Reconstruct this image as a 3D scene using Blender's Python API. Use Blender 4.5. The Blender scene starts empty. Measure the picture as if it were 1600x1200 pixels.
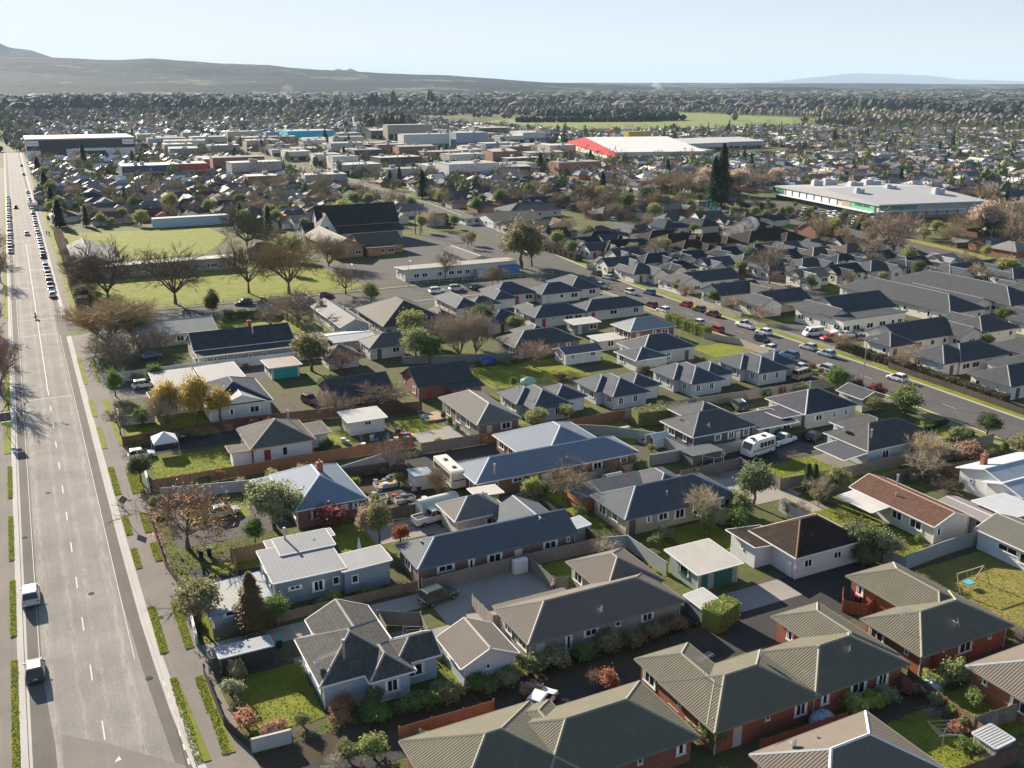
import bpy, math, random
import numpy as np
from mathutils import Vector
S = bpy.context.scene
R = math.radians
# ---------------------------------------------------------------- camera
F_PX, PITCH, AZ, CAM_H = 1520.0, R(17.11), R(26.6), 54.5
cam = bpy.data.cameras.new('camera'); co = bpy.data.objects.new('camera', cam)
S.collection.objects.link(co); S.camera = co
cam.sensor_width = 36; cam.lens = F_PX / 1600 * 36
cam.clip_start = 1; cam.clip_end = 120000
co.location = (0, 0, CAM_H); co.rotation_euler = (R(90) - PITCH, 0, -AZ)
# ---------------------------------------------------------------- sky, sun, exposure
SUN_EL, SUN_AZ = R(21), R(-10)
w = bpy.data.worlds.new('World'); S.world = w; w.use_nodes = True
nt = w.node_tree; bg = nt.nodes['Background']
sky = nt.nodes.new('ShaderNodeTexSky'); sky.sky_type = 'NISHITA'; sky.sun_disc = False
sky.sun_elevation = SUN_EL; sky.sun_rotation = SUN_AZ
sky.air_density = 0.75; sky.dust_density = 0.08; sky.ozone_density = 1.0; sky.altitude = 50
# glow near the sun flattened in the sky colour: bright parts compressed softly, everywhere alike
def vm(op, a, b):
    o = nt.nodes.new('ShaderNodeVectorMath'); o.operation = op
    for i, q in enumerate((a, b)):
        if hasattr(q, 'is_output'): nt.links.new(q, o.inputs[i])
        else: o.inputs[i].default_value = q
    return o.outputs[0]
soft = vm('DIVIDE', sky.outputs[0], vm('ADD', vm('MULTIPLY', sky.outputs[0], (.2, .2, .2)), (1, 1, 1)))
nt.links.new(vm('MULTIPLY', soft, (.98, .985, 1.04)), bg.inputs[0]); bg.inputs[1].default_value = 0.1
sl = bpy.data.lights.new('sun', 'SUN'); sl.energy = 5.0; sl.angle = R(0.5); sl.color = (1, .89, .74)
so = bpy.data.objects.new('sun', sl); S.collection.objects.link(so)
so.rotation_euler = Vector((-math.sin(SUN_AZ)*math.cos(SUN_EL), -math.cos(SUN_AZ)*math.cos(SUN_EL), -math.sin(SUN_EL))).to_track_quat('-Z', 'Y').to_euler()
vs = S.view_settings; vs.view_transform = 'Standard'; vs.look = 'None'; vs.exposure = 1.5; vs.gamma = 1
S.cycles.use_denoising = True; S.cycles.max_bounces = 5; S.cycles.diffuse_bounces = 1; S.cycles.volume_bounces = 0
S.cycles.transparent_max_bounces = 6

rnd = random.Random(7)
COL = S.collection.objects
def px(X, Y, Z=0):
    v = Vector((X, Y, Z - CAM_H))
    fw = Vector((math.sin(AZ)*math.cos(PITCH), math.cos(AZ)*math.cos(PITCH), -math.sin(PITCH)))
    rt = Vector((math.cos(AZ), -math.sin(AZ), 0)); up = rt.cross(fw); d = v.dot(fw)
    if d < 5: return (-9999, -9999)
    return (800 + F_PX*v.dot(rt)/d, 600 - F_PX*v.dot(up)/d)
def seen(X, Y, m=60):
    a, b = px(X, Y); return -m < a < 1600+m and b < 1200+m*2
# ---------------------------------------------------------------- materials
def newmat(name, rough=.7, spec=.4, metal=0):
    m = bpy.data.materials.new(name); m.use_nodes = True
    p = m.node_tree.nodes['Principled BSDF']
    p.inputs['Roughness'].default_value = rough; p.inputs['Specular IOR Level'].default_value = spec
    p.inputs['Metallic'].default_value = metal
    return m, m.node_tree, p
class G:
    """small node helper"""
    def __init__(s, nt): s.nt = nt
    def n(s, t, **k):
        o = s.nt.nodes.new('ShaderNode' + t)
        for a, b in k.items():
            if a.startswith('i_'):
                key = a[2:].replace('_', ' ')
                key = int(key) if key.isdigit() else key
                if hasattr(b, 'is_output'): s.nt.links.new(b, o.inputs[key])
                else: o.inputs[key].default_value = b
            else: setattr(o, a, b)
        return o
    def l(s, a, b): s.nt.links.new(a, b)
    def noise(s, vec, scale, det=3, rough=.6):
        return s.n('TexNoise', i_Vector=vec, i_Scale=scale, i_Detail=det, i_Roughness=rough).outputs[0]
    def math(s, op, a, b=0.0, c=0.0):
        o = s.nt.nodes.new('ShaderNodeMath'); o.operation = op
        for i, v in enumerate((a, b, c)):
            if hasattr(v, 'is_output'): s.nt.links.new(v, o.inputs[i])
            else: o.inputs[i].default_value = v
        return o.outputs[0]
    def mix(s, f, a, b, mode='MIX'):
        o = s.nt.nodes.new('ShaderNodeMix'); o.data_type = 'RGBA'; o.blend_type = mode
        for i, v in ((0, f), (6, a), (7, b)):
            if hasattr(v, 'is_output'): s.nt.links.new(v, o.inputs[i])
            else: o.inputs[i].default_value = v if i == 0 else (*v, 1)
        return o.outputs[2]
    def ramp(s, f, stops):
        o = s.nt.nodes.new('ShaderNodeValToRGB'); s.nt.links.new(f, o.inputs[0]); e = o.color_ramp.elements
        while len(e) < len(stops): e.new(.5)
        for i, (p, c) in enumerate(stops): e[i].position = p; e[i].color = (*c, 1) if len(c) == 3 else c
        return o.outputs[0]
    def bump(s, h, strength, dist, p):
        b = s.n('Bump', i_Height=h, i_Strength=strength, i_Distance=dist); s.nt.links.new(b.outputs[0], p.inputs['Normal'])
def objcol(name, rough=.6, spec=.4, kind='plain', metal=0):
    """surface whose own colour is the object's colour; kind adds its relief and wear"""
    m, t, p = newmat(name, rough, spec, metal); g = G(t)
    oi = g.n('ObjectInfo'); col = oi.outputs['Color']
    tc = g.n('TexCoord'); uv = tc.outputs['UV']; pos = g.n('NewGeometry').outputs['Position']
    sx = g.n('SeparateXYZ', i_0=uv); u, v = sx.outputs[0], sx.outputs[1]
    big = g.noise(pos, .35, 5, .7); fine = g.noise(pos, 5, 4, .75)
    var = g.math('ADD', g.math('MULTIPLY', big, .4), g.math('MULTIPLY', fine, .32))
    val = g.math('ADD', var, .64)
    c = g.n('HueSaturation', i_Color=col, i_Value=val).outputs[0]
    if kind in ('ribbed', 'tile', 'sheet'):
        bl = g.math('MULTIPLY', g.math('SMOOTH_MIN', g.math('MAXIMUM', g.math('SUBTRACT', g.noise(pos, .8, 6, .8), .55), 0.0), .2, .1), 1.5 if kind == 'sheet' else 2.4)
        c = g.mix(bl, c, (.19, .175, .14) if kind != 'sheet' else (.20, .20, .20))
    if kind == 'ribbed':
        s_ = g.math('SINE', g.math('MULTIPLY', u, 2*math.pi/.27)); rib = g.math('POWER', g.math('ADD', g.math('MULTIPLY', s_, .5), .5), 2.0)
        g.bump(rib, 1.0, .027, p)
        streak = g.noise(g.n('Mapping', i_Vector=uv, i_Scale=(3, .25, 1)).outputs[0], 1.5, 3)
        c = g.mix(g.math('MULTIPLY', streak, .25), c, (.30, .28, .25))
    if kind == 'sheet':
        s_ = g.math('SINE', g.math('MULTIPLY', u, 2*math.pi/.5)); g.bump(g.math('POWER', g.math('ADD', g.math('MULTIPLY', s_, .5), .5), 6.0), .5, .022, p)
        c = g.mix(g.math('MULTIPLY', g.noise(uv, .5, 4), .25), c, (.22, .20, .18))
    if kind == 'tile':
        row = g.math('FRACT', g.math('MULTIPLY', v, 1/.37)); 
        s_ = g.math('SINE', g.math('MULTIPLY', u, 2*math.pi/.3))
        h = g.math('ADD', row, g.math('MULTIPLY', s_, .28)); g.bump(h, 1.0, .05, p)
        br = g.n('TexBrick', i_Vector=uv, i_Scale=1.0, i_Color1=(.75, .75, .75, 1), i_Color2=(1.25, 1.25, 1.25, 1), i_Mortar=(.6, .6, .6, 1)); br.inputs['Brick Width'].default_value = .3; br.inputs['Row Height'].default_value = .37; br.inputs['Mortar Size'].default_value = .03
        c = g.mix(.8, c, br.outputs[0], 'MULTIPLY')
    if kind == 'board':
        row = g.math('FRACT', g.math('MULTIPLY', v, 1/.2)); g.bump(row, .8, .02, p)
    if kind == 'brick':
        br = g.n('TexBrick', i_Vector=uv, i_Scale=1.0, i_Color1=(.7, .7, .7, 1), i_Color2=(1.25, 1.15, 1.1, 1), i_Mortar=(1.5, 1.6, 1.7, 1)); br.inputs['Brick Width'].default_value = .24; br.inputs['Row Height'].default_value = .086; br.inputs['Mortar Size'].default_value = .008
        c = g.mix(.85, c, br.outputs[0], 'MULTIPLY')
    if kind == 'wood':
        gr = g.noise(g.n('Mapping', i_Vector=uv, i_Scale=(7, .6, 1)).outputs[0], 1.3, 3)
        c = g.n('HueSaturation', i_Color=c, i_Value=g.math('ADD', g.math('MULTIPLY', gr, 1.1), .45)).outputs[0]
        g.bump(g.math('FRACT', g.math('MULTIPLY', u, 1/.15)), .5, .015, p)
    g.l(c, p.inputs['Base Color'])
    return m
M = {}
M['ribbed'] = objcol('ribbed_metal_roofing', .85, .12, 'ribbed')
M['sheet'] = objcol('painted_sheet_metal', .78, .2, 'sheet')
M['tile'] = objcol('roof_tiles', .9, .12, 'tile')
M['plain'] = objcol('painted_plaster', .75, .3)
M['paint'] = objcol('gloss_paint', .45, .45)
M['board'] = objcol('weatherboards', .6, .35, 'board')
M['brick'] = objcol('brickwork', .85, .2, 'brick')
M['wood'] = objcol('weathered_timber', .85, .2, 'wood')
M['concrete'] = objcol('concrete', .85, .25)
def simple(name, c, rough=.6, spec=.4, metal=0):
    m, t, p = newmat(name, rough, spec, metal); p.inputs['Base Color'].default_value = (*c, 1); M[name] = m; return m
simple('glass', (.018, .022, .026), .06, .6); simple('tyre', (.012, .012, .012), .8); simple('rim', (.35, .35, .36), .35, .5, .8)
simple('lamp_red', (.35, .01, .01), .2); simple('lamp_clear', (.6, .6, .6), .1); simple('black_plastic', (.02, .02, .02), .5)
simple('metal', (.45, .46, .48), .4, .5, .7); simple('markings', (.50, .48, .44), .8)
m, t, p = newmat('car_paint', .28, .5); g = G(t); g.l(g.n('ObjectInfo').outputs['Color'], p.inputs['Base Color']); p.inputs['Coat Weight'].default_value = .25; p.inputs['Coat Roughness'].default_value = .08; M['car'] = m
# foliage: the object's colour, each leaf patch slightly different, light shining through
def leafmat(name, trans=.35):
    m, t, p = newmat(name, .65, .25); g = G(t); oi = g.n('ObjectInfo'); pos = g.n('NewGeometry').outputs['Position']
    n1 = g.noise(pos, 1.1, 2); n2 = g.noise(pos, 9, 2)
    val = g.math('ADD', g.math('ADD', g.math('MULTIPLY', n1, .7), g.math('MULTIPLY', n2, .9)), g.math('ADD', g.math('MULTIPLY', oi.outputs['Random'], .3), .45))
    hue = g.math('ADD', g.math('MULTIPLY', n1, .05), .475)
    c = g.n('HueSaturation', i_Color=oi.outputs['Color'], i_Value=val, i_Hue=hue).outputs[0]
    g.l(c, p.inputs['Base Color'])
    tr = g.n('BsdfTranslucent', i_Color=c); mx = g.n('MixShader', i_Fac=trans)
    g.l(p.outputs[0], mx.inputs[1]); g.l(tr.outputs[0], mx.inputs[2]); g.l(mx.outputs[0], t.nodes['Material Output'].inputs[0])
    return m
M['leaf'] = leafmat('foliage'); M['twig'] = objcol('twigs', .9, .1); M['bark'] = objcol('bark', .9, .15)
# grass
def grassmat(name, a, b, c3):
    m, t, p = newmat(name, .95, .1); g = G(t); pos = g.n('NewGeometry').outputs['Position']
    f = g.math('ADD', g.math('MULTIPLY', g.noise(pos, .3, 6, .75), .65), g.math('MULTIPLY', g.noise(pos, 4, 4, .8), .4))
    c = g.ramp(f, [(.32, a), (.5, b), (.68, c3)]); c = g.mix(g.math('MULTIPLY', g.math('MAXIMUM', g.math('SUBTRACT', g.noise(pos, .7, 5, .8), .58), 0.0), 1.8), c, (.17, .13, .07)); g.l(c, p.inputs['Base Color']); g.bump(g.noise(pos, 14, 3), .9, .08, p)
    M[name] = m
grassmat('lawn', (.085, .105, .014), (.17, .19, .025), (.26, .26, .045))
grassmat('dry_lawn', (.14, .14, .035), (.24, .205, .06), (.31, .26, .09))
grassmat('field', (.11, .16, .04), (.17, .21, .07), (.24, .26, .10))
# seal and concrete grounds
def roadmat(name, dark, light, tracks=0, rough=.7):
    m, t, p = newmat(name, .95, .08); g = G(t); pos = g.n('NewGeometry').outputs['Position']
    st = g.noise(g.n('Mapping', i_Vector=pos, i_Scale=(1.0, .045, 1)).outputs[0], 1.6, 6, .75)
    sp = g.noise(pos, 5, 5, .8); pat = g.noise(pos, .16, 4)
    f = g.math('ADD', g.math('ADD', g.math('MULTIPLY', st, .22), g.math('MULTIPLY', sp, .48)), g.math('MULTIPLY', pat, .35))
    if tracks:
        x = g.n('SeparateXYZ', i_0=pos).outputs[0]
        e1 = g.math('SUBTRACT', 1.0, g.math('MINIMUM', g.math('MULTIPLY', g.math('ABSOLUTE', g.math('SUBTRACT', g.math('ABSOLUTE', x), 3.4)), 1.6), 1.0))
        e2 = g.math('SUBTRACT', 1.0, g.math('MINIMUM', g.math('MULTIPLY', g.math('ABSOLUTE', g.math('SUBTRACT', g.math('ABSOLUTE', x), 1.0)), 2.2), 1.0))
        wear = g.math('MULTIPLY', g.math('ADD', e1, g.math('MULTIPLY', e2, .8)), g.math('MULTIPLY', g.math('SUBTRACT', g.noise(g.n('Mapping', i_Vector=pos, i_Scale=(2.2, .22, 1)).outputs[0], 1.3, 7, .8), .42), 1.5))
        f = g.math('ADD', f, g.math('MULTIPLY', wear, .8)); f = g.math('ADD', f, g.math('MULTIPLY', g.math('SUBTRACT', g.noise(pos, 3.5, 6, .85), .5), .32))
    g.l(g.ramp(f, [(.33, dark), (.72, light)]), p.inputs['Base Color']); g.bump(sp, .35, .02, p); M[name] = m
roadmat('seal', (.14, .128, .117), (.345, .318, .285), 1, .85)
roadmat('shoulder_seal', (.10, .09, .082), (.19, .17, .155))
roadmat('asphalt', (.075, .07, .066), (.135, .127, .12))
roadmat('dark_asphalt', (.035, .034, .034), (.075, .072, .07))
roadmat('path', (.15, .132, .118), (.27, .24, .21))
roadmat('concrete_slab', (.22, .20, .175), (.36, .33, .30))
roadmat('kerb_concrete', (.36, .34, .31), (.52, .49, .45))
roadmat('gravel', (.12, .11, .10), (.24, .22, .19))
roadmat('garden_soil', (.035, .026, .018), (.11, .085, .055))
# ground: yards near, paddocks far
m, t, p = newmat('ground', .95, .1); g = G(t); pos = g.n('NewGeometry').outputs['Position']
f = g.math('ADD', g.math('MULTIPLY', g.noise(pos, .09, 5, .65), .55), g.math('MULTIPLY', g.noise(pos, 1.1, 6, .8), .5))
near = g.ramp(f, [(.36, (.045, .036, .028)), (.46, (.11, .09, .068)), (.53, (.08, .095, .028)), (.60, (.13, .145, .042)), (.66, (.14, .12, .098)), (.76, (.27, .24, .21))])
vo = g.n('TexVoronoi', i_Vector=g.n('Mapping', i_Vector=pos, i_Scale=(.0028, .0055, 1)).outputs[0], i_Scale=1.0, distance='CHEBYCHEV')
fld = g.ramp(g.n('SeparateColor', i_0=vo.outputs['Color']).outputs[0], [(0, (.045, .05, .04)), (.35, (.10, .13, .045)), (.5, (.085, .075, .055)), (.7, (.20, .20, .09)), (.85, (.06, .065, .05))])
d = g.n('VectorMath', operation='LENGTH', i_0=pos).outputs['Value']
k = g.n('MapRange', i_Value=d); k.inputs[1].default_value = 1500; k.inputs[2].default_value = 2100
g.l(g.mix(k.outputs[0], near, fld), p.inputs['Base Color']); g.bump(g.noise(pos, 4, 4), .6, .1, p); M['ground'] = m
m, t, p = newmat('hill_forest', .95, .05); g = G(t); pos = g.n('NewGeometry').outputs['Position']
mp = g.n('Mapping', i_Vector=pos, i_Scale=(.0016, .0016, .012)).outputs[0]
f = g.math('ADD', g.math('MULTIPLY', g.noise(mp, 1.0, 6, .65), .8), g.math('MULTIPLY', g.noise(pos, .012, 5, .7), .25))
g.l(g.ramp(f, [(.42, (.003, .010, .016)), (.57, (.012, .024, .026)), (.595, (.02, .032, .028)), (.61, (.16, .17, .07)), (.635, (.13, .14, .06)), (.645, (.02, .03, .024)), (.8, (.12, .11, .07))]), p.inputs['Base Color'])
g.bump(g.noise(pos, .02, 5, .7), 1, 25, p); M['hill'] = m

# ---------------------------------------------------------------- mesh building
class MB:
    def __init__(s, org=(0, 0, 0), th=0): s.v = []; s.f = []; s.mi = []; s.o = org; s.c, s.s = math.cos(th), math.sin(th)
    def poly(s, pts, mi=0):
        b = len(s.v); s.v += [tuple(p) for p in pts]; s.f.append(tuple(range(b, b+len(pts)))); s.mi.append(mi)
    def box(s, x0, y0, z0, x1, y1, z1, mi=0):
        a = [(x0, y0, z0), (x1, y0, z0), (x1, y1, z0), (x0, y1, z0), (x0, y0, z1), (x1, y0, z1), (x1, y1, z1), (x0, y1, z1)]
        for q in ((0, 3, 2, 1), (4, 5, 6, 7), (0, 1, 5, 4), (1, 2, 6, 5), (2, 3, 7, 6), (3, 0, 4, 7)): s.poly([a[i] for i in q], mi)
    def bar(s, p, q, w, h=None, mi=0):
        """box beam between two points"""
        h = h or w; p = Vector(p); q = Vector(q); d = (q-p).normalized()
        a = d.cross(Vector((0, 0, 1))); a = a.normalized() if a.length > .01 else Vector((1, 0, 0)); b = a.cross(d)
        a *= w/2; b *= h/2; r = [p-a-b, p+a-b, p+a+b, p-a+b, q-a-b, q+a-b, q+a+b, q-a+b]
        for k in ((0, 1, 2, 3), (7, 6, 5, 4), (0, 4, 5, 1), (1, 5, 6, 2), (2, 6, 7, 3), (3, 7, 4, 0)): s.poly([r[i] for i in k], mi)
    def tube(s, p, q, r0, r1, n=6, mi=0, caps=True):
        p = Vector(p); q = Vector(q); d = (q-p).normalized(); a = d.orthogonal().normalized(); b = d.cross(a)
        A = [p+(a*math.cos(t)+b*math.sin(t))*r0 for t in (2*math.pi*i/n for i in range(n))]
        B = [q+(a*math.cos(t)+b*math.sin(t))*r1 for t in (2*math.pi*i/n for i in range(n))]
        for i in range(n): s.poly([A[i], A[(i+1) % n], B[(i+1) % n], B[i]], mi)
        if caps: s.poly(B, mi); s.poly(A[::-1], mi)
    def mesh(s, name, mats, uv=True, smooth=False):
        me = bpy.data.meshes.new(name); me.from_pydata(s.v, [], s.f)
        for m in (mats if isinstance(mats, (list, tuple)) else [mats]): me.materials.append(m)
        if any(s.mi): me.polygons.foreach_set('material_index', s.mi)
        if uv:
            L = me.uv_layers.new(name='UVMap').data; k = 0
            me.update()
            for p_ in me.polygons:
                n = p_.normal; h = math.hypot(n.x, n.y)
                if h < .02: e = (1, 0); dn = (0, 1); cz = 1; vert = False
                else:
                    dn = (n.x/h, n.y/h); e = (-dn[1], dn[0]); cz = max(abs(n.z), .05); vert = abs(n.z) < .1
                for vi in p_.vertices:
                    c = me.vertices[vi].co
                    L[k].uv = (c.x*e[0]+c.y*e[1], c.z if vert else (c.x*dn[0]+c.y*dn[1])/cz); k += 1
        if smooth: me.polygons.foreach_set('use_smooth', [True]*len(me.polygons)); me.set_sharp_from_angle(angle=R(40))
        return me
def link(name, me, parent=None, color=None, loc=None, rz=0):
    o = bpy.data.objects.new(name, me); COL.link(o)
    if parent: o.parent = parent
    if loc: o.location = loc
    if rz: o.rotation_euler.z = rz
    if color: o.color = (*color, 1)
    return o
def tag(o, label, cat, group=None):
    o['label'] = label; o['category'] = cat
    if group: o['group'] = group
    return o
def empty(name, loc, label, cat, group=None, rz=0): return tag(link(name, None, None, None, loc, rz), label, cat, group)
def struct(name, me): o = link(name, me); o['kind'] = 'structure'; return o
def copy_tree(o, parent=None):
    c = o.copy(); COL.link(c)
    if parent: c.parent = parent
    for ch in o.children: copy_tree(ch, c)
    return c
# labels: something unique nearby is named
LAND = []
USED = {}
def place_words(desc, x, y, maxw=16):
    near = sorted(LAND, key=lambda l: (l[0]-x)**2+(l[1]-y)**2)[:6]; opts = []
    for lx, ly, nm in near:
        dx, dy = x-lx, y-ly
        if abs(dx) > abs(dy): rel = 'right of' if dx > 0 else 'left of'
        else: rel = 'beyond' if dy > 0 else 'in front of'
        opts.append(f'{desc} {rel} {nm}')
    for o in opts:
        if len(o.split()) <= maxw and o not in USED: USED[o] = 1; return o, True
    for adj in ('small', 'broad', 'low', 'second', 'third'):
        o = adj+' '+opts[0]
        if adj in ('second', 'third') and len(o.split()) <= maxw and o not in USED: USED[o] = 1; return o, True
    return opts[0] if len(opts[0].split()) <= maxw else desc, False

def sheet(name, mat, pts, z):
    b = MB(); a = sum(pts[i][0]*pts[(i+1) % len(pts)][1]-pts[(i+1) % len(pts)][0]*pts[i][1] for i in range(len(pts)))
    b.poly([(x, y, z) for x, y in (pts if a > 0 else pts[::-1])]); return struct(name, b.mesh(name, mat, False))
def rect(name, mat, x0, y0, x1, y1, z):
    if 'lawn' not in name and name != 'garden_bed': return sheet(name, mat, [(x0, y0), (x1, y0), (x1, y1), (x0, y1)], z)
    r_ = random.Random(int(x0*7+y0)); P = []; c = [(x0, y0), (x1, y0), (x1, y1), (x0, y1)]
    for (a, b), (a2, b2) in zip(c, c[1:]+c[:1]):      # edges worn and overgrown, not ruled
        n = max(2, int(math.hypot(a2-a, b2-b)/.5))
        for i in range(n): P.append((a+(a2-a)*i/n+r_.gauss(0, .09), b+(b2-b)*i/n+r_.gauss(0, .09)))
    return sheet(name, mat, P, z)
def strip(name, mat, line, w0, w1, z, h=0):
    """ribbon offset from a polyline, w0..w1 to its right; h gives it a kerb's height"""
    b = MB(); n = len(line); Lp = []; Rp = []
    for i in range(n):
        a = Vector(line[max(i-1, 0)]); c = Vector(line[min(i+1, n-1)]); d = (c-a).normalized(); r = Vector((d.y, -d.x)); q = Vector(line[i])
        Lp.append(q+r*w0); Rp.append(q+r*w1)
    for i in range(n-1):
        A, B, C_, D = Lp[i], Rp[i], Rp[i+1], Lp[i+1]
        b.poly([(A.x, A.y, z+h), (B.x, B.y, z+h), (C_.x, C_.y, z+h), (D.x, D.y, z+h)])
        if h:
            b.poly([(A.x, A.y, 0), (A.x, A.y, z+h), (D.x, D.y, z+h), (D.x, D.y, 0)]); b.poly([(B.x, B.y, z+h), (B.x, B.y, 0), (C_.x, C_.y, 0), (C_.x, C_.y, z+h)])
    return struct(name, b.mesh(name, mat, False))
# ---------------------------------------------------------------- roofs and houses
def roof_faces(x0, y0, x1, y1, kind, e, p):
    """top faces (lists of corners), ridge and hip lines of one roof block"""
    w, d = x1-x0, y1-y0; xm, ym = (x0+x1)/2, (y0+y1)/2
    A, B, C_, D = (x0, y0, e), (x1, y0, e), (x1, y1, e), (x0, y1, e)
    if kind == 'h':
        s = min(w, d)/2; z = e+s*p
        if w >= d: P, Q = (x0+s, ym, z), (x1-s, ym, z); fs = [[A, B, Q, P], [B, C_, Q], [C_, D, P, Q], [D, A, P]]; ls = [(A, P), (D, P), (B, Q), (C_, Q), (P, Q)]
        else: P, Q = (xm, y0+s, z), (xm, y1-s, z); fs = [[A, B, P], [B, C_, Q, P], [C_, D, Q], [D, A, P, Q]]; ls = [(A, P), (B, P), (C_, Q), (D, Q), (P, Q)]
        if abs(w-d) < .05: fs = [f if len(f) == 3 else [f[0], f[1], P] for f in fs]; ls = ls[:4]
        return fs, ls
    if kind == 'x':
        z = e+d/2*p; P, Q = (x0, ym, z), (x1, ym, z); return [[A, B, Q, P], [C_, D, P, Q]], [(P, Q)]
    if kind == 'y':
        z = e+w/2*p; P, Q = (xm, y0, z), (xm, y1, z); return [[B, C_, Q, P], [D, A, P, Q]], [(P, Q)]
    if kind == 'g':   # far end hipped, near (front) end gabled
        z = e+w/2*p; s = w/2; P, Q = (xm, y0, z), (xm, y1-s, z); return [[B, C_, Q, P], [C_, D, Q], [D, A, P, Q]], [(P, Q), (C_, Q), (D, Q)]
    if kind == 'k':   # left end hipped, right end gabled, ridge along x
        z = e+d/2*p; s = d/2; P, Q = (x0+s, ym, z), (x1, ym, z); return [[A, B, Q, P], [C_, D, P, Q], [D, A, P]], [(P, Q), (A, P), (D, P)]
    up = {'ml': (1, 0, 0, 1), 'mr': (0, 1, 1, 0), 'mf': (1, 1, 0, 0), 'mb': (0, 0, 1, 1), 'f': (0, 0, 0, 0)}[kind]
    r = (w if kind in ('ml', 'mr') else d)*p
    return [[(q[0], q[1], e+r*k) for q, k in zip((A, B, C_, D), up)]], []
PITCH_OF = {'h': .47, 'x': .47, 'y': .47, 'g': .47, 'k': .47, 'f': 0, 'ml': .09, 'mr': .09, 'mf': .09, 'mb': .09}
def slab(b, fs, t):
    cnt = {}
    for f in fs:
        b.poly(f)
        for i in range(len(f)):
            k = (f[i], f[(i+1) % len(f)]); cnt[k] = 1
    for f in fs: b.poly([(x, y, z-t) for x, y, z in f[::-1]])
    for (p, q) in cnt:
        if (q, p) not in cnt: b.poly([(p[0], p[1], p[2]-t), (q[0], q[1], q[2]-t), q, p])
def edges_out(fs):
    cnt = {(f[i], f[(i+1) % len(f)]): 1 for f in fs for i in range(len(f))}
    return [(p, q) for (p, q) in cnt if (q, p) not in cnt]
WC = {}
def window_mesh(w, h, style):
    k = (w, h, style)
    if k in WC: return WC[k]
    b = MB(); t = .11; n = 2 if w > 1 else 1
    b.box(-w/2, -.06, 0, w/2, 0, t); b.box(-w/2, -.06, h-t, w/2, 0, h)
    for i in range(n+1):
        x = -w/2+(w-t)*i/n; b.box(x, -.055, t, x+t, 0, h-t)
    fr = b.mesh('window_frame', M['paint'], False)
    g_ = MB(); g_.box(-w/2+t, -.025, t, w/2-t, -.002, h-t)
    if w > .8: g_.box(-w/2+t+.02, -.03, t+.03, -w/2+t+.2, -.024, h-t-.03, 1); g_.box(w/2-t-.2, -.03, t+.03, w/2-t-.02, -.024, h-t-.03, 1)
    b.box(-w/2-.06, -.1, -.07, w/2+.06, 0, -.01); fr = b.mesh('window_frame', M['paint'], False)
    pm = g_.mesh('window_pane', [M['glass'], M['plain']], False)
    c = MB(); c.v, c.f, c.mi = list(b.v), list(b.f), list(b.mi); c.box(-w/2+t, -.025, t, w/2-t, -.002, h-t, 1)
    WC[k] = (fr, pm, c.mesh('window', [M['paint'], M['glass']], False)); return WC[k]
def door_mesh(w, h, kind):
    k = ('d', w, h, kind)
    if k in WC: return WC[k]
    b = MB(); b.box(-w/2, -.05, 0, w/2, 0, h)
    if kind == 'garage':
        for i in range(1, 4): b.box(-w/2+.05, -.075, h*i/4-.03, w/2-.05, -.05, h*i/4+.03)
    else: b.box(-w/2+.15, -.08, h*.55, w/2-.15, -.05, h-.15)
    WC[k] = b.mesh(kind+'_door', M['paint'], False); return WC[k]
SIDES = {'front': (0, lambda B: (B[0], B[1], B[2], B[1])), 'right': (R(90), lambda B: (B[2], B[1], B[2], B[3])),
         'back': (R(180), lambda B: (B[2], B[3], B[0], B[3])), 'left': (R(-90), lambda B: (B[0], B[3], B[0], B[1]))}
NEUTRAL = (.75, .74, .71)
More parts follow.
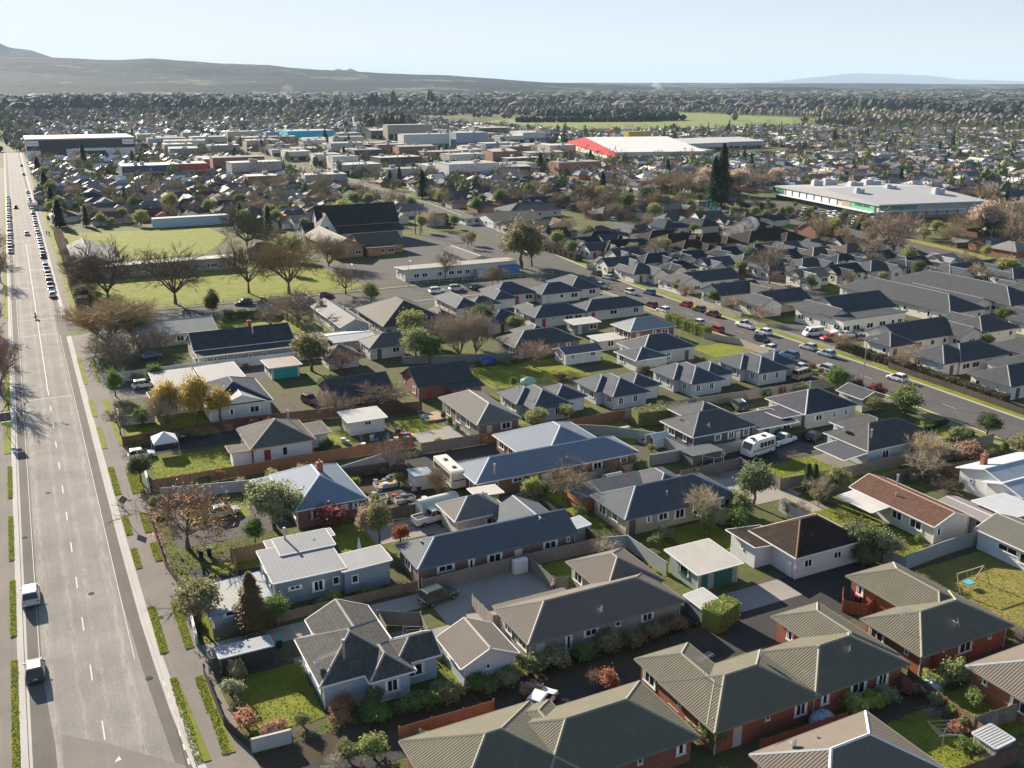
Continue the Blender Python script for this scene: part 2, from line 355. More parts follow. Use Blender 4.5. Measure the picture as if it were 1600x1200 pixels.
def house(name, label, blocks, roof=('ribbed', (.06, .065, .075)), wall=('plain', (.55, .52, .47)), short=None, cat='house', group=None,
          trim=None, cap=None, at=(0, 0), th=0, detail=2, openings=(), extras=(), sides=('front', 'left'), winc=NEUTRAL, inset=.5, nowall=False, gut=True):
    B = []
    for k in blocks:
        x0, y0, x1, y1, kind = k[:5]; e = k[5] if len(k) > 5 else 2.5; p = k[6] if len(k) > 6 else PITCH_OF[kind]; B.append([x0, y0, x1, y1, kind, e, p])
    if th == 0 and at == (0, 0):
        at = ((B[0][0]+B[0][2])/2, (B[0][1]+B[0][3])/2)
        for b_ in B: b_[0] -= at[0]; b_[2] -= at[0]; b_[1] -= at[1]; b_[3] -= at[1]
    root = empty(name, (at[0], at[1], 0), label, cat, group, th)
    if short: LAND.append((at[0], at[1], short))
    rb, cb, gb, wb = MB(), MB(), MB(), MB()
    for i, (x0, y0, x1, y1, kind, e, p) in enumerate(B):
        e += i*.007; fs, ls = roof_faces(x0, y0, x1, y1, kind, e, p); slab(rb, fs, .14)
        if detail >= 1:
            for P, Q in ls:
                d = Vector(Q)-Vector(P); n_ = Vector((d.y, -d.x, 0)).normalized()*.14; P = Vector(P); Q = Vector(Q); u = Vector((0, 0, .075)); dn = Vector((0, 0, -.03))
                cb.poly([P-n_+dn, Q-n_+dn, Q+u, P+u]); cb.poly([P+u, Q+u, Q+n_+dn, P+n_+dn])
            if gut:
                for P, Q in edges_out(fs):
                    P = Vector(P); Q = Vector(Q); d = (Q-P).normalized(); n_ = Vector((d.y, -d.x, 0))*.05
                    gb.bar(P+n_-Vector((0, 0, .06)), Q+n_-Vector((0, 0, .06)), .09, .13)
        ins = inset if kind not in ('x', 'y') else inset
        a = ins-i*.004; gx = .3 if kind in ('x', 'k') else a; gy = .3 if kind in ('y', 'g') else a
        X0, X1, Y0, Y1 = x0+gx, x1-gx, y0+gy, y1-gy
        if kind == 'f': X0, X1, Y0, Y1 = x0+.12, x1-.12, y0+.12, y1-.12
        b_ = B[i]; b_ += [X0, Y0, X1, Y1]
        if nowall: continue
        def zr(x, y):
            if kind == 'h': return e+.04
            if kind in ('x', 'k'): return e+(min(y-y0, y1-y))*p-.1
            if kind in ('y', 'g'): return e+(min(x-x0, x1-x))*p-.1
            if kind == 'f': return e-.1
            t_ = {'ml': (x1-x), 'mr': (x-x0), 'mf': (y1-y), 'mb': (y-y0)}[kind]; return e+t_*p-.1
        c4 = [(X0, Y0), (X1, Y0), (X1, Y1), (X0, Y1)]
        for j in range(4):
            P, Q = c4[j], c4[(j+1) % 4]; pts = [(*P, 0), (*Q, 0), (*Q, zr(*Q))]
            mid = ((P[0]+Q[0])/2, (P[1]+Q[1])/2)
            if (kind in ('x', 'k') and j in (1, 3)) or (kind in ('y', 'g') and j in (0, 2)):
                if not (kind == 'k' and j == 3) and not (kind == 'g' and j == 2): pts.append((*mid, zr(*mid)))
                else: pass
            pts.append((*P, zr(*P))); wb.poly(pts)
    rm, rc = roof; wm, wc = wall; cap = cap or tuple(min(.5, c*1.3+.04) for c in rc); rc = tuple(c*(.52 if max(rc) < .3 else .74) for c in rc)  # default ridge cap lightened: highlight of lit metal is put into its colour
    if wm == 'brick': wc = (wc[0]*.72, wc[1]*.78, wc[2]*.85)
    ro = link('roof', rb.mesh('roof', M[rm]), root, rc)
    if detail >= 1 and cb.f: link('ridge_cap', cb.mesh('ridge_cap', M['concrete'], False), ro, cap or tuple(min(1, c*1.5+.05) for c in rc))
    if detail >= 1 and gut: link('gutter', gb.mesh('gutter', M['concrete'], False), ro, trim or tuple(min(1, c*1.4+.04) for c in rc))
    if not nowall: link('wall', wb.mesh('wall', M[wm]), root, wc)
    if detail >= 2 and not nowall and B[0][5] > 2.4:
        X0, Y0, X1, Y1 = B[0][7:11]
        for x, y in ((X0-.07, Y0-.07), (X1+.07, Y0-.07)):
            b = MB(); b.box(x-.045, y-.045, 0, x+.045, y+.045, B[0][5]-.1); link('downpipe', b.mesh('downpipe', M['paint'], False), root, trim or (.5, .5, .5))
    # openings: explicit (kind, x, y, side, w, h) or spaced along the walls
    def inother(x, y, i):
        return any(j != i and o[7]-.1 < x < o[9]+.1 and o[8]-.1 < y < o[10]+.1 for j, o in enumerate(B) if len(o) > 10)
    used = []
    for (kd, ox, oy, sd, w_, h_) in openings:
        if th == 0: ox -= at[0]; oy -= at[1]
        rz = SIDES[sd][0]; nx, ny = math.sin(rz), -math.cos(rz); used.append((ox, oy))
        if kd == 'window':
            fr, pm, _ = window_mesh(w_, h_, 0); o = link('window', fr, root, winc, (ox+nx*.03, oy+ny*.03, 2.15-h_), rz); link('pane', pm, o)
        else: link('garage_door' if kd == 'garage' else 'door', door_mesh(w_, h_, kd), root, winc, (ox+nx*.03, oy+ny*.03, .02), rz)
    if detail >= 1 and not nowall:
        doored = any(o[0] != 'window' for o in openings); rr = random.Random(int(abs(at[0]*13+at[1]*7)))
        for i, b_ in enumerate(B):
            if b_[5] < 2.2: continue
            for sd in sides:
                rz, fn = SIDES[sd]; ax, ay, bx_, by_ = fn(b_[7:11]); L = math.hypot(bx_-ax, by_-ay); n = int(L/3.1)
                for j in range(n):
                    t_ = (j+.5)/n+rr.uniform(-.06, .06); x, y = ax+(bx_-ax)*t_, ay+(by_-ay)*t_; nx, ny = math.sin(rz), -math.cos(rz)
                    if inother(x+nx*.3, y+ny*.3, i) or any(abs(x-u[0])+abs(y-u[1]) < 2.4 for u in used): continue
                    if not doored and sd == 'front' and L > 6: doored = True; link('door', door_mesh(.95, 2.05, 'entry'), root, (rr.choice([(.3, .05, .04), (.1, .1, .1), (.5, .5, .5)])), (x+nx*.02, y+ny*.02, .02), rz); continue
                    w_, h_ = rr.choice([(1.8, 1.15), (1.2, 1.1), (.7, .6), (1.5, 1.3), (2.1, 1.3)]); w_ = min(w_, L/n-.5)
                    w_ = round(w_*2)/2 or .5
                    fr, pm, both = window_mesh(w_, h_, 0); zz = min(2.15, b_[5]-.3)-h_
                    if detail >= 2: o = link('window', fr, root, winc, (x+nx*.02, y+ny*.02, zz), rz); link('pane', pm, o)
                    else: link('window', both, root, winc, (x+nx*.02, y+ny*.02, zz), rz)
    for ex in extras:
        kd, ex_x, ex_y, z = ex[:4]
        if th == 0: ex_x -= at[0]; ex_y -= at[1]
        b = MB()
        if kd == 'chimney':
            b.box(-.4, -.3, -1.2, .4, .3, 1); b.box(-.46, -.36, 1, .46, .36, 1.12); c = link('chimney', b.mesh('chimney', M['brick']), ro, (.30, .12, .07), (ex_x, ex_y, z))
            q = MB(); q.tube((0, 0, 0), (0, 0, .35), .13, .11, 8); link('chimney_pot', q.mesh('chimney_pot', M['concrete'], False), c, (.35, .2, .13), (0, 0, 1.12))
        if kd == 'flue': b.tube((0, 0, -.6), (0, 0, 1.3), .13, .13, 10); b.tube((0, 0, 1.3), (0, 0, 1.45), .2, .17, 10); link('flue', b.mesh('flue', M['metal'], False), ro, None, (ex_x, ex_y, z))
        if kd == 'dish':
            for k_ in range(10):
                a0, a1 = 2*math.pi*k_/10, 2*math.pi*(k_+1)/10; c0 = (0, -.02, .55)
                b.poly([c0, (.42*math.cos(a0), -.16, .55+.42*math.sin(a0)), (.42*math.cos(a1), -.16, .55+.42*math.sin(a1))])
            b.bar((0, 0, .5), (0, .1, -.2), .05); b.bar((0, -.02, .3), (0, -.5, .5), .03); b.box(-.05, -.55, .45, .05, -.45, .55)
            link('satellite_dish', b.mesh('satellite_dish', M['paint'], False), ro, (.6, .6, .6), (ex_x, ex_y, z), R(215) if len(ex) < 5 else ex[4])
        if kd == 'aerial':
            b.tube((0, 0, -.5), (0, 0, 2.2), .03, .03, 5); b.bar((-1, -.2, 2.0), (1, .2, 2.0), .03)
            for k_ in range(9): b.bar((-.9+k_*.22, -.5+k_*.04, 2.02), (-.9+k_*.22, .3+k_*.04, 2.02), .018)
            link('aerial', b.mesh('aerial', M['metal'], False), ro, None, (ex_x, ex_y, z))
        if kd == 'vent': b.tube((0, 0, -.2), (0, 0, .35), .1, .1, 8); b.tube((0, 0, .35), (0, 0, .42), .16, .16, 8); link('vent', b.mesh('vent', M['metal'], False), ro, None, (ex_x, ex_y, z))
    return root
def pole_frame(mb, x0, y0, x1, y1, z, w=.12):
    for x in (x0, x1):
        for y in (y0, y1): mb.box(x-w/2, y-w/2, 0, x+w/2, y+w/2, z)
# ---------------------------------------------------------------- fences
def fence(name, label, pts, h=1.8, c=(.20, .15, .11), style='paling', cat='fence', group=None, posts=True):
    root = empty(name, (*pts[0], 0), label, cat, group); ox, oy = pts[0]; b = MB(); rr = random.Random(int(pts[0][0]*31+pts[0][1])); pb = []
    for (xa, ya), (xb, yb) in zip(pts, pts[1:]):
        xa -= ox; xb -= ox; ya -= oy; yb -= oy; L = math.hypot(xb-xa, yb-ya); dx, dy = (xb-xa)/L, (yb-ya)/L; nx, ny = dy, -dx
        if style == 'paling':
            n = int(L/.155)
            for i in range(n):
                t0, t1 = i*L/n, (i+1)*L/n-.012; hh = h+rr.uniform(-.035, .03); o_ = rr.uniform(-.006, .006); q = []
                for t_, s_ in ((t0, -1), (t1, -1), (t1, 1), (t0, 1)): q.append((xa+dx*t_+nx*(.012*s_+o_), ya+dy*t_+ny*(.012*s_+o_)))
                if s_: pass
                for j in range(4): b.poly([(*q[j], .03), (*q[(j+1) % 4], .03), (*q[(j+1) % 4], hh), (*q[j], hh)][::-1])
                b.poly([(*k_, hh) for k_ in q][::-1])
            for zz in (.35, h-.3): b.bar((xa-nx*.04, ya-ny*.04, zz), (xb-nx*.04, yb-ny*.04, zz), .045, .09)
        elif style == 'panel':
            b.bar((xa, ya, h/2), (xb, yb, h/2), .05, h); b.bar((xa, ya, h+.03), (xb, yb, h+.03), .11, .05)
        elif style == 'picket':
            n = int(L/.16)
            for i in range(n):
                t0 = i*L/n; b.box(xa+dx*t0-.035, ya+dy*t0-.035, .05, xa+dx*t0+.035, ya+dy*t0+.035, h)
            for zz in (.3, h-.2): b.bar((xa, ya, zz), (xb, yb, zz), .04, .08)
        elif style == 'rail':
            for zz in (.5, h): b.bar((xa, ya, zz), (xb, yb, zz), .05, .06)
        elif style == 'wall': b.bar((xa, ya, h/2), (xb, yb, h/2), .2, h); b.bar((xa, ya, h+.04), (xb, yb, h+.04), .26, .08)
        if posts:
            n = max(1, round(L/(2.7 if style != 'rail' else 3.5)))
            for i in range(n+1):
                t0 = i*L/n; pb.append((xa+dx*t0-nx*.09, ya+dy*t0-ny*.09))
    mt = {'wall': 'concrete', 'panel': 'sheet', 'rail': 'paint', 'picket': 'paint'}.get(style, 'wood')
    link('panel', b.mesh('fence_panel', M[mt]), root, c)
    if posts and len(pb) < 60:
        k = ('post', h)
        if k not in WC: q = MB(); q.box(-.055, -.055, 0, .055, .055, h+.06); WC[k] = q.mesh('fence_post', M['wood'])
        for x, y in pb: link('post', WC[k], root, tuple(v*.9 for v in c), (x, y, 0))
    return root
# ---------------------------------------------------------------- foliage
def np_mesh(name, verts, faces, mat, smooth=False):
    me = bpy.data.meshes.new(name); me.from_pydata(verts, [], faces); me.materials.append(mat)
    if smooth: me.polygons.foreach_set('use_smooth', [True]*len(me.polygons))
    return me
def leaf_cloud(rr, lobes, n, size, flat=.0):
    """leaf-sized faces through the outer volume of several uneven lobes"""
    V, Fc = [], []
    tot = sum(l[3]*l[4]*l[5] for l in lobes)**.5 if 0 else sum((l[3]*l[4]*l[5])**(2/3) for l in lobes)
    for (cx, cy, cz, rx, ry, rz) in lobes:
        k = int(n*(rx*ry*rz)**(2/3)/tot); nc = max(6, k//22)
        cl = []
        for _ in range(nc):
            th = rr.uniform(0, 2*math.pi); z = rr.uniform(-.75, 1); r_ = math.sqrt(max(0, 1-z*z)); q = rr.uniform(.7, 1.08)
            cl.append((cx+rx*r_*math.cos(th)*q, cy+ry*r_*math.sin(th)*q, cz+rz*z*q, rr.uniform(.16, .34)*min(rx, rz)))
        for _ in range(k):
            a, b, c, s = rr.choice(cl); p = Vector((a+rr.gauss(0, s), b+rr.gauss(0, s), c+rr.gauss(0, s*.8)))
            u = Vector((rr.gauss(0, 1), rr.gauss(0, 1), rr.gauss(0, 1))).normalized(); v = u.orthogonal().normalized()
            v = (v*math.cos(th)+u.cross(v)*math.sin(th)); z_ = size*rr.uniform(.6, 1.3); i = len(V); th = rr.uniform(0, 6.28)
            V += [p-u*z_, p+v*z_*.55, p+u*z_, p-v*z_*.55]; Fc.append((i, i+1, i+2, i+3))
    return V, Fc
def ball(V, Fc, c, r, rr, n=8, m=5, j=.15):
    i0 = len(V); cx, cy, cz = c; rx, ry, rz = r
    for a in range(m+1):
        ph = math.pi*a/m
        for b in range(n):
            q = 1+rr.uniform(-j, j); th = 2*math.pi*b/n
            V.append((cx+rx*math.sin(ph)*math.cos(th)*q, cy+ry*math.sin(ph)*math.sin(th)*q, cz+rz*math.cos(ph)*q))
    for a in range(m):
        for b in range(n): Fc.append((i0+a*n+b, i0+(a+1)*n+b, i0+(a+1)*n+(b+1) % n, i0+a*n+(b+1) % n))
def trunk_tube(b, rr, H, r, lean=.05, n=4):
    p = Vector((0, 0, -.1))
    for i in range(n):
        q = Vector((rr.uniform(-lean, lean)*H, rr.uniform(-lean, lean)*H, H*(i+1)/n)); b.tube(p, q, r*(1-.6*i/n), r*(1-.6*(i+1)/n), 7, caps=False); p = q
    return p
def leafy(seed, H, W, lobes=6, n=3500, size=.2, base=.25):
    """returns (trunk mesh, crown mesh); H height, W crown width"""
    rr = random.Random(seed); L = []
    for i in range(lobes):
        th = 2*math.pi*i/lobes+rr.uniform(-.4, .4); d = W*.24*rr.uniform(.5, 1.2) if i else 0; z = H*(base+(1-base)*rr.uniform(.35, .68)) if i else H*(base+(1-base)*.6)
        s = W*rr.uniform(.22, .3) if i else W*.33
        L.append((d*math.cos(th), d*math.sin(th), z, s, s, min(s*rr.uniform(.8, 1.1), (H-z)*.95)))
    V, Fc = leaf_cloud(rr, L, n, size)
    for l in L: ball(V, Fc, l[:3], (l[3]*.62, l[4]*.62, l[5]*.62), rr)
    b = MB(); p = trunk_tube(b, rr, H*(base+.15), W*.035+.06)
    for l in L: b.tube(p-Vector((0, 0, H*.1)), l[:3], W*.016+.03, .02, 5, caps=False)
    return b.mesh('trunk', M['bark'], False), np_mesh('crown', V, Fc, M['leaf'])
def conifer(seed, H, W, n=3500, size=.22, col=False):
    rr = random.Random(seed); V, Fc = [], []
    for i in range(n):
        t_ = rr.random()**.8; z = H*(.06+.94*t_); rm = W/2*(1-t_)**(.75 if not col else .3)*(1+.22*math.sin(z*2.6+seed))*(1 if not col else .9)+.08
        th = rr.uniform(0, 6.283); r_ = rm*rr.uniform(.55, 1.05)*(1+.15*math.sin(3*th+z)); p = Vector((r_*math.cos(th), r_*math.sin(th), z-r_*.2))
        u = Vector((math.cos(th), math.sin(th), rr.uniform(-.6, .3))).normalized(); v = Vector((-math.sin(th), math.cos(th), rr.uniform(-.5, .5))).normalized(); s = size*rr.uniform(.6, 1.4); k = len(V)
        V += [p-u*s, p+v*s*.5, p+u*s, p-v*s*.5]; Fc.append((k, k+1, k+2, k+3))
    i0 = len(V); nn = 7
    for a, (z, r_) in enumerate([(H*.08, W*.3), (H*.4, W*.22), (H*.75, W*.1), (H*.95, .02)]):
        for b_ in range(nn): V.append((r_*math.cos(6.283*b_/nn), r_*math.sin(6.283*b_/nn), z))
    for a in range(3):
        for b_ in range(nn): Fc.append((i0+a*nn+b_, i0+a*nn+(b_+1) % nn, i0+(a+1)*nn+(b_+1) % nn, i0+(a+1)*nn+b_))
    b = MB(); b.tube((0, 0, -.1), (0, 0, H*.8), W*.05+.05, .04, 7)
    return b.mesh('trunk', M['bark'], False), np_mesh('crown', V, Fc, M['leaf'])
def bare(seed, H, W, trunk_h=.25, r0=None, dens=(5, 5, 5, 6), tw=.03, up=.5):
    """bare deciduous tree: (trunk and limbs, crown of branches and twigs)"""
    rr = random.Random(seed); b = MB(); V, Fc = [], []; r0 = r0 or H*.022+.03; th_ = H*trunk_h
    def twig(p, d, L, r):
        m = p+d*L*.55+Vector((rr.uniform(-1, 1), rr.uniform(-1, 1), rr.uniform(-.3, 1)))*L*.08; q = m+(d+Vector((rr.uniform(-.3, .3), rr.uniform(-.3, .3), rr.uniform(-.1, .4)))).normalized()*L*.45
        s = d.orthogonal().normalized(); s = s*math.cos(rr.random()*6)+d.cross(s)*math.sin(rr.random()*6); k = len(V)
        V.extend([p-s*r, p+s*r, m+s*r*.7, m-s*r*.7, q]); Fc.append((k, k+1, k+2, k+3)); Fc.append((k+3, k+2, k+4)); return m, q
    def grow(p, d, L, r, lv):
        if lv >= 3:
            m, q = twig(p, d, L, r)
            if lv == 3:
                for i in range(dens[3]):
                    t_ = rr.uniform(.15, 1); s = p.lerp(q, t_); dd = (d+Vector((rr.gauss(0, .7), rr.gauss(0, .7), rr.gauss(.15, .5)))).normalized(); twig(s, dd, L*rr.uniform(.4, .8), tw*.6)
            return
        n = 3; q = p; dd = d; pts = [p]
        for i in range(n):
            dd = (dd+Vector((rr.gauss(0, .14), rr.gauss(0, .14), rr.gauss(.04, .1)))).normalized(); q2 = q+dd*L/n; b.tube(q, q2, r*(1-.25*i), r*(1-.25*(i+1)), 6 if lv < 2 else 4, caps=False); q = q2; pts.append(q)
        for i in range(dens[lv]):
            t_ = rr.uniform(.3, 1) if i else 1; j = min(int(t_*3), 2); s = pts[j].lerp(pts[j+1], t_*3-j)
            az_ = 2*math.pi*(i+rr.random()*.6)/dens[lv]; o = d.orthogonal().normalized(); o = o*math.cos(az_)+d.cross(o)*math.sin(az_); sp = W/H
            nd = (d*rr.uniform(.5, .9)+o*rr.uniform(.5, .95)*min(sp, 1.1)+Vector((0, 0, up*.3))).normalized(); grow(s, nd, L*rr.uniform(.55, .8), r*.42 if lv < 2 else tw, lv+1)
    top = trunk_tube(b, rr, th_, r0, .02, 2)
    for i in range(dens[0]):
        a = 2*math.pi*(i+rr.random()*.5)/dens[0]; sp = W/H*.9; d = Vector((math.cos(a)*sp, math.sin(a)*sp, rr.uniform(.6, 1.2)*up*2)).normalized() if i else Vector((.1, 0, 1)).normalized()
        grow(top-Vector((0, 0, rr.uniform(0, .15)*th_)), d, (H-th_)*.5*rr.uniform(.8, 1.05), r0*.55, 1)
    return b.mesh('trunk', M['bark'], False), np_mesh('crown', V, Fc, M['twig'])
PROTO = {}
def proto(key, fn, H, W):
    PROTO[key] = (fn(), H, W)
for k in range(4): proto(('leafy', k), lambda k=k: leafy(k+3, 6, 5, 6+k % 3, 4200, .17), 6, 5)
for k in range(4): proto(('bare', k), lambda k=k: bare(k+11, 7, 6, .2, dens=(6, 6, 6, 9), tw=.032), 7, 6)
for k in range(3): proto(('oak', k), lambda k=k: bare(k+31, 17, 18, .2, .5, (8, 6, 7, 9), .065, .45), 17, 18)
for k in range(2): proto(('wispy', k), lambda k=k: bare(k+51, 8, 5, .08, .16, (9, 7, 6, 9), .034, 1.0), 8, 5)
for k in range(3): proto(('conifer', k), lambda k=k: conifer(k+5, 12, 6, 4500, .3), 12, 6)
proto(('column', 0), lambda: conifer(9, 6, 1.5, 2200, .16, True), 6, 1.5)
for k in range(3): proto(('shrub', k), lambda k=k: leafy(k+71, 2, 2.4, 4, 1500, .11, .02), 2, 2.4)
proto(('twiggy', 0), lambda: bare(81, 2.4, 2.6, .06, .04, (7, 5, 4, 5), .012, .7), 2.4, 2.6)
KNAME = {'leafy': ('evergreen_tree', 'tree'), 'bare': ('bare_tree', 'tree'), 'oak': ('oak_tree', 'tree'), 'wispy': ('bare_tree', 'tree'), 'conifer': ('conifer', 'tree'), 'column': ('columnar_cypress', 'tree'), 'shrub': ('shrub', 'shrub'), 'twiggy': ('bare_shrub', 'shrub')}
NK = {'leafy': 4, 'bare': 4, 'oak': 3, 'wispy': 2, 'conifer': 3, 'column': 1, 'shrub': 3, 'twiggy': 1}
KCOL = {'leafy': [(.075, .10, .03), (.10, .11, .045), (.06, .085, .035), (.13, .125, .05)], 'bare': [(.19, .14, .11), (.23, .18, .14), (.17, .125, .10)], 'oak': [(.13, .10, .07)], 'wispy': [(.24, .18, .12), (.2, .15, .13)],
        'conifer': [(.04, .06, .03), (.05, .065, .035)], 'column': [(.05, .075, .03)], 'shrub': [(.09, .12, .035), (.13, .14, .05), (.06, .08, .03), (.16, .10, .06)], 'twiggy': [(.25, .18, .14)]}
tcount = 0
def tree(kind, x, y, H, W, label=None, col=None, group=None, desc=None, parts=True):
    global tcount
    tcount += 1; k = (tcount*7+int(x*3)) % NK[kind]; (tm, cm), h0, w0 = PROTO[(kind, k)]
    nm, cat = KNAME[kind]; col = col or KCOL[kind][tcount % len(KCOL[kind])]
    if kind in ('bare', 'twiggy', 'wispy', 'oak'): col = (col[0]*.98, col[1]*1.0, col[2]*.9)
    if label is None:
        label, ok = place_words(desc or 'small tree', x, y)
    o = empty(nm, (x, y, 0), label, cat, group or ('trees and shrubs of the gardens' if cat == 'shrub' else 'trees among the houses'), rnd.uniform(0, 6.28))
    o.scale = (W/w0, W/w0*rnd.uniform(.9, 1.1), H/h0)
    link('trunk', tm, o, tuple(.6*c+.03 for c in col) if kind in ('bare', 'wispy', 'oak', 'twiggy') else (.13, .10, .075)); link('crown', cm, o, tuple(min(.6, 1.25*c) for c in col))
    return o
def hedge(name, label, x0, y0, x1, y1, h, w, col=(.07, .10, .03), n=170, cat='hedge', size=.13):
    rr = random.Random(int(x0*17+y0)); L = math.hypot(x1-x0, y1-y0); V, Fc = [], []; N = int(n*L*h)
    for i in range(N):
        t_ = rr.uniform(0, L); s = rr.choice((0, 1, 2)); wob = .12*math.sin(t_*1.7)+.08*math.sin(t_*4.1)
        if s == 2: yy, zz = rr.uniform(-w/2, w/2), h+wob+rr.gauss(0, .07)
        else: yy, zz = (w/2+wob*.6+rr.gauss(0, .06))*(1 if s else -1), rr.uniform(.05, h+wob)
        p = Vector((t_, yy, zz)); u = Vector((rr.gauss(0, 1), rr.gauss(0, 1), rr.gauss(0, 1))).normalized(); v = u.orthogonal().normalized(); z_ = size*rr.uniform(.5, 1.3); k = len(V)
        V += [p-u*z_, p+v*z_*.6, p+u*z_, p-v*z_*.6]; Fc.append((k, k+1, k+2, k+3))
    k = len(V)
    for (a, b_, c) in [(0, -1, 0), (1, -1, 0), (1, 1, 0), (0, 1, 0), (0, -1, 1), (1, -1, 1), (1, 1, 1), (0, 1, 1)]: V.append((a*L, b_*(w/2-.08), c*(h-.1)))
    for q in ((4, 5, 6, 7), (0, 1, 5, 4), (1, 2, 6, 5), (2, 3, 7, 6), (3, 0, 4, 7)): Fc.append(tuple(k+i for i in q))
    o = link(name, np_mesh(name, V, Fc, M['leaf']), None, col, (x0, y0, 0), math.atan2(y1-y0, x1-x0)); tag(o, label, cat); return o
# ---------------------------------------------------------------- vehicles
def loft(b, st, mi=0):
    """st: (x, zlow, ztop, halfwidth, halfwidth at the top)"""
    rings = []
    for x, zl, zt, hw, ht in st:
        zm = zl+(zt-zl)*.55; rings.append([(x, -hw*.93, zl), (x, -hw, zl+.12), (x, -hw, zm), (x, -ht, zt-.03), (x, -ht+.1, zt), (x, ht-.1, zt), (x, ht, zt-.03), (x, hw, zm), (x, hw, zl+.12), (x, hw*.93, zl)])
    for a, c in zip(rings, rings[1:]):
        for i in range(10): b.poly([a[i], a[(i+1) % 10], c[(i+1) % 10], c[i]][::-1], mi)
    b.poly(rings[0], mi); b.poly(rings[-1][::-1], mi)
def cabin(body, glass, xb, xr, zb, zr, wb, wr, pillars=(.5,), rear=True):
    """tapering greenhouse: xb belt ends (rear, front), xr roof ends"""
    (r0, f0), (r1, f1) = xb, xr
    P = lambda x, y, z: (x, y, z)
    B4 = [P(r0, -wb, zb), P(f0, -wb, zb), P(f0, wb, zb), P(r0, wb, zb)]; T4 = [P(r1, -wr, zr), P(f1, -wr, zr), P(f1, wr, zr), P(r1, wr, zr)]
    for i in range(4): body.poly([B4[i], B4[(i+1) % 4], T4[(i+1) % 4], T4[i]])
    m = .07; body.poly([(r1, -wr, zr), (f1, -wr, zr), (f1, wr, zr), (r1, wr, zr)]); body.poly([(r1+.15, -wr+.12, zr+.045), (f1-.12, -wr+.12, zr+.045), (f1-.12, wr-.12, zr+.045), (r1+.15, wr-.12, zr+.045)])
    for (a, c) in (((r1, -wr), (f1, -wr)), ((f1, -wr), (f1, wr)), ((f1, wr), (r1, wr)), ((r1, wr), (r1, -wr))):
        f_ = lambda q: (q[0]+(.15 if q[0] == r1 else -.12), q[1]*(wr-.12)/wr, zr+.045)
        body.poly([(*a, zr), (*c, zr), f_(c), f_(a)])
    out = {}
    def pane(q, nm, off):
        c = [sum(p[i] for p in q)/4 for i in range(3)]; g = MB(); g.poly([tuple(c[i]+(p[i]-c[i])*(.9 if i != 2 else .82)+off[i] for i in range(3)) for p in q]); out.setdefault(nm, []).append(g)
    pane([B4[1], B4[2], T4[2], T4[1]], 'windscreen', (.02, 0, .015)); pane([B4[3], B4[0], T4[0], T4[3]], 'rear_window', (-.02, 0, .015))
    ts = [0]+list(pillars)+[1]
    for s in (-1, 1):
        for a, c in zip(ts, ts[1:]):
            lo = [(r0+(f0-r0)*a, s*wb, zb), (r0+(f0-r0)*c, s*wb, zb)]; hi = [(r1+(f1-r1)*c, s*wr, zr), (r1+(f1-r1)*a, s*wr, zr)]
            q = lo+hi; pane(q if s < 0 else q[::-1], 'side_window', (0, s*.018, 0))
    return out
CARS = {}
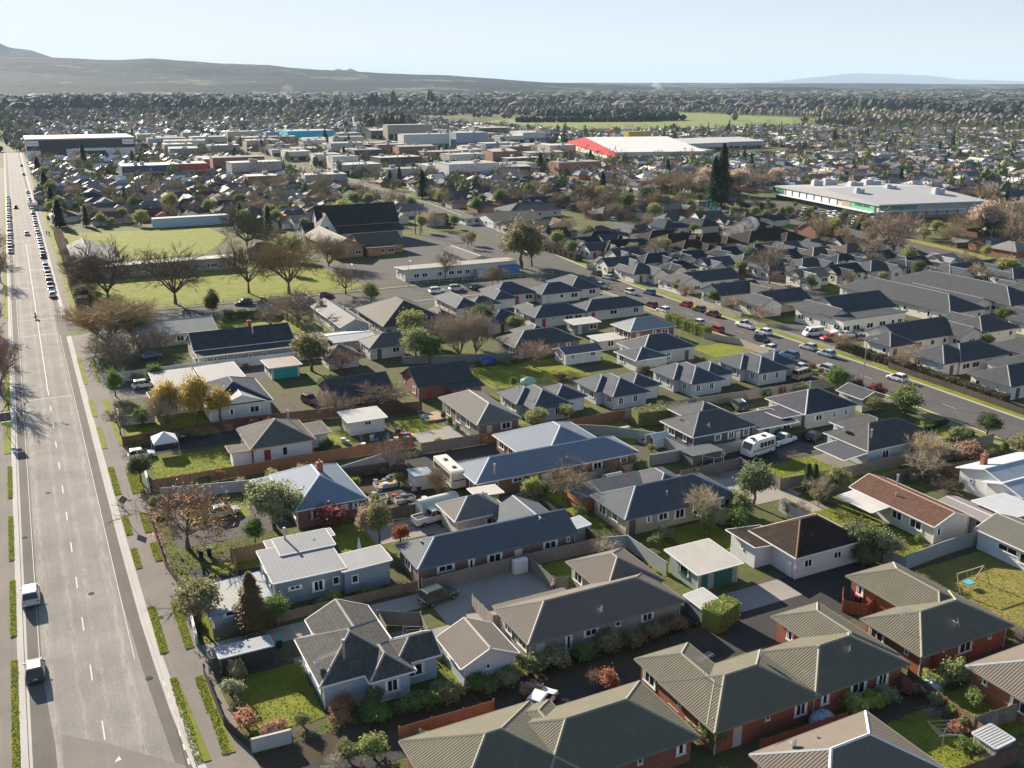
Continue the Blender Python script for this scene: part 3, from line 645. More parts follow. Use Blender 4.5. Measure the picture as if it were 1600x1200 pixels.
def make_car(kind):
    body = MB(); W2 = .88
    dims = {'hatch': (4.0, 1.5), 'sedan': (4.6, 1.45), 'wagon': (4.6, 1.5), 'suv': (4.6, 1.72), 'ute': (5.3, 1.78), 'van': (4.8, 1.98)}; L, H = dims[kind]; h = L/2; zb = {'suv': 1.02, 'ute': 1.08, 'van': 1.05}.get(kind, .9); lo = .32 if kind in ('ute', 'suv') else .22
    if kind in ('suv', 'ute', 'van'): W2 = .92
    hood = zb-.08; nose = zb-.25
    if kind == 'van': st = [(-h, lo, zb, W2*.94, W2*.92), (-h+.1, lo-.05, zb+.02, W2, W2*.97), (h-.5, lo-.05, zb, W2, W2*.96), (h-.1, lo, nose, W2*.95, W2*.85), (h, lo+.05, nose-.2, W2*.85, W2*.75)]
    else: st = [(-h, lo+.1, zb-.18, W2*.86, W2*.8), (-h+.12, lo, zb-.04, W2*.97, W2*.9), (-h*.45, lo, zb, W2, W2*.94), (h*.35, lo, zb, W2, W2*.94), (h*.62, lo, hood, W2*.99, W2*.9), (h-.2, lo, nose+.03, W2*.95, W2*.84), (h-.04, lo+.06, nose-.14, W2*.85, W2*.72), (h, lo+.12, nose-.22, W2*.7, W2*.6)]
    if kind == 'ute':
        st = [(-h, lo, zb, W2*.96, W2*.94), (-h+.05, lo, zb, W2, W2*.97), (h*.35, lo, zb, W2, W2*.94), (h*.6, lo, zb-.02, W2, W2*.9), (h-.12, lo, nose+.1, W2*.96, W2*.86), (h, lo+.1, nose-.12, W2*.82, W2*.7)]
    loft(body, st); wr = W2-.2
    cb = {'hatch': ((-h+.12, h*.42), (-h+.42, h*.02)), 'sedan': ((-h+.75, h*.42), (-h+1.35, h*.08)), 'wagon': ((-h+.1, h*.42), (-h+.4, h*.08)), 'suv': ((-h+.1, h*.45), (-h+.4, h*.15)), 'ute': ((-.55, h*.5), (-.3, h*.2)), 'van': ((-h+.05, h-.45), (-h+.15, h-1.15))}[kind]
    pil = {'hatch': (.5,), 'sedan': (.48,), 'wagon': (.34, .67), 'suv': (.3, .65), 'ute': (.45,), 'van': (.35, .7)}[kind]
    pn = cabin(body, None, cb[0], cb[1], zb-.02, H, W2*.92, wr, pil)
    if kind == 'ute':
        for s in (-1, 1): body.box(-h+.05, s*W2*.93-.05, zb-.02, -.6, s*W2*.93+.05, zb+.14)
        body.box(-h, -W2*.9, zb-.02, -h+.08, W2*.9, zb+.14)
    if kind in ('suv', 'wagon'):
        for s in (-1, 1): body.bar((-h+.6, s*(wr-.08), H+.1), (h*.05, s*(wr-.08), H+.1), .04)
    parts = [('body', body.mesh('car_body', M['car'], False, True), (0, 0, 0), 0)]
    for nm, gs in pn.items():
        for g in gs: parts.append((nm, g.mesh(nm, M['glass'], False), (0, 0, 0), 0))
    if 'wheel' not in WC:
        q = MB(); q.tube((0, -.1, 0), (0, .1, 0), .325, .325, 16); WC['wheel'] = q.mesh('wheel', M['tyre'], False, True)
        q = MB(); q.tube((0, -.115, 0), (0, .115, 0), .2, .2, 10); WC['rim'] = q.mesh('rim', M['rim'], False)
        q = MB(); q.box(-.03, -.16, -.07, .03, .16, .07); WC['red'] = q.mesh('tail_light', M['lamp_red'], False)
        q = MB(); q.box(-.03, -.17, -.06, .03, .17, .06); WC['hl'] = q.mesh('headlight', M['lamp_clear'], False)
        q = MB(); q.box(-.05, -.08, -.05, .05, .08, .05); WC['mir'] = q.mesh('mirror', M['black_plastic'], False)
        q = MB(); q.box(-.01, -.18, -.055, .01, .18, .055); WC['plate'] = q.mesh('number_plate', M['lamp_clear'], False)
    wx = h*.62
    for sx in (-1, 1):
        for sy in (-1, 1): parts.append(('wheel', WC['wheel'], (sx*wx, sy*(W2-.08), .325), 0))
    for sy in (-1, 1):
        parts.append(('tail_light', WC['red'], (-h+.03, sy*(W2-.25), zb-.2), 0)); parts.append(('headlight', WC['hl'], (h-.14, sy*(W2-.3), nose-.06), 0)); parts.append(('mirror', WC['mir'], (h*.36, sy*(W2+.03), zb+.04), 0))
    parts.append(('number_plate', WC['plate'], (-h-.005, 0, .6), 0))
    if kind == 'ute':
        q = MB(); q.box(-h+.1, -W2*.85, zb-.01, -.62, W2*.85, zb+.02); parts.append(('tray_cover', q.mesh('tray', M['black_plastic'], False), (0, 0, 0), 0))
    b = MB(); loft(b, st); pn = cabin(b, None, cb[0], cb[1], zb-.02, H, W2*.92, wr, pil)
    for gs in pn.values():
        for g in gs:
            for f in g.f: b.poly([g.v[i] for i in f], 1)
    for sx in (-1, 1):
        for sy in (-1, 1): b.tube((sx*wx, sy*(W2-.16), .32), (sx*wx, sy*(W2+.01), .32), .32, .32, 10, 2)
    CARS[kind] = (parts, b.mesh('car', [M['car'], M['glass'], M['tyre']], False, True))
for k in ('hatch', 'sedan', 'wagon', 'suv', 'ute', 'van'): make_car(k)
CW = {'hatch': 'hatchback', 'sedan': 'sedan', 'wagon': 'station wagon', 'suv': 'tall SUV', 'ute': 'pickup', 'van': 'van'}
CC = {'white': (.75, .75, .74), 'silver': (.45, .46, .47), 'dark grey': (.06, .065, .07), 'black': (.015, .015, .018), 'red': (.38, .02, .02), 'blue': (.05, .13, .30), 'pale blue': (.35, .45, .52), 'dark red': (.13, .015, .02), 'dark green': (.04, .055, .045), 'gold': (.42, .37, .27)}
def car(kind, color, x, y, heading, where, group=None, near=True):
    """heading in degrees: 0 points along +X, 90 along +Y"""
    lab = f'{color} {CW[kind]} {where}'
    if near:
        o = empty('parked_car' if 'parked' in where else 'car', (x, y, .03), lab, 'car', group, R(heading))
        for nm, me, loc, rz in CARS[kind][0]:
            c = link(nm, me, o, CC[color], loc, rz)
            if nm == 'wheel': link('rim', WC['rim'], c)
    else: o = tag(link('parked_car' if 'parked' in where else 'car', CARS[kind][1], None, CC[color], (x, y, .03), R(heading)), lab, 'car', group)
    return o
# ---------------------------------------------------------------- ground, streets
sheet('ground', M['ground'], [(-45000, -45000), (45000, -45000), (45000, 45000), (-45000, 45000)], 0)
KR = [(8.6, 60), (7.8, 67), (7.2, 73.5), (6.7, 82), (6.4, 90), (6.15, 100), (6.0, 120), (6.0, 236)]
NR = [(6.0, 259), (6.0, 930)]
LL = [(-5.6, 40), (-5.8, 90), (-5.9, 160), (-6.0, 930)]
rect('shoulder', M['shoulder_seal'], -6.2, 30, 6.3, 930, .012)
sheet('shoulder', M['shoulder_seal'], [(6.2, 30), (12, 30), (8.7, 60), (7.3, 73.5), (6.3, 92)], .012)
sheet('road', M['seal'], [(-3.2, 30), (6.8, 30), (5.6, 72), (4.7, 90), (4.3, 105), (4.0, 240), (4.0, 930), (-4.0, 930), (-4.0, 92), (-3.4, 81)], .02)
rect('pavement', M['path'], -40, 30, -6.1, 760, .10)
strip('kerb', M['kerb_concrete'], LL, -.35, .25, .02, .11)
strip('kerb', M['kerb_concrete'], KR, -.2, .42, .02, .11); strip('kerb', M['kerb_concrete'], NR, -.2, .42, .02, .11)
strip('pavement', M['path'], KR, .4, 4.2, .03, .08); strip('pavement', M['path'], NR, .4, 2.4, .03, .08)
for nm, L_, a, b_ in (('channel', KR, -.55, -.21), ('channel', NR, -.5, -.21), ('channel', LL, .26, .55)): strip(nm, M['kerb_concrete'], L_, a, b_, .026)
mk = MB()
for i in range(32):
    y = 71.5+10*i; x0 = .1 if y > 95 else .1+(95-y)*.028
    mk.poly([(x0-.06, y-1.5, .027), (x0+.06, y-1.5, .027), (x0+.06, y+1.5, .027), (x0-.06, y+1.5, .027)])
    if y > 190: mk.poly([(-.0, y+1.5, .027), (.12, y+1.5, .027), (.12, y+8.5, .027), (-.0, y+8.5, .027)])
for y in (240, 257, 188, 300, 330):
    mk.poly([(-4.0, y, .028), (4.0, y, .028), (4.0, y+.18, .028), (-4.0, y+.18, .028)])
for s_, y0, y1 in ((4.22, 92, 238), (-4.2, 94, 500), (4.2, 262, 500)): mk.poly([(s_-.03, y0, .028), (s_+.03, y0, .028), (s_+.03, y1, .028), (s_-.03, y1, .028)])
for i in range(8):
    x, y = 6.75+i*.02-(.08*i if i > 3 else 0), 86-i*2.1; mk.poly([(x-.55+i*.1, y, .028), (x-.4+i*.1, y, .028), (x-.4+i*.1, y+.9, .028), (x-.55+i*.1, y+.9, .028)])
mk.poly([(.9, 76.5, .028), (1.5, 76.6, .028), (1.35, 77.2, .028)])
struct('road_markings', mk.mesh('road_markings', M['markings'], False))
sheet('road_patch', M['path'], [(-3.0, 30), (7.4, 30), (6.2, 73.4), (.8, 79.2), (-2.9, 82.6)], .0235)
for x, y in ((1.4, 108), (-1.8, 141), (5.1, 88), (-5, 127), (2.2, 171), (7.6, 99), (8.1, 133)):
    b = MB(); b.tube((0, 0, -.02), (0, 0, .012), .34, .34, 14); o = struct('manhole_cover', b.mesh('manhole_cover', M['dark_asphalt'], False)); o.location = (x, y, .12 if x > 6.4 else .026)
def verge(x0, x1, y0, y1, sx=0):
    b = MB(); n = max(2, int((y1-y0)/.8)); rr = random.Random(int(y0)); h = .17
    for i in range(n):
        ya, yb = y0+(y1-y0)*i/n, y0+(y1-y0)*(i+1)/n; s0, s1 = sx*(1-i/n), sx*(1-(i+1)/n)
        b.poly([(x0+s0, ya, h), (x1+s0, ya, h), (x1+s1, yb, h), (x0+s1, yb, h)])
    o = struct('grass_verge', b.mesh('grass_verge', M['lawn'], False)); return o
for a in ((6.6, 7.4, 91.6, 101.8), (6.8, 7.5, 73, 86.8, .75), (9.0, 9.85, 91.4, 101.8), (9.0, 9.8, 73.2, 86, .5), (6.3, 7.1, 172.8, 183), (6.4, 7.2, 155.7, 167.3), (6.45, 7.3, 135.7, 147), (6.5, 7.3, 121.6, 127.2), (6.5, 7.25, 111.6, 117.4),
          (8.7, 9.7, 172.5, 182.6), (8.9, 9.8, 156, 170), (8.7, 10.3, 135, 144), (8.7, 9.7, 121.3, 127.6), (8.8, 9.7, 112.5, 118), (6.3, 7.1, 194, 215), (8.6, 9.5, 195, 213), (8.2, 9.9, 262, 560),
          (-6.75, -6.15, 101.7, 115), (-6.75, -6.15, 78, 97), (-6.8, -6.2, 141, 154), (-6.8, -6.2, 120.5, 134.4), (-7.2, -6.3, 160, 215), (-7.2, -6.3, 262, 560), (-6.75, -6.15, 50, 76)): verge(*a)
def tufts(name, areas, dens, size, z, label):
    V, Fc = [], []; r_ = random.Random(8)
    for (x0, y0, x1, y1) in areas:
        for _ in range(int((x1-x0)*(y1-y0)*dens)):
            x, y = r_.uniform(x0, x1), r_.uniform(y0, y1); a = r_.uniform(0, 6.28); s_ = size*r_.uniform(.5, 1.4); k = len(V)
            V += [(x-s_*math.cos(a), y-s_*math.sin(a), z), (x+s_*math.cos(a), y+s_*math.sin(a), z), (x+r_.gauss(0, s_), y+r_.gauss(0, s_), z+s_*1.5)]; Fc.append((k, k+1, k+2))
    me = bpy.data.meshes.new(name); me.from_pydata(V, [], Fc); me.materials.append(M['leaf']); o = link(name, me, None, (.17, .20, .035)); o['kind'] = 'stuff'; o['label'] = label; o['category'] = 'grass'
tufts('grass', [(6.6, 91.6, 7.4, 101.8), (6.9, 73, 7.6, 80), (6.8, 80, 7.5, 86.8), (9.0, 91.4, 9.85, 101.8), (9.2, 73.2, 9.95, 80), (9.0, 80, 9.8, 86), (6.45, 135.7, 7.3, 147), (6.5, 121.6, 7.3, 127.2), (6.5, 111.6, 7.25, 117.4), (8.7, 135, 10.3, 144), (8.7, 121.3, 9.7, 127.6), (8.8, 112.5, 9.7, 118), (-6.75, 101.7, -6.15, 115), (-6.75, 78, -6.15, 97), (-6.8, 141, -6.2, 154), (-6.8, 120.5, -6.2, 134.4)], 120, .06, .165, 'coarse long grass on the street verges')
tufts('grass', [(12.2, 74.6, 18.6, 84.2), (86.9, 52, 100.4, 70.6), (88.6, 71.6, 95, 88.4), (93.5, 96.2, 103.2, 104), (60.2, 43, 68, 51.2), (31, 72.4, 37.8, 79), (67.6, 84, 75, 92.6), (12.2, 139.5, 23.5, 148.2), (56, 82.5, 66.5, 91.5), (9.9, 106, 11.8, 128), (12, 109, 25, 114.6), (22, 92.2, 34, 95.2), (9.6, 72, 60, 73.6)], 20, .065, .03, 'tufts and weeds in the garden lawns')
# second street with its kerbs, grass and footpath
BC = [(136, 20), (139, 60), (142, 100), (143.6, 130), (144.8, 180), (146.5, 225), (150, 265), (156, 310), (164, 375), (170, 440), (171, 640), (173, 900), (174, 1200)]
strip('road', M['asphalt'], BC, -5.6, 5.6, .03); strip('kerb', M['kerb_concrete'], BC, 5.5, 5.9, .02, .11); strip('kerb', M['kerb_concrete'], BC[:6], -5.9, -5.5, .02, .11)
strip('grass_verge', M['lawn'], BC[:9], 5.9, 8.2, .10); strip('grass_verge', M['lawn'], BC[:6], -7.2, -5.9, .10); strip('pavement', M['path'], BC, 8.2, 10, .11)
strip('pavement', M['path'], BC[:6], -8.6, -7.2, .11)
strip('road', M['asphalt'], [(6, 247.5), (100, 247), (144, 246)], -6, 5.5, .024)
strip('pavement', M['path'], [(9, 236.5), (136, 236.5)], 0, 1.6, .03, .06); strip('pavement', M['path'], [(9, 256.2), (100, 256)], 0, 1.5, .03, .06)
strip('road', M['asphalt'], [(160, 322), (210, 330), (286, 345)], -4.5, 4.5, .034)
RC = [(255, 60), (262, 150), (268, 195), (277, 230), (287, 288), (287, 340), (290, 420), (296, 560), (300, 760)]
strip('road', M['asphalt'], RC, -6, 6, .036); strip('grass_verge', M['dry_lawn'], RC[:7], 6.2, 11, .06); strip('grass_verge', M['dry_lawn'], RC[:7], -9, -6.2, .06)
mk2 = MB()
for i in range(14): y = 100+i*10; x = 142+(y-100)*.036; mk2.poly([(x-.05, y, .036), (x+.07, y, .036), (x+.15, y+3, .036), (x+.05, y+3, .036)])
struct('road_markings', mk2.mesh('road_markings', M['markings'], False))
# drives, yards, lawns and beds
for m_, z, rs in (('dark_asphalt', .016, [(11.5, 66.2, 72, 71.9), (57.8, 66, 84.5, 76.2), (12, 105.2, 34, 108.6), (49, 126, 62, 131), (44, 124, 68, 130.8), (70, 131.2, 133, 136), (12, 150, 38, 156), (85.5, 105, 107, 111.6)]),
                 ('concrete_slab', .02, [(10, 88.6, 37, 91.6), (34.5, 82.3, 48, 91.8), (31, 78.6, 38, 84), (59.5, 72.2, 72.5, 76.2), (41.5, 101, 49, 106), (33.5, 105, 43, 110.6), (52, 135.4, 60.5, 141.5), (89, 80, 91, 94), (83.5, 93.6, 92, 104.8)]),
                 ('asphalt', .016, [(12, 115, 26, 127.5), (100, 105, 112, 113), (10, 182, 40, 192.8), (66, 230, 150, 240), (80, 258, 150, 300), (112, 300, 150, 345), (291, 296, 330, 400), (155, 152, 185, 172), (290.5, 262, 320, 296), (186, 176, 192, 250), (150, 226, 190, 232), (226, 150, 232, 225), (176, 292, 230, 300)]),
                 ('gravel', .017, [(9.6, 181, 26, 186), (55, 136.5, 61, 142), (97, 76, 103, 81), (84, 96, 92, 100)]),
                 ('garden_soil', .018, [(35.8, 112.5, 45.8, 127.4), (10, 69, 60, 72.4), (22, 92.2, 34, 95.2), (63, 45, 70, 54), (86, 82, 94, 90), (38, 72, 58, 73.5)]),
                 ('path', .026, [(91.2, 79.5, 92.2, 91), (59.5, 141.6, 61, 150), (18.3, 84.2, 30, 85.2), (102.5, 96, 107, 104)])):
    for r_ in rs: rect({'garden_soil': 'garden_bed', 'concrete_slab': 'driveway', 'dark_asphalt': 'driveway', 'asphalt': 'car_park', 'gravel': 'gravel_yard', 'path': 'path'}[m_], M[m_], *r_, z+.0006*(r_[0] % 7))
for r_ in [(12.2, 74.6, 18.6, 84.2), (10.9, 92, 12, 98), (12.2, 139.5, 23.5, 148.2), (14.5, 106, 20, 108.8), (29.5, 99.6, 34, 112.4), (51.5, 141, 57.7, 149), (39.3, 142, 43, 146), (72.2, 121, 86.4, 131.4), (60, 97, 70.5, 110.2), (56, 82.5, 66.5, 91.5), (48.2, 82.6, 61, 91.3),
           (67.6, 84, 75, 92.6), (93.5, 96.2, 103.2, 104), (88.6, 71.6, 95, 88.4), (70.8, 44.8, 74.4, 52), (60.2, 43, 68, 51.2), (74.6, 156.5, 96, 171), (125.6, 155.8, 138, 165), (10.5, 156, 25, 169), (31, 72.4, 37.8, 79), (101, 91, 111.5, 95.6), (123, 92.6, 134, 108), (26, 194.2, 62, 197), (38, 215, 60, 236), (70, 136.8, 74, 150), (14, 121, 22, 127.5)]: rect('lawn', M['lawn'], *r_, .03)
for r_ in [(86.9, 52, 100.4, 70.6), (99.8, 61, 106, 71)]: rect('lawn', M['dry_lawn'], *r_, .03)
sheet('park_lawn', M['lawn'], [(11, 257.5), (79, 257.2), (84, 263), (82, 294), (62, 303), (12, 304)], .04)
sheet('playing_field', M['lawn'], [(11.5, 336), (54, 338), (68, 372), (66, 403), (12, 410)], .05)
sheet('field', M['field'], [(600, 1135), (690, 1062), (900, 1030), (1080, 1058), (1220, 1300), (1220, 1720), (800, 1560), (655, 1400)], .2)
sheet('field', M['field'], [(225, 1290), (330, 1240), (380, 1330), (260, 1400)], .2)
# ---------------------------------------------------------------- the near houses
OL = (.195, .182, .125); DK = (.045, .053, .066); MODC = (.065, .09, .13); WH = (.72, .71, .69)
house('bungalow', 'grey blue weatherboard bungalow with grey tiled hip roofs behind the square front lawn', [(18.4, 75.3, 26.8, 84.2, 'h', 2.7, .55), (22.6, 73.9, 27.1, 80, 'h', 2.7, .55), (25.5, 75.3, 30.2, 80, 'k', 2.7, .55), (20.3, 80, 26.9, 87.4, 'y', 2.6, .47)],
      ('tile', (.17, .165, .15)), ('board', (.42, .50, .56)), 'grey blue weatherboard bungalow', openings=[('window', 24.9, 74.42, 'front', 1.5, 1.3)], extras=[('flue', 21.3, 77.2, 4.3), ('aerial', 19.6, 76.1, 3.2), ('dish', 19, 77.6, 3.1)], trim=WH)
house('garage', 'pale blue garage with a brown ribbed gable roof beside the concrete drive', [(31, 72.5, 37.1, 78.6, 'y', 2.5, .47)], ('ribbed', (.27, .23, .19)), ('board', (.52, .58, .63)), 'pale blue garage', 'garage', openings=[('window', 31.5, 76, 'left', 1.5, .8)], trim=WH)
house('house', 'long brick house with brown tiled hip roof and dark windowless looking front slope', [(38.4, 73.2, 57.1, 80.8, 'h', 2.6, .5), (50.2, 78, 57.8, 86.6, 'h', 2.6, .5), (38.6, 80, 47, 81.6, 'mf', 2.5)], ('ribbed', (.23, .195, .165)), ('brick', (.40, .35, .29)), 'long brown roofed brick house',
      openings=[('window', 43.2, 73.7, 'front', .9, 1.6), ('window', 45.8, 73.7, 'front', 1.8, .8), ('window', 52.6, 73.7, 'front', 1.6, .9), ('window', 49, 73.7, 'front', .7, .6)], extras=[('dish', 47.5, 74.3, 3)])
house('villa_unit', 'olive ribbed roof brick unit at the bottom edge beside the white car', [(22.2, 54.4, 34.4, 65.2, 'h', 2.6, .47), (30, 54.5, 44.8, 63.4, 'h', 2.6, .5), (31.6, 58, 36, 64.6, 'h', 2.6, .47)], ('ribbed', OL), ('brick', (.33, .12, .07)), 'bottom olive roofed unit', cap=(.25, .24, .185))
house('villa_unit', 'olive ribbed roof red brick unit with two joined hips and two dishes', [(46.2, 54.3, 58, 62.5, 'h', 2.6, .47), (46.3, 55.5, 52.5, 66.6, 'h', 2.6, .47), (57.3, 54.35, 69, 62.3, 'h', 2.6, .47), (63, 56, 69.3, 66.8, 'h', 2.6, .47)], ('ribbed', OL), ('brick', (.36, .12, .065)), 'twin hipped olive roofed unit', cap=(.25, .24, .185),
      extras=[('aerial', 49, 59.6, 4), ('dish', 55.8, 59.8, 3.8), ('dish', 64, 57, 3.5), ('vent', 61, 58.2, 4.2)], sides=('front', 'left'))
house('villa_unit', 'olive ribbed roof red brick unit beside the dry lawn with its swing', [(70.8, 54.6, 83.7, 62.4, 'h', 2.6, .47), (76.2, 57, 83.5, 69.8, 'h', 2.6, .47)], ('ribbed', OL), ('brick', (.38, .125, .065)), 'right olive roofed unit', cap=(.25, .24, .185), extras=[('aerial', 72, 58, 3.3), ('dish', 77.4, 56.1, 3.3)])
house('villa_unit', 'brown ribbed roof brick unit cut by the right edge at bottom', [(73.3, 43.5, 86, 51.8, 'h', 2.6, .47)], ('ribbed', (.25, .205, .165)), ('brick', (.40, .15, .08)), 'lower right brown roofed unit', cap=WH)
house('villa_unit', 'brown roofed unit with white ridges at the bottom edge below the small lawn', [(47, 42.2, 59.8, 50.9, 'h', 2.6, .47), (46.5, 38, 53, 47, 'h', 2.6, .47)], ('ribbed', (.25, .205, .165)), ('brick', (.40, .15, .08)), 'bottom brown roofed unit', cap=WH, extras=[('dish', 50.1, 49, 3.2, R(200)), ('vent', 52.6, 49.2, 3.2)])
house('house', 'white house with very dark brown tiled pyramid roof and white veranda', [(73.6, 74.8, 84.3, 83.1, 'h', 3.0, .55), (71.2, 79, 76.5, 84.4, 'ml', 2.5, .1)], ('tile', (.075, .052, .04)), ('plain', (.66, .67, .66)), 'white dark tiled house', openings=[('window', 76, 75.35, 'front', 1.6, 1), ('window', 80.5, 75.35, 'front', 1.6, .9), ('window', 82.6, 75.35, 'front', .9, .6), ('door', 74.1, 76.3, 'left', .9, 2)], trim=WH, cap=(.13, .08, .05))
house('house', 'pale gabled house with mottled rusty brown tile roof and white patio cover', [(95.1, 74.2, 102, 88.2, 'y', 2.6, .38)], ('tile', (.25, .135, .095)), ('plain', (.62, .58, .50)), 'rusty roofed house', openings=[('window', 95.62, 84.2, 'left', 1.8, 1.1), ('window', 95.62, 77.3, 'left', 2.2, 1.2), ('window', 96.4, 74.5, 'front', 1, 1.1)], extras=[('flue', 98.8, 83.6, 4), ('vent', 97, 82, 3.4)], trim=WH, sides=('left',))
house('patio_cover', 'white patio cover over glazed screens on the rusty roofed house lawn side', [(92, 81.2, 95.3, 87.2, 'mr', 2.3, .08)], ('sheet', (.72, .7, .64)), nowall=True, cat='patio cover', trim=WH)
house('house', 'dark grey roofed house with pale blue walls and striped lean to near the street', [(107, 96.4, 122, 105.6, 'h', 2.8, .5), (111.5, 99, 119.5, 109, 'h', 2.8, .47)], ('sheet', (.085, .085, .09)), ('board', (.50, .58, .64)), 'pale blue walled house', openings=[('window', 111.2, 96.95, 'front', 1.8, 1.3), ('window', 117, 96.95, 'front', 1.4, 1.3)], extras=[('flue', 109.6, 98.5, 3.8), ('dish', 108.6, 102.5, 3.4)], trim=WH)
house('veranda', 'striped clear roofed veranda with brick paving beside the pale blue walled house', [(102.4, 96.5, 107.3, 102.6, 'mr', 2.2, .08)], ('ribbed', (.10, .12, .15)), nowall=True, cat='veranda', trim=WH)
house('house', 'cream house with navy blue hip roof beyond the parked caravan', [(110.5, 113.3, 122.4, 123.2, 'h', 2.8, .47), (106, 113.8, 111.2, 120, 'mf', 2.5, .04), (99.8, 112, 108, 119, 'mb', 2.4, .03)], ('sheet', (.035, .045, .085)), ('board', (.62, .58, .48)), 'navy roofed house', openings=[('window', 114, 113.85, 'front', 1.8, 1), ('window', 117.4, 113.85, 'front', 1.2, 1), ('window', 120, 113.85, 'front', 1.2, 1)], extras=[('flue', 116, 118.5, 5)], trim=WH, cap=(.4, .4, .42))
house('garage', 'cream double garage with dark blue gable roof beside the street', [(125.6, 115.8, 131.2, 121.9, 'y', 2.5, .38)], ('ribbed', (.07, .085, .11)), ('board', (.62, .58, .48)), 'cream double garage', 'garage', openings=[('window', 126, 119, 'left', 1.2, .6), ('window', 128.6, 116.12, 'front', 1.4, .6)], trim=WH)
house('house', 'charcoal hip roofed house with slate grey walls left of the caravan', [(87.8, 113.2, 100.3, 122, 'h', 2.6, .5), (92.5, 118, 100.6, 126.6, 'h', 2.6, .47)], ('sheet', (.10, .11, .125)), ('brick', (.17, .17, .175)), 'charcoal hip roofed house', openings=[('window', 95.6, 113.7, 'front', 1.4, 1.1), ('door', 97, 113.7, 'front', .9, 2), ('window', 98.6, 113.7, 'front', 1.3, 1.1), ('window', 93, 113.7, 'front', 1.4, 1)], extras=[('dish', 91.9, 114.4, 3.1), ('vent', 89.5, 119, 3.4)], trim=WH)
house('house', 'sprawling red brick house with light blue metal roof and long front wing', [(50.4, 111.6, 77.1, 119.5, 'h', 2.6, .47), (60.8, 112.2, 74.6, 128.2, 'h', 2.6, .47)], ('sheet', (.20, .25, .32)), ('brick', (.36, .17, .11)), 'sprawling light blue roofed house', openings=[('door', 61.6, 112.1, 'front', 1.6, 2), ('window', 57, 112.1, 'front', 1.8, .6), ('window', 64, 112.1, 'front', .9, .9), ('window', 70, 112.1, 'front', 1.8, 1.1), ('window', 74.5, 112.1, 'front', 1.4, .9)], extras=[('vent', 70, 118.6, 4.4), ('flue', 53.7, 112.6, 3.2)], trim=WH, cap=(.45, .5, .55))
house('house', 'beige brick house with dark blue grey hip roof and a small bare tree in front', [(62.3, 92.9, 80, 101.5, 'h', 2.6, .5), (70, 97, 76.6, 105.6, 'h', 2.6, .47), (64, 100, 72, 104, 'mb', 2.6, .2)], ('sheet', (.10, .12, .15)), ('brick', (.60, .46, .29)), 'beige brick house', openings=[('window', 66.2, 93.4, 'front', .9, .9), ('window', 68.4, 93.4, 'front', 1.8, 1), ('window', 71, 93.4, 'front', 1.8, 1.3), ('window', 62.85, 96, 'left', 1.5, 1)], extras=[('vent', 70, 95, 3.8)], cap=(.3, .33, .38))
house('house', 'long low brick house with shiny blue grey sheet roof above the paling fence', [(34.4, 92.3, 55.2, 99.4, 'k', 2.6, .5), (48, 95, 55, 102.6, 'y', 2.6, .47)], ('sheet', (.13, .16, .20)), ('brick', (.27, .17, .13)), 'long blue grey roofed house', openings=[('window', 38, 92.8, 'front', 2.2, .8), ('window', 41.2, 92.8, 'front', .9, 1.4), ('window', 44.2, 92.8, 'front', 2, 1.2), ('door', 47.3, 92.8, 'front', 1, 2), ('window', 51.6, 92.8, 'front', 2, 1)], extras=[('vent', 36.5, 96.5, 3.5)], cap=(.36, .39, .43))
house('cottage', 'small cottage with streaky pale grey hip roof behind the white pickup', [(43, 101.6, 50.6, 107.8, 'h', 2.7, .55)], ('ribbed', (.27, .265, .26)), ('board', (.55, .52, .45)), 'streaky roofed cottage', 'house', extras=[('dish', 48.5, 105, 3.4)], trim=WH)
house('shed', 'tall narrow shed with flat white roof behind the streaky roofed cottage', [(48.2, 106.6, 52.2, 109.6, 'ml', 3.0, .04)], ('sheet', (.66, .64, .58)), ('board', (.45, .37, .26)), None, 'shed', detail=1)
house('house', 'grey flat roofed weatherboard house with stepped pale metal roofs by the left street', [(19, 95.6, 27.2, 103.4, 'mb', 3.0, .05), (26.6, 95.0, 32.4, 99.2, 'mr', 2.9, .03), (21.2, 101, 27.6, 105.2, 'mb', 3.4, .05), (20.4, 104, 28.4, 106, 'mb', 3.1, .03)], ('sheet', (.36, .37, .38)), ('board', (.23, .28, .33)), 'grey flat roofed house', inset=.25, winc=WH,
      openings=[('window', 21.4, 95.8, 'front', 1.6, .5), ('window', 24, 95.8, 'front', 1.5, 1.3), ('window', 26, 95.8, 'front', .8, 1), ('window', 28, 95.2, 'front', .8, 1)], extras=[('flue', 22.6, 104.6, 3.6)], trim=WH)
house('shed', 'low shed with pale ribbed roof and blue trim near the left street', [(11.8, 93, 18.4, 99.8, 'mr', 2.3, .05)], ('ribbed', (.52, .52, .50)), ('board', (.33, .38, .42)), 'pale roofed shed', 'shed', openings=[('window', 14.5, 93.5, 'front', 2.5, .6)], trim=(.1, .2, .5))
house('shed', 'small dark shed with shiny grey roof against the grey bungalow fence', [(11.3, 84.9, 16.5, 87.1, 'mf', 2.1, .04)], ('ribbed', (.45, .47, .5)), ('wood', (.06, .055, .05)), 'small dark shed', 'shed', inset=.12, detail=1, sides=())
house('house', 'red brick house with blue metal hip roof and brick chimney behind the green tree', [(26, 113.6, 35.6, 127.3, 'h', 2.7, .5), (23.4, 121, 28, 127.4, 'mr', 2.3, .05)], ('sheet', (.19, .26, .34)), ('brick', (.33, .15, .12)), 'blue roofed brick house', openings=[('window', 29, 114.15, 'front', 1.6, 1.2), ('window', 30.5, 114.15, 'front', .8, .8), ('window', 32.7, 114.15, 'front', 1, .8), ('window', 34.2, 114.15, 'front', .9, .8)], extras=[('chimney', 31.4, 120.6, 4.9)], trim=WH, cap=(.5, .55, .6))
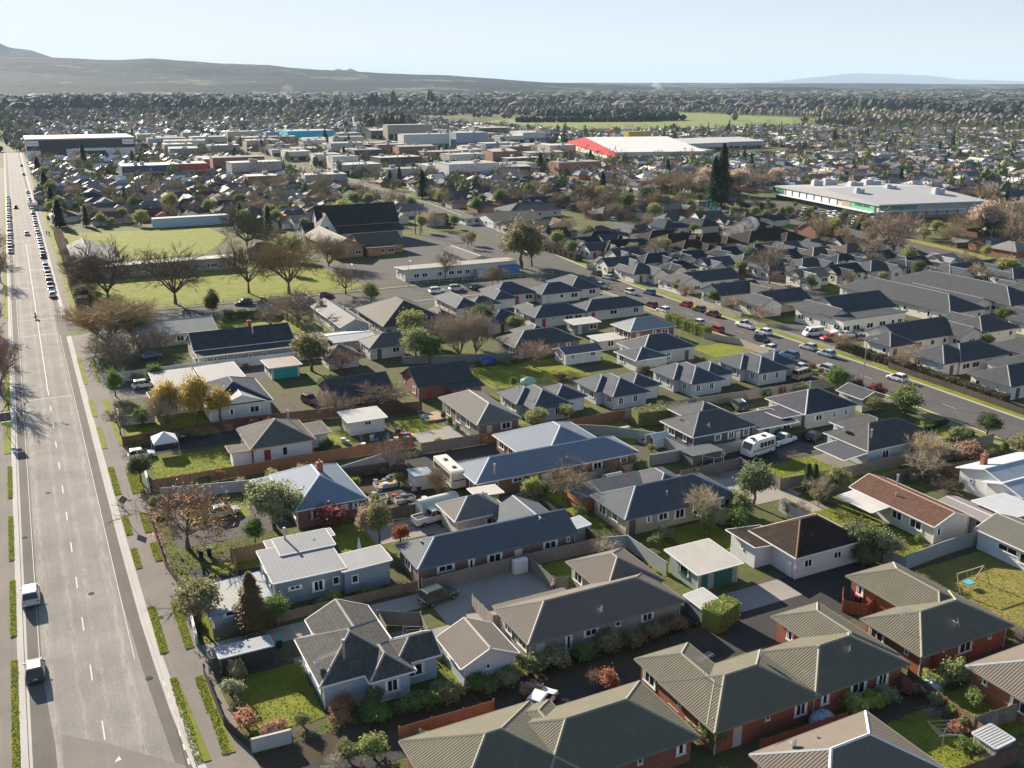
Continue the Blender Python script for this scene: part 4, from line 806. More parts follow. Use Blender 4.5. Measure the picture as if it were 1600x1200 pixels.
house('house', 'white house with grey beige tiled pyramid roof behind the brown front fence', [(25.8, 138.2, 35.7, 148.6, 'h', 2.7, .5), (22.8, 138.6, 26.6, 141.8, 'ml', 2.4, .05), (35.3, 141.3, 39, 147.2, 'mr', 2.3, .03)], ('tile', (.25, .235, .21)), ('plain', (.72, .72, .71)), 'white tiled roof house', openings=[('window', 31, 138.75, 'front', .8, 1.4)], extras=[('flue', 33.5, 146, 4)], trim=(.45, .3, .22))
house('garage', 'white garage with flat white roof in the cluttered yard', [(42.5, 143.8, 49.2, 149.4, 'mb', 2.5, .04)], ('sheet', (.60, .60, .57)), ('board', (.72, .72, .7)), 'white flat roofed garage', 'garage', openings=[('window', 46, 144.3, 'front', 1.6, .7)], trim=WH)
house('house', 'brown brick house with grey beige ribbed roof beside the wooden deck', [(60.5, 133.3, 68.6, 149.4, 'h', 2.6, .48)], ('ribbed', (.25, .24, .21)), ('brick', (.25, .20, .16)), 'grey beige roofed house', cap=(.5, .48, .43), openings=[('window', 61.05, 146, 'left', 2, 1.8), ('window', 61.05, 142, 'left', 2, 1.8), ('window', 61.05, 138, 'left', 1.6, 1.4)])
for i, (dx, lb, sh) in enumerate([(70.6, 'dark modern hip roofed house, leftmost of the four beside the mown garden', 'leftmost modern hip roofed house'), (86.3, 'dark modern hip roofed house beyond the charcoal roofed one, second of four', 'second modern hip roofed house'),
                           (103, 'dark modern hip roofed house beyond the long timber fence, third of four', 'third modern hip roofed house'), (118.5, 'dark modern hip roofed house nearest the second street, last of four', 'last modern hip roofed house')]):
    house('house', lb, [(dx+.2, 139.8, dx+7, 147.4, 'h', 2.6, .5), (dx+1.4, 136, dx+9.2, 147, 'h', 2.6, .5), (dx+7, 138.6, dx+13.6, 146, 'h', 2.6, .47)], ('sheet', MODC), ('board', (.50, .55, .58)), sh,
          openings=[('window', dx+3.4, 136.5, 'front', 1.4, 1.3), ('window', dx+6.4, 136.5, 'front', 1.4, 1.3), ('garage', dx+11.2, 139.1, 'front', 3.2, 2.1)], winc=WH, cap=(.27, .29, .32), extras=[('aerial', dx+2, 142, 3)])
    if i == 0: pass
house('house', 'cream weatherboard house with charcoal pyramid roof by the mown street lawn', [(107.8, 156.8, 121.4, 166.4, 'h', 2.8, .5), (104.3, 153.8, 112.6, 162, 'h', 2.5, .35)], ('sheet', (.065, .085, .115)), ('board', (.58, .56, .49)), 'cream charcoal roofed house', openings=[('window', 114.6, 157.35, 'front', 1.4, 1.5)], extras=[('flue', 119.5, 160.5, 4.2)], cap=(.45, .46, .47), trim=WH)
house('house', 'brick house with pale grey hip roof and white windows behind the clipped hedge', [(115.9, 173.6, 128.4, 181.7, 'h', 2.7, .47)], ('sheet', (.30, .33, .34)), ('brick', (.35, .16, .11)), 'pale roofed brick house', winc=WH, trim=WH)
house('house', 'low house with dark grey brown hip roofs behind the white garden shed', [(87.2, 173, 103.4, 182.4, 'h', 2.6, .47), (93, 178, 101, 187.2, 'h', 2.6, .47)], ('sheet', (.085, .085, .09)), ('brick', (.30, .24, .19)), 'dark grey brown roofed house', cap=(.4, .39, .37))
house('garden_shed', 'long white garden building with dark blue grey gable roof by the mown lawn', [(94.4, 164.4, 103.4, 169.8, 'x', 2.3, .36)], ('sheet', (.14, .17, .21)), ('board', (.68, .68, .64)), 'long white garden building', 'shed', openings=[('window', 96.4, 164.95, 'front', 1.2, .9), ('window', 101.2, 164.95, 'front', 1.6, .9), ('door', 98.8, 164.95, 'front', .9, 1.9)], trim=WH)
house('shed', 'grey shed with flat white roof behind the dark grey brown roofed house', [(108.5, 185.4, 115.8, 190, 'mb', 2.5, .05)], ('sheet', (.6, .6, .56)), ('board', (.15, .17, .19)), None, 'shed', detail=1, trim=WH)
house('carport', 'flat white roofed carport beside the street side brick house', [(106, 170.6, 112.5, 175.4, 'mb', 2.4, .03)], ('sheet', (.62, .6, .55)), ('board', (.5, .5, .48)), None, 'carport', detail=1, trim=WH)
house('house', 'brick house with plain dark slate gable and striped glass lean to, right one', [(59.4, 156.2, 70.6, 165.8, 'x', 2.7, .5), (64.8, 153.6, 71.4, 157, 'mb', 2.2, .12)], ('sheet', (.05, .06, .07)), ('brick', (.33, .15, .10)), 'right dark gabled brick house')
house('house', 'brick house with plain dark slate gable and striped glass lean to, left one', [(43.7, 156.6, 55.1, 165.6, 'x', 2.7, .5), (48.6, 154.2, 55.3, 157.4, 'mb', 2.2, .12)], ('sheet', (.05, .06, .07)), ('brick', (.33, .15, .10)), 'left dark gabled brick house')
house('house', 'long pale grey gabled house with brick chimney beside the cross street', [(60.1, 205.4, 67.2, 229.9, 'y', 2.8, .47)], ('sheet', (.2, .2, .22)), ('board', (.45, .45, .43)), 'long pale grey gabled house', openings=[('window', 61.8, 205.7, 'front', 1.5, 1.2), ('window', 65.4, 205.7, 'front', 1.2, 1)], extras=[('chimney', 61.8, 226, 3.6), ('flue', 64.8, 217, 4.2)], trim=WH)
house('shed', 'wide low workshop with white curved looking roof in front of the pale gabled house', [(55.2, 195, 65.2, 203.4, 'x', 2.3, .12)], ('sheet', (.56, .57, .56)), ('board', (.33, .33, .32)), None, 'workshop', detail=1, trim=WH)
house('hall', 'wide dark blue gabled building with glazed white lean to and brick chimney', [(27.4, 198, 48, 208.2, 'x', 3.2, .5), (27.4, 194.6, 47.6, 198.6, 'mb', 2.6, .12), (47.6, 195.6, 55, 203, 'mr', 2.6, .04)], ('sheet', (.045, .055, .07)), ('board', (.55, .50, .40)), 'wide dark gabled building', 'building', openings=[('window', x, 194.9, 'front', .9, 1) for x in (29, 31, 33, 35, 38, 41, 44)], extras=[('chimney', 40.5, 206.5, 5.2), ('flue', 40, 201, 4.8)], trim=WH)
house('garage', 'small garage with bright turquoise door and pinkish flat roof', [(38.6, 181, 45, 188.4, 'mf', 2.3, .03)], ('sheet', (.34, .28, .25)), ('plain', (.62, .62, .58)), 'turquoise door garage', 'garage', openings=[('garage', 41.8, 181.5, 'front', 4.6, 2.0)], winc=(.02, .36, .30), trim=WH)
house('house', 'rambling house with pale flat roof front and dark blue tiled rear slope', [(25.6, 175.6, 33, 186.8, 'mr', 2.9, .03), (24.6, 160.2, 33.9, 175.4, 'g', 2.7, .38), (17.4, 176.2, 25.2, 187.2, 'mb', 2.6, .02)], ('sheet', (.36, .36, .35)), ('board', (.62, .62, .59)), 'rambling pale roofed house', trim=WH)
house('house', 'white weatherboard house with dark blue tiled hip roof under golden trees', [(23.4, 160.2, 34.4, 174.6, 'h', 2.8, .47), (15.6, 168, 24, 175.2, 'mf', 2.6, .1)], ('tile', (.085, .11, .145)), ('board', (.70, .69, .66)), 'blue tiled white house', trim=WH)
house('house', 'long low house with pale grey corrugated roof beside the big bare willow', [(19.2, 216.4, 35.5, 229.8, 'x', 2.7, .25)], ('ribbed', (.42, .43, .38)), ('plain', (.40, .39, .35)), 'long pale corrugated house', trim=WH)
house('house', 'small pale house with dark hip roof behind the tangled bare trees', [(50.4, 182.6, 57.4, 189.4, 'h', 2.6, .5)], ('sheet', (.15, .14, .13)), ('plain', (.55, .52, .46)), None)
house('house', 'pale house with grey gable roof between two round grey green trees', [(60.4, 186, 68.4, 194, 'k', 2.6, .47)], ('sheet', (.16, .16, .16)), ('board', (.62, .61, .57)), None)
house('house', 'large dark brown hip roofed house left of the modern white walled units', [(68.6, 201, 84.4, 222, 'h', 3.0, .47), (82, 204, 88, 214, 'h', 2.6, .47)], ('sheet', (.065, .055, .05)), ('plain', (.36, .33, .28)), 'large dark brown hip roofed house')
U = [('unit with double hip nearest the tangled trees', [(92.3, 194.7, 101.6, 203.4, 'h', 2.6, .47), (92, 202, 98, 209, 'h')]), ('unit with long ridge behind the dark grey brown house', [(103.5, 194.9, 118, 203, 'h', 2.6, .47), (104.6, 200, 110, 209, 'h')]), ('unit with long ridge beside the parked cars', [(117.6, 195.4, 135, 203.2, 'h', 2.6, .47), (126, 198, 132.5, 208, 'h')]),
     ('unit with low twin hips below the pale school block', [(91.3, 212.6, 98.3, 228, 'h', 2.6, .47), (96, 213.6, 104, 220, 'h')]), ('unit with broad front hip in the middle row', [(103.8, 217.2, 110.4, 226.8, 'h', 2.6, .47), (105.6, 221, 118, 231, 'h', 2.6, .47)]), ('unit with broad hip at the street corner', [(117.4, 217.4, 129.6, 226, 'h', 2.6, .47), (127, 219.2, 137, 233, 'h', 2.6, .47)])]
for i, (lb, bl) in enumerate(U):
    house('villa_unit', 'charcoal roofed white walled '+lb, bl, ('sheet', (.055, .078, .115)), ('plain', (.60, .58, .54)), 'charcoal '+lb.split(' with ')[0]+' with '+lb.split(' with ')[1].split(' ')[0]+' '+lb.split(' with ')[1].split(' ')[1]+' '+str(('by the tangle', 'behind brown house', 'by parked cars', 'below the school', 'in the middle row', 'at the corner')[i]), detail=1, cap=(.25, .26, .28))
# right edge of the picture
house('house', 'white two gabled house with pale blue metal roof at the right edge', [(113, 77, 126, 86, 'x', 3.0, .3), (112.2, 74.8, 118, 81, 'x', 2.8, .3)], ('sheet', (.50, .56, .62)), ('board', (.72, .71, .68)), 'white two gabled house', trim=WH, extras=[('chimney', 116, 84, 4)])
house('house', 'white long windowed house with grey green ribbed roof on the dry lawn', [(99, 62, 106.5, 71.6, 'y', 2.7, .35)], ('ribbed', (.21, .215, .17)), ('board', (.66, .70, .72)), 'grey green roofed white house', openings=[('window', 99.52, 67.2, 'left', 3, .8)], trim=WH, sides=('left',))
house('shed', 'long shed with mottled pale purple grey roof beside the rusty roofed house', [(102.3, 71, 106, 80, 'y', 2.3, .2)], ('ribbed', (.34, .30, .30)), ('plain', (.62, .58, .5)), 'mottled roofed shed', 'shed', detail=1)
house('garage', 'garage with flat white roof next to the mottled roofed shed', [(105.6, 71.4, 112, 77.4, 'ml', 2.6, .03)], ('sheet', (.64, .66, .68)), ('plain', (.5, .5, .5)), None, 'garage', detail=1)
house('garage', 'grey green garage with cream low roof facing the shared yard', [(61.8, 77.4, 68.2, 83.8, 'mb', 2.5, .04)], ('sheet', (.60, .57, .50)), ('board', (.33, .38, .36)), 'cream roofed garage', 'garage', openings=[('garage', 65.8, 77.95, 'front', 2.6, 2.05), ('door', 63.2, 77.95, 'front', .9, 2)], winc=(.03, .14, .11), trim=WH)
house('garden_shed', 'small sloping white roofed garden shed beside the clipped round hedge', [(58.4, 72.1, 61, 75.4, 'mr', 1.9, .1)], ('sheet', (.55, .54, .52)), ('board', (.16, .18, .20)), None, 'shed', inset=.1, detail=1, sides=())
house('garden_shed', 'ribbed metal garden shed in the bottom right back garden corner', [(66.4, 43, 68.7, 45.3, 'mr', 1.9, .06)], ('ribbed', (.42, .43, .45)), ('sheet', (.34, .33, .29)), None, 'shed', inset=.08, detail=1, sides=())
house('garden_shed', 'small grey metal garden shed beside the bare vegetable yard', [(44.2, 118.6, 47, 121.4, 'ml', 2.2, .05)], ('sheet', (.42, .50, .56)), ('sheet', (.50, .50, .49)), None, 'shed', inset=.06, detail=1, sides=())
house('garden_shed', 'small blue grey shed with striped roof beside the paling fence corner', [(55.2, 94.6, 58.4, 97.4, 'mr', 1.9, .08)], ('ribbed', (.45, .50, .55)), ('board', (.30, .33, .33)), None, 'shed', inset=.08, detail=1, sides=())
house('garden_shed', 'open timber shed with dark curved roof behind the beige brick house', [(61.2, 101.8, 66.2, 106, 'mb', 2.2, .04)], ('sheet', (.10, .13, .17)), ('wood', (.36, .17, .08)), None, 'shed', inset=.1, detail=1, sides=())
house('garden_shed', 'green painted low shed with flat grey roof beside the trampoline fence', [(84, 108, 89.5, 111.4, 'mf', 2.0, .03)], ('sheet', (.14, .16, .17)), ('board', (.10, .12, .11)), None, 'shed', inset=.1, detail=1, sides=())

# ---------------------------------------------------------------- big and mid distance buildings
GR = (.015, .024, .018)
house('church', 'white church with steep dark green roof and round window in its front gable', [(95, 346, 126, 356, 'x', 5.5, 1.35), (90, 345.6, 96, 355, 'x', 3.2, .7), (96, 357, 126, 364, 'mb', 3, .05), (100.5, 341, 126, 346.4, 'mb', 3.2, .35)], ('sheet', GR), ('plain', (.68, .66, .60)), 'green roofed church', 'church', detail=1, cap=(.06, .08, .07))
o = house('church_porch', 'steep white gabled church porch with a round window facing the camera', [(92.5, 341.5, 101.5, 350, 'y', 2.6, 1.75)], ('sheet', GR), ('plain', (.72, .70, .64)), None, 'porch', detail=0)
b = MB(); b.tube((0, 0, 0), (0, -.15, 0), .85, .85, 16); b2 = MB(); b2.tube((0, -.1, 0), (0, -.2, 0), .62, .62, 16); wr_ = link('round_window', b.mesh('round_window', M['paint'], False), o, (.35, .4, .42), (0, -3.96, 5.2)); link('pane', b2.mesh('pane', M['glass'], False), wr_)
house('church_hall', 'orange brick church hall with brown gable roof in front of the church', [(88, 308.6, 100, 341, 'y', 3.6, .47), (99, 311.5, 115, 325, 'x', 3.2, .47), (100.5, 308, 111, 311.9, 'mb', 2.8, .03)], ('sheet', (.15, .115, .08)), ('brick', (.50, .26, .13)), 'orange brick church hall', 'hall', detail=1, cap=(.55, .5, .42))
house('school_block', 'long pale classroom block with low grey roof and rows of dark windows', [(96, 261, 133, 269.5, 'mf', 3.2, .06)], ('sheet', (.36, .34, .31)), ('plain', (.56, .54, .49)), 'long pale classroom block', 'building', detail=1, trim=WH, openings=[('window', x, 261.5, 'front', 2.2, 1.2) for x in (100, 102.6, 111, 113.6, 124, 127, 130)])
house('school_block', 'classroom with dark low gable roof edged white behind the long pale block', [(121, 271, 129, 294, 'y', 3, .25)], ('sheet', (.10, .095, .09)), ('plain', (.5, .48, .43)), 'dark gabled classroom', 'building', detail=1, cap=(.55, .53, .5))
house('pavilion', 'long low pale roofed pavilion between the park lawn and playing field', [(18.5, 305, 58, 313, 'mf', 3.3, .05)], ('sheet', (.44, .42, .38)), ('plain', (.36, .34, .31)), 'long low park pavilion', 'pavilion', detail=1, sides=('front',))
house('barn', 'grey gabled hall seen through the bare trees beside the playing field', [(11.9, 312, 21.4, 350, 'y', 4.2, .4), (21, 314, 25.5, 349, 'mr', 3.6, .08)], ('ribbed', (.26, .27, .28)), ('sheet', (.30, .33, .35)), 'grey gabled hall', 'hall', detail=1)
house('shop_building', 'container like blue and white painted club building along the playing field', [(46, 410, 76, 415, 'f', 3.6)], ('sheet', (.5, .5, .5)), ('sheet', (.45, .58, .66)), 'blue painted club building', 'building', detail=0)
house('terrace', 'long dark low terrace with white end wall at the side street corner', [(166, 348, 188, 368, 'x', 3, .22), (160, 362, 168, 372, 'mr', 2.6, .03)], ('sheet', (.09, .08, .07)), ('plain', (.70, .69, .66)), 'long white ended terrace', 'terrace', detail=1)
house('terrace', 'low brown roofed row with white garage doors beside the side street', [(164, 332, 191, 342, 'x', 2.7, .3), (182, 330, 192, 338, 'y', 2.6, .35)], ('sheet', (.15, .12, .09)), ('plain', (.45, .43, .38)), 'brown roofed garage row', 'terrace', detail=1, openings=[('garage', x, 332.5, 'front', 2.4, 2) for x in (176, 179)], winc=(.6, .2, .15))
house('terrace', 'wide dark blue grey hipped house beyond the long white ended terrace', [(184, 370, 210, 386, 'h', 3, .35)], ('sheet', (.08, .09, .11)), ('plain', (.5, .47, .42)), None, 'house', detail=1)
for (x0, y0, x1, y1, lb) in [(108, 285, 0, 0, ''), (195, 273, 213, 283, 'with pale front gable'), (196, 284, 215, 293, 'below the side street'), (192, 259, 206, 269, 'nearest the dark modern units'), (206, 268, 222, 278, 'beside the smoking chimney'), (222, 262, 248, 276, 'broadest, beside the far street'), (234, 280, 254, 292, 'under the tall dark conifer'), (172, 286, 190, 298, 'behind the dark creeper fence'), (168, 268, 186, 279, 'left of the creeper fence')]:
    if lb: house('bungalow', 'dark brown hip roofed bungalow '+lb, [(x0, y0, x1, y1, 'h', 2.6, .47), ((x0+x1)/2, y0-4, x1-1, y0+6, 'h', 2.6, .47)], ('tile', (.06, .047, .038)), ('brick', (.42, .30, .18)), 'brown bungalow '+lb, 'house', detail=1, cap=(.10, .08, .06))
# modern complex right of the second street
MC = ('sheet', (.06, .072, .09)); MW = ('plain', (.68, .65, .58)); MCAP = (.22, .22, .225)
for bl, lb, sh in [([(156.5, 138.4, 164, 146.4, 'h', 2.8, .5), (162, 140, 180, 151, 'x', 2.8, .47), (176, 137, 183, 147, 'y', 3, .5)], 'cream care home wing with front hip, nearest the parked white cars', 'front hip care wing'),
                   ([(155.8, 124.4, 166, 133.4, 'h', 2.8, .5), (160, 124, 175, 133.2, 'h', 2.8, .47)], 'cream care unit with long front roof beside the street planting', 'care unit by the street planting'),
                   ([(154.2, 108.6, 168, 117.8, 'h', 2.8, .5), (164, 112, 176, 122, 'h', 2.8, .47)], 'cream care unit lowest at the right edge behind the dark fence', 'lowest right care unit'),
                   ([(192.4, 153.8, 205, 190, 'h', 3, .47)], 'longest dark roofed care block with skylights, left one', 'left long care block'), ([(212.4, 153, 226, 191, 'h', 3, .47)], 'longest dark roofed care block with skylights, right one', 'right long care block'), ([(204.6, 158, 213, 180, 'y', 3, .3)], 'narrow link roof between the two longest care blocks', 'link roof'),
                   ([(183.5, 138, 196, 147.6, 'h', 2.8, .5), (188, 141, 193, 152, 'y', 2.8, .5)], 'cream care unit with two small cross gables, left of pair', 'left cross gabled unit'), ([(200, 134, 213, 145, 'h', 2.8, .5), (206, 138, 211, 149, 'y', 2.8, .5)], 'cream care unit with two small cross gables, right of pair', 'right cross gabled unit'),
                   ([(176, 120, 190, 131, 'h', 2.8, .47), (188, 122, 204, 130, 'x', 2.8, .47)], 'cream care unit with low cross wing at the right edge', 'right edge cross wing unit'), ([(162.6, 162, 170, 174, 'y', 3.2, .5), (168, 164, 186, 176, 'x', 3.4, .47), (163, 158, 182.6, 166, 'f', 3.6)], 'care home entrance block with flat canopy roof and white fascia', 'care home entrance block'),
                   ([(157.6, 194.8, 172, 204, 'x', 2.8, .47), (166, 190, 173, 200, 'y', 2.8, .5)], 'cream gabled unit with white weatherboard gables above the white pickup', 'gabled unit above the pickup'), ([(156.4, 210.8, 164, 222, 'g', 2.8, .5), (162, 212, 178, 221, 'x', 2.8, .47)], 'cream gabled unit beside the red parked car', 'gabled unit by the red car'),
                   ([(158, 180, 165, 191, 'g', 2.8, .5), (163, 182, 176, 191, 'x', 2.8, .47)], 'cream gabled unit with pergola beside the verge tree', 'gabled unit by the verge tree')]:
    house('care_unit', lb, bl, MC, MW, sh, 'building', detail=1, cap=MCAP)
house('carport', 'flat dark roofed pergola carport at the care home entrance drive', [(166, 176.5, 182, 181, 'f', 2.7)], ('sheet', (.12, .115, .11)), nowall=True, cat='carport', detail=1)
# supermarket, turned to its own street
rb = Vector((343, 330)); th = R(-11)
sm = empty('supermarket', (323, 300, 0), 'large pale roofed supermarket with green sign panels beside its car park', 'supermarket', None, th); sm.scale = (.86, .9, 1); LAND.append((350, 330, 'the supermarket'))
b = MB(); b.box(0, 0, 0, 62, 92, 5.6); link('wall', b.mesh('wall', M['sheet']), sm, (.42, .43, .44))
b = MB(); b.box(-1, -1, 5.65, 63, 93, 6.3); b.poly([(-1, -1, 6.31), (63, -1, 6.31), (63, 46, 9), (-1, 46, 9)]); b.poly([(-1, 46, 9), (63, 46, 9), (63, 93, 6.31), (-1, 93, 6.31)]); b.poly([(-1, -1, 6.31), (-1, 46, 9), (-1, 93, 6.31)]); b.poly([(63, -1, 6.31), (63, 93, 6.31), (63, 46, 9)])
link('roof', b.mesh('roof', M['sheet']), sm, (.40, .405, .41))
for (x0, y0, x1, y1, z0, z1, c, nm) in [(-.4, 3, 0, 22, 2.8, 6.6, (.10, .36, .22), 'green_sign_panel'), (-.45, 22.3, -.05, 29, 2.8, 6.2, (.33, .25, .17), 'timber_panel'), (1, -.4, 12, 0, 4.2, 6.0, (.02, .22, .14), 'green_sign_panel'), (12.5, -.4, 21, 0, 3.9, 6.2, (.05, .26, .16), 'green_sign_panel'), (-.4, 84, 0, 92.6, 2.8, 6.2, (.04, .25, .13), 'green_sign_panel'),
                                 (-3.2, 2, 0, 92, 2.5, 2.8, (.62, .62, .6), 'canopy'), (0, -3.5, 48, -.41, 3.4, 3.7, (.62, .62, .6), 'canopy'), (1, -.35, 60, -.02, 0, 1.2, (.25, .2, .16), 'brick_base'), (-.3, 30, -.02, 92, 0, 2.4, (.03, .035, .04), 'shop_front')]:
    b = MB(); b.box(x0, y0, z0, x1, y1, z1); link(nm, b.mesh(nm, M['paint'], False), sm, c)
b = MB()
for y in range(34, 84, 7): b.box(-.3, y, 2.9, -.04, y+5.5, 5.4)
for x in range(22, 60, 6): b.box(x, -.3, .2, x+4.6, -.04, 3.2)
link('wall_panel', b.mesh('wall_panels', M['paint'], False), sm, (.55, .57, .6))
for nm, x, y, s in (('roof_unit', 26, 60, 4), ('roof_unit', 34, 40, 3), ('roof_unit', 40, 66, 5), ('roof_unit', 12, 74, 3), ('roof_unit', 8, 30, 2.5), ('roof_unit', 48, 20, 3), ('roof_unit', 22, 78, 4), ('roof_unit', 50, 76, 3)):
    b = MB(); b.box(x, y, 7, x+s*2, y+s, 9.8); b.box(x+.5, y+.5, 9.8, x+s, y+s-.5, 10.4); link(nm, b.mesh(nm, M['sheet'], False), sm, (.5, .51, .53))
def text(s, loc, rot, size, color, parent, ex=.03):
    c = bpy.data.curves.new('lettering', 'FONT'); c.body = s; c.size = size; c.extrude = ex; c.align_x = 'CENTER'; c.align_y = 'CENTER'; c.materials.append(M['paint'])
    t_ = bpy.data.objects.new('lettering', c); me = bpy.data.meshes.new_from_object(t_); bpy.data.objects.remove(t_); o = bpy.data.objects.new('lettering', me); COL.link(o); o.parent = parent; o.location = loc; o.rotation_euler = rot; o.color = (*color, 1); return o
text('FreshChoice', (-.5, 12.5, 4.9), (R(90), 0, R(-90)), 2.3, (.03, .08, .06), sm)
# department store with charcoal front
ds = empty('department_store', (10, 830, 0), 'long charcoal fronted department store with white corner signs at the street end', 'shop', None); LAND.append((45, 850, 'the charcoal department store'))
b = MB(); b.box(0, 0, 0, 76, 60, 14.6); link('wall', b.mesh('wall', M['sheet']), ds, (.05, .055, .065)); b = MB(); b.box(-.6, -.6, 14.6, 76.6, 60.6, 15.6); link('roof', b.mesh('roof', M['sheet']), ds, (.50, .48, .44))
for (x0, x1, z0, z1) in ((-.3, 9, 0, 7), (27, 31, 0, 7.6), (31, 55, 6, 8), (55, 76, 0, 7.8)): b = MB(); b.box(x0, -.5, z0, x1, -.01, z1); link('white_panel', b.mesh('white_panel', M['paint'], False), ds, (.66, .68, .72))
for x0 in (.4, 67.5): b = MB(); b.box(x0, -.8, 10.4, x0+8, -.1, 14); p_ = link('sign_board', b.mesh('sign_board', M['paint'], False), ds, (.75, .75, .76)); text('Farmers', (x0+4.2, -.84, 12.2), (R(90), 0, 0), 2.1, (.05, .06, .12), p_)
def box_building(name, label, x0, y0, x1, y1, h, wall, roof, short=None, th=0, cat='building', gable=0):
    r = house(name, label, [(0, 0, x1-x0, y1-y0, 'x' if gable else 'f', h, gable)] if gable else [(0, 0, x1-x0, y1-y0, 'f', h)], ('sheet', roof), ('sheet', wall), short, cat, 'flat roofed shops and warehouses', at=(x0, y0), th=th, detail=0)
    W_, D_ = x1-x0, y1-y0; q = random.Random(int(x0+y0)); b = MB(); x = 1.5
    while x < W_-4: w_ = q.uniform(2.5, 6); b.box(x, -.08+.12, .3, min(x+w_, W_-.6), .11, h*.38); x += w_+q.uniform(1, 4)
    link('shop_window', b.mesh('shop_windows', M['glass'], False), r); b = MB(); b.box(.2, -1.2, h*.42, W_-.2, .1, h*.42+.3); link('awning', b.mesh('awning', M['paint'], False), r, q.choice([(.5, .5, .48), (.3, .05, .04), (.06, .1, .2), (.1, .1, .1), (.45, .38, .2)]))
    for k in range(q.randint(1, 3)):
        b = MB(); u, v = q.uniform(2, W_-5), q.uniform(2, D_-4); b.box(u, v, h-.2, u+q.uniform(1.5, 3.5), v+2, h+q.uniform(1, 2)); link('roof_unit', b.mesh('roof_unit', M['sheet'], False), r, (.42, .42, .42))
    return r
box_building('warehouse', 'white roofed warehouse with dark blue wall beyond the tree lined street', 57.5, 640, 88, 662, 7.5, (.05, .08, .16), (.66, .62, .57), 'blue walled warehouse', cat='warehouse')
box_building('warehouse', 'warehouse with red painted wall joined to the blue walled one', 88.4, 640, 108, 660, 7.7, (.40, .07, .04), (.55, .52, .48), 'red walled warehouse', cat='warehouse')
box_building('warehouse', 'turquoise fronted warehouse in the town centre', 243, 975, 290, 1010, 11, (.01, .48, .66), (.35, .5, .55), 'turquoise warehouse', cat='warehouse')
box_building('shop_building', 'pale three storey office block with dark window bays in town', 346, 975, 395, 990, 15, (.38, .34, .28), (.55, .52, .48), 'three storey office block')
box_building('shop_building', 'white apartment block with dark balconies in the town centre', 298, 800, 340, 815, 14, (.60, .59, .57), (.62, .58, .52), 'white apartment block')
box_building('shop_building', 'blue grey windowless cinema block beside the white apartment block', 342, 790, 372, 806, 15, (.30, .36, .42), (.6, .58, .55), 'blue grey cinema block')
box_building('shop_building', 'small bright red shop wall beside the town car park', 262, 612, 269, 616, 5, (.55, .03, .05), (.3, .1, .1), 'bright red shop')
box_building('shop_building', 'yellow fronted shop beside the red walled hardware warehouse', 560, 855, 588, 865, 9, (.60, .42, .06), (.5, .45, .3), 'yellow fronted shop')
# red fronted hardware warehouse
rw = empty('warehouse', (404, 634, 0), 'large hardware warehouse with bright red end wall and white roof', 'warehouse', None, R(-16)); LAND.append((440, 680, 'the red walled hardware warehouse'))
L_ = 150; b = MB(); b.poly([(0, 0, 0), (0, 0, 6), (0, L_*.6, 12.5), (0, L_, 6), (0, L_, 0)]); b.poly([(0, 0, 0), (70, 0, 0), (70, 0, 6), (0, 0, 6)]); b.poly([(70, 0, 0), (70, L_, 0), (70, L_, 6), (70, L_*.6, 12.5), (70, 0, 6)]); link('wall', b.mesh('wall', M['sheet']), rw, (.5, .5, .48))
b = MB(); b.poly([(0, -1, 6.05), (72, -1, 6.05), (72, L_*.6, 12.6), (0, L_*.6, 12.6)]); b.poly([(0, L_*.6, 12.6), (72, L_*.6, 12.6), (72, L_, 6.1), (0, L_, 6.1)]); link('roof', b.mesh('roof', M['sheet']), rw, (.70, .68, .65))
b = MB(); b.poly([(-.1, 0, 1.6), (-.1, 0, 6.1), (-.1, L_*.6, 12.6), (-.1, L_, 6.1), (-.1, L_, 4)]); link('red_wall_panel', b.mesh('red_wall', M['paint'], False), rw, (.42, .008, .012))
box_building('warehouse', 'white roofed warehouse section with small red corner beside the hardware warehouse', 462, 640, 500, 668, 5, (.45, .47, .5), (.68, .66, .63), th=0, cat='warehouse')
box_building('warehouse', 'second white roofed warehouse beyond the bare oak row', 500, 690, 560, 760, 6.5, (.5, .52, .55), (.70, .68, .65), 'the second white roofed warehouse', th=R(4), cat='warehouse', gable=.06)
box_building('warehouse', 'third white roofed warehouse with glazed blue grey front', 556, 705, 608, 775, 6, (.33, .40, .46), (.68, .67, .64), 'the third white roofed warehouse', cat='warehouse', gable=.06)
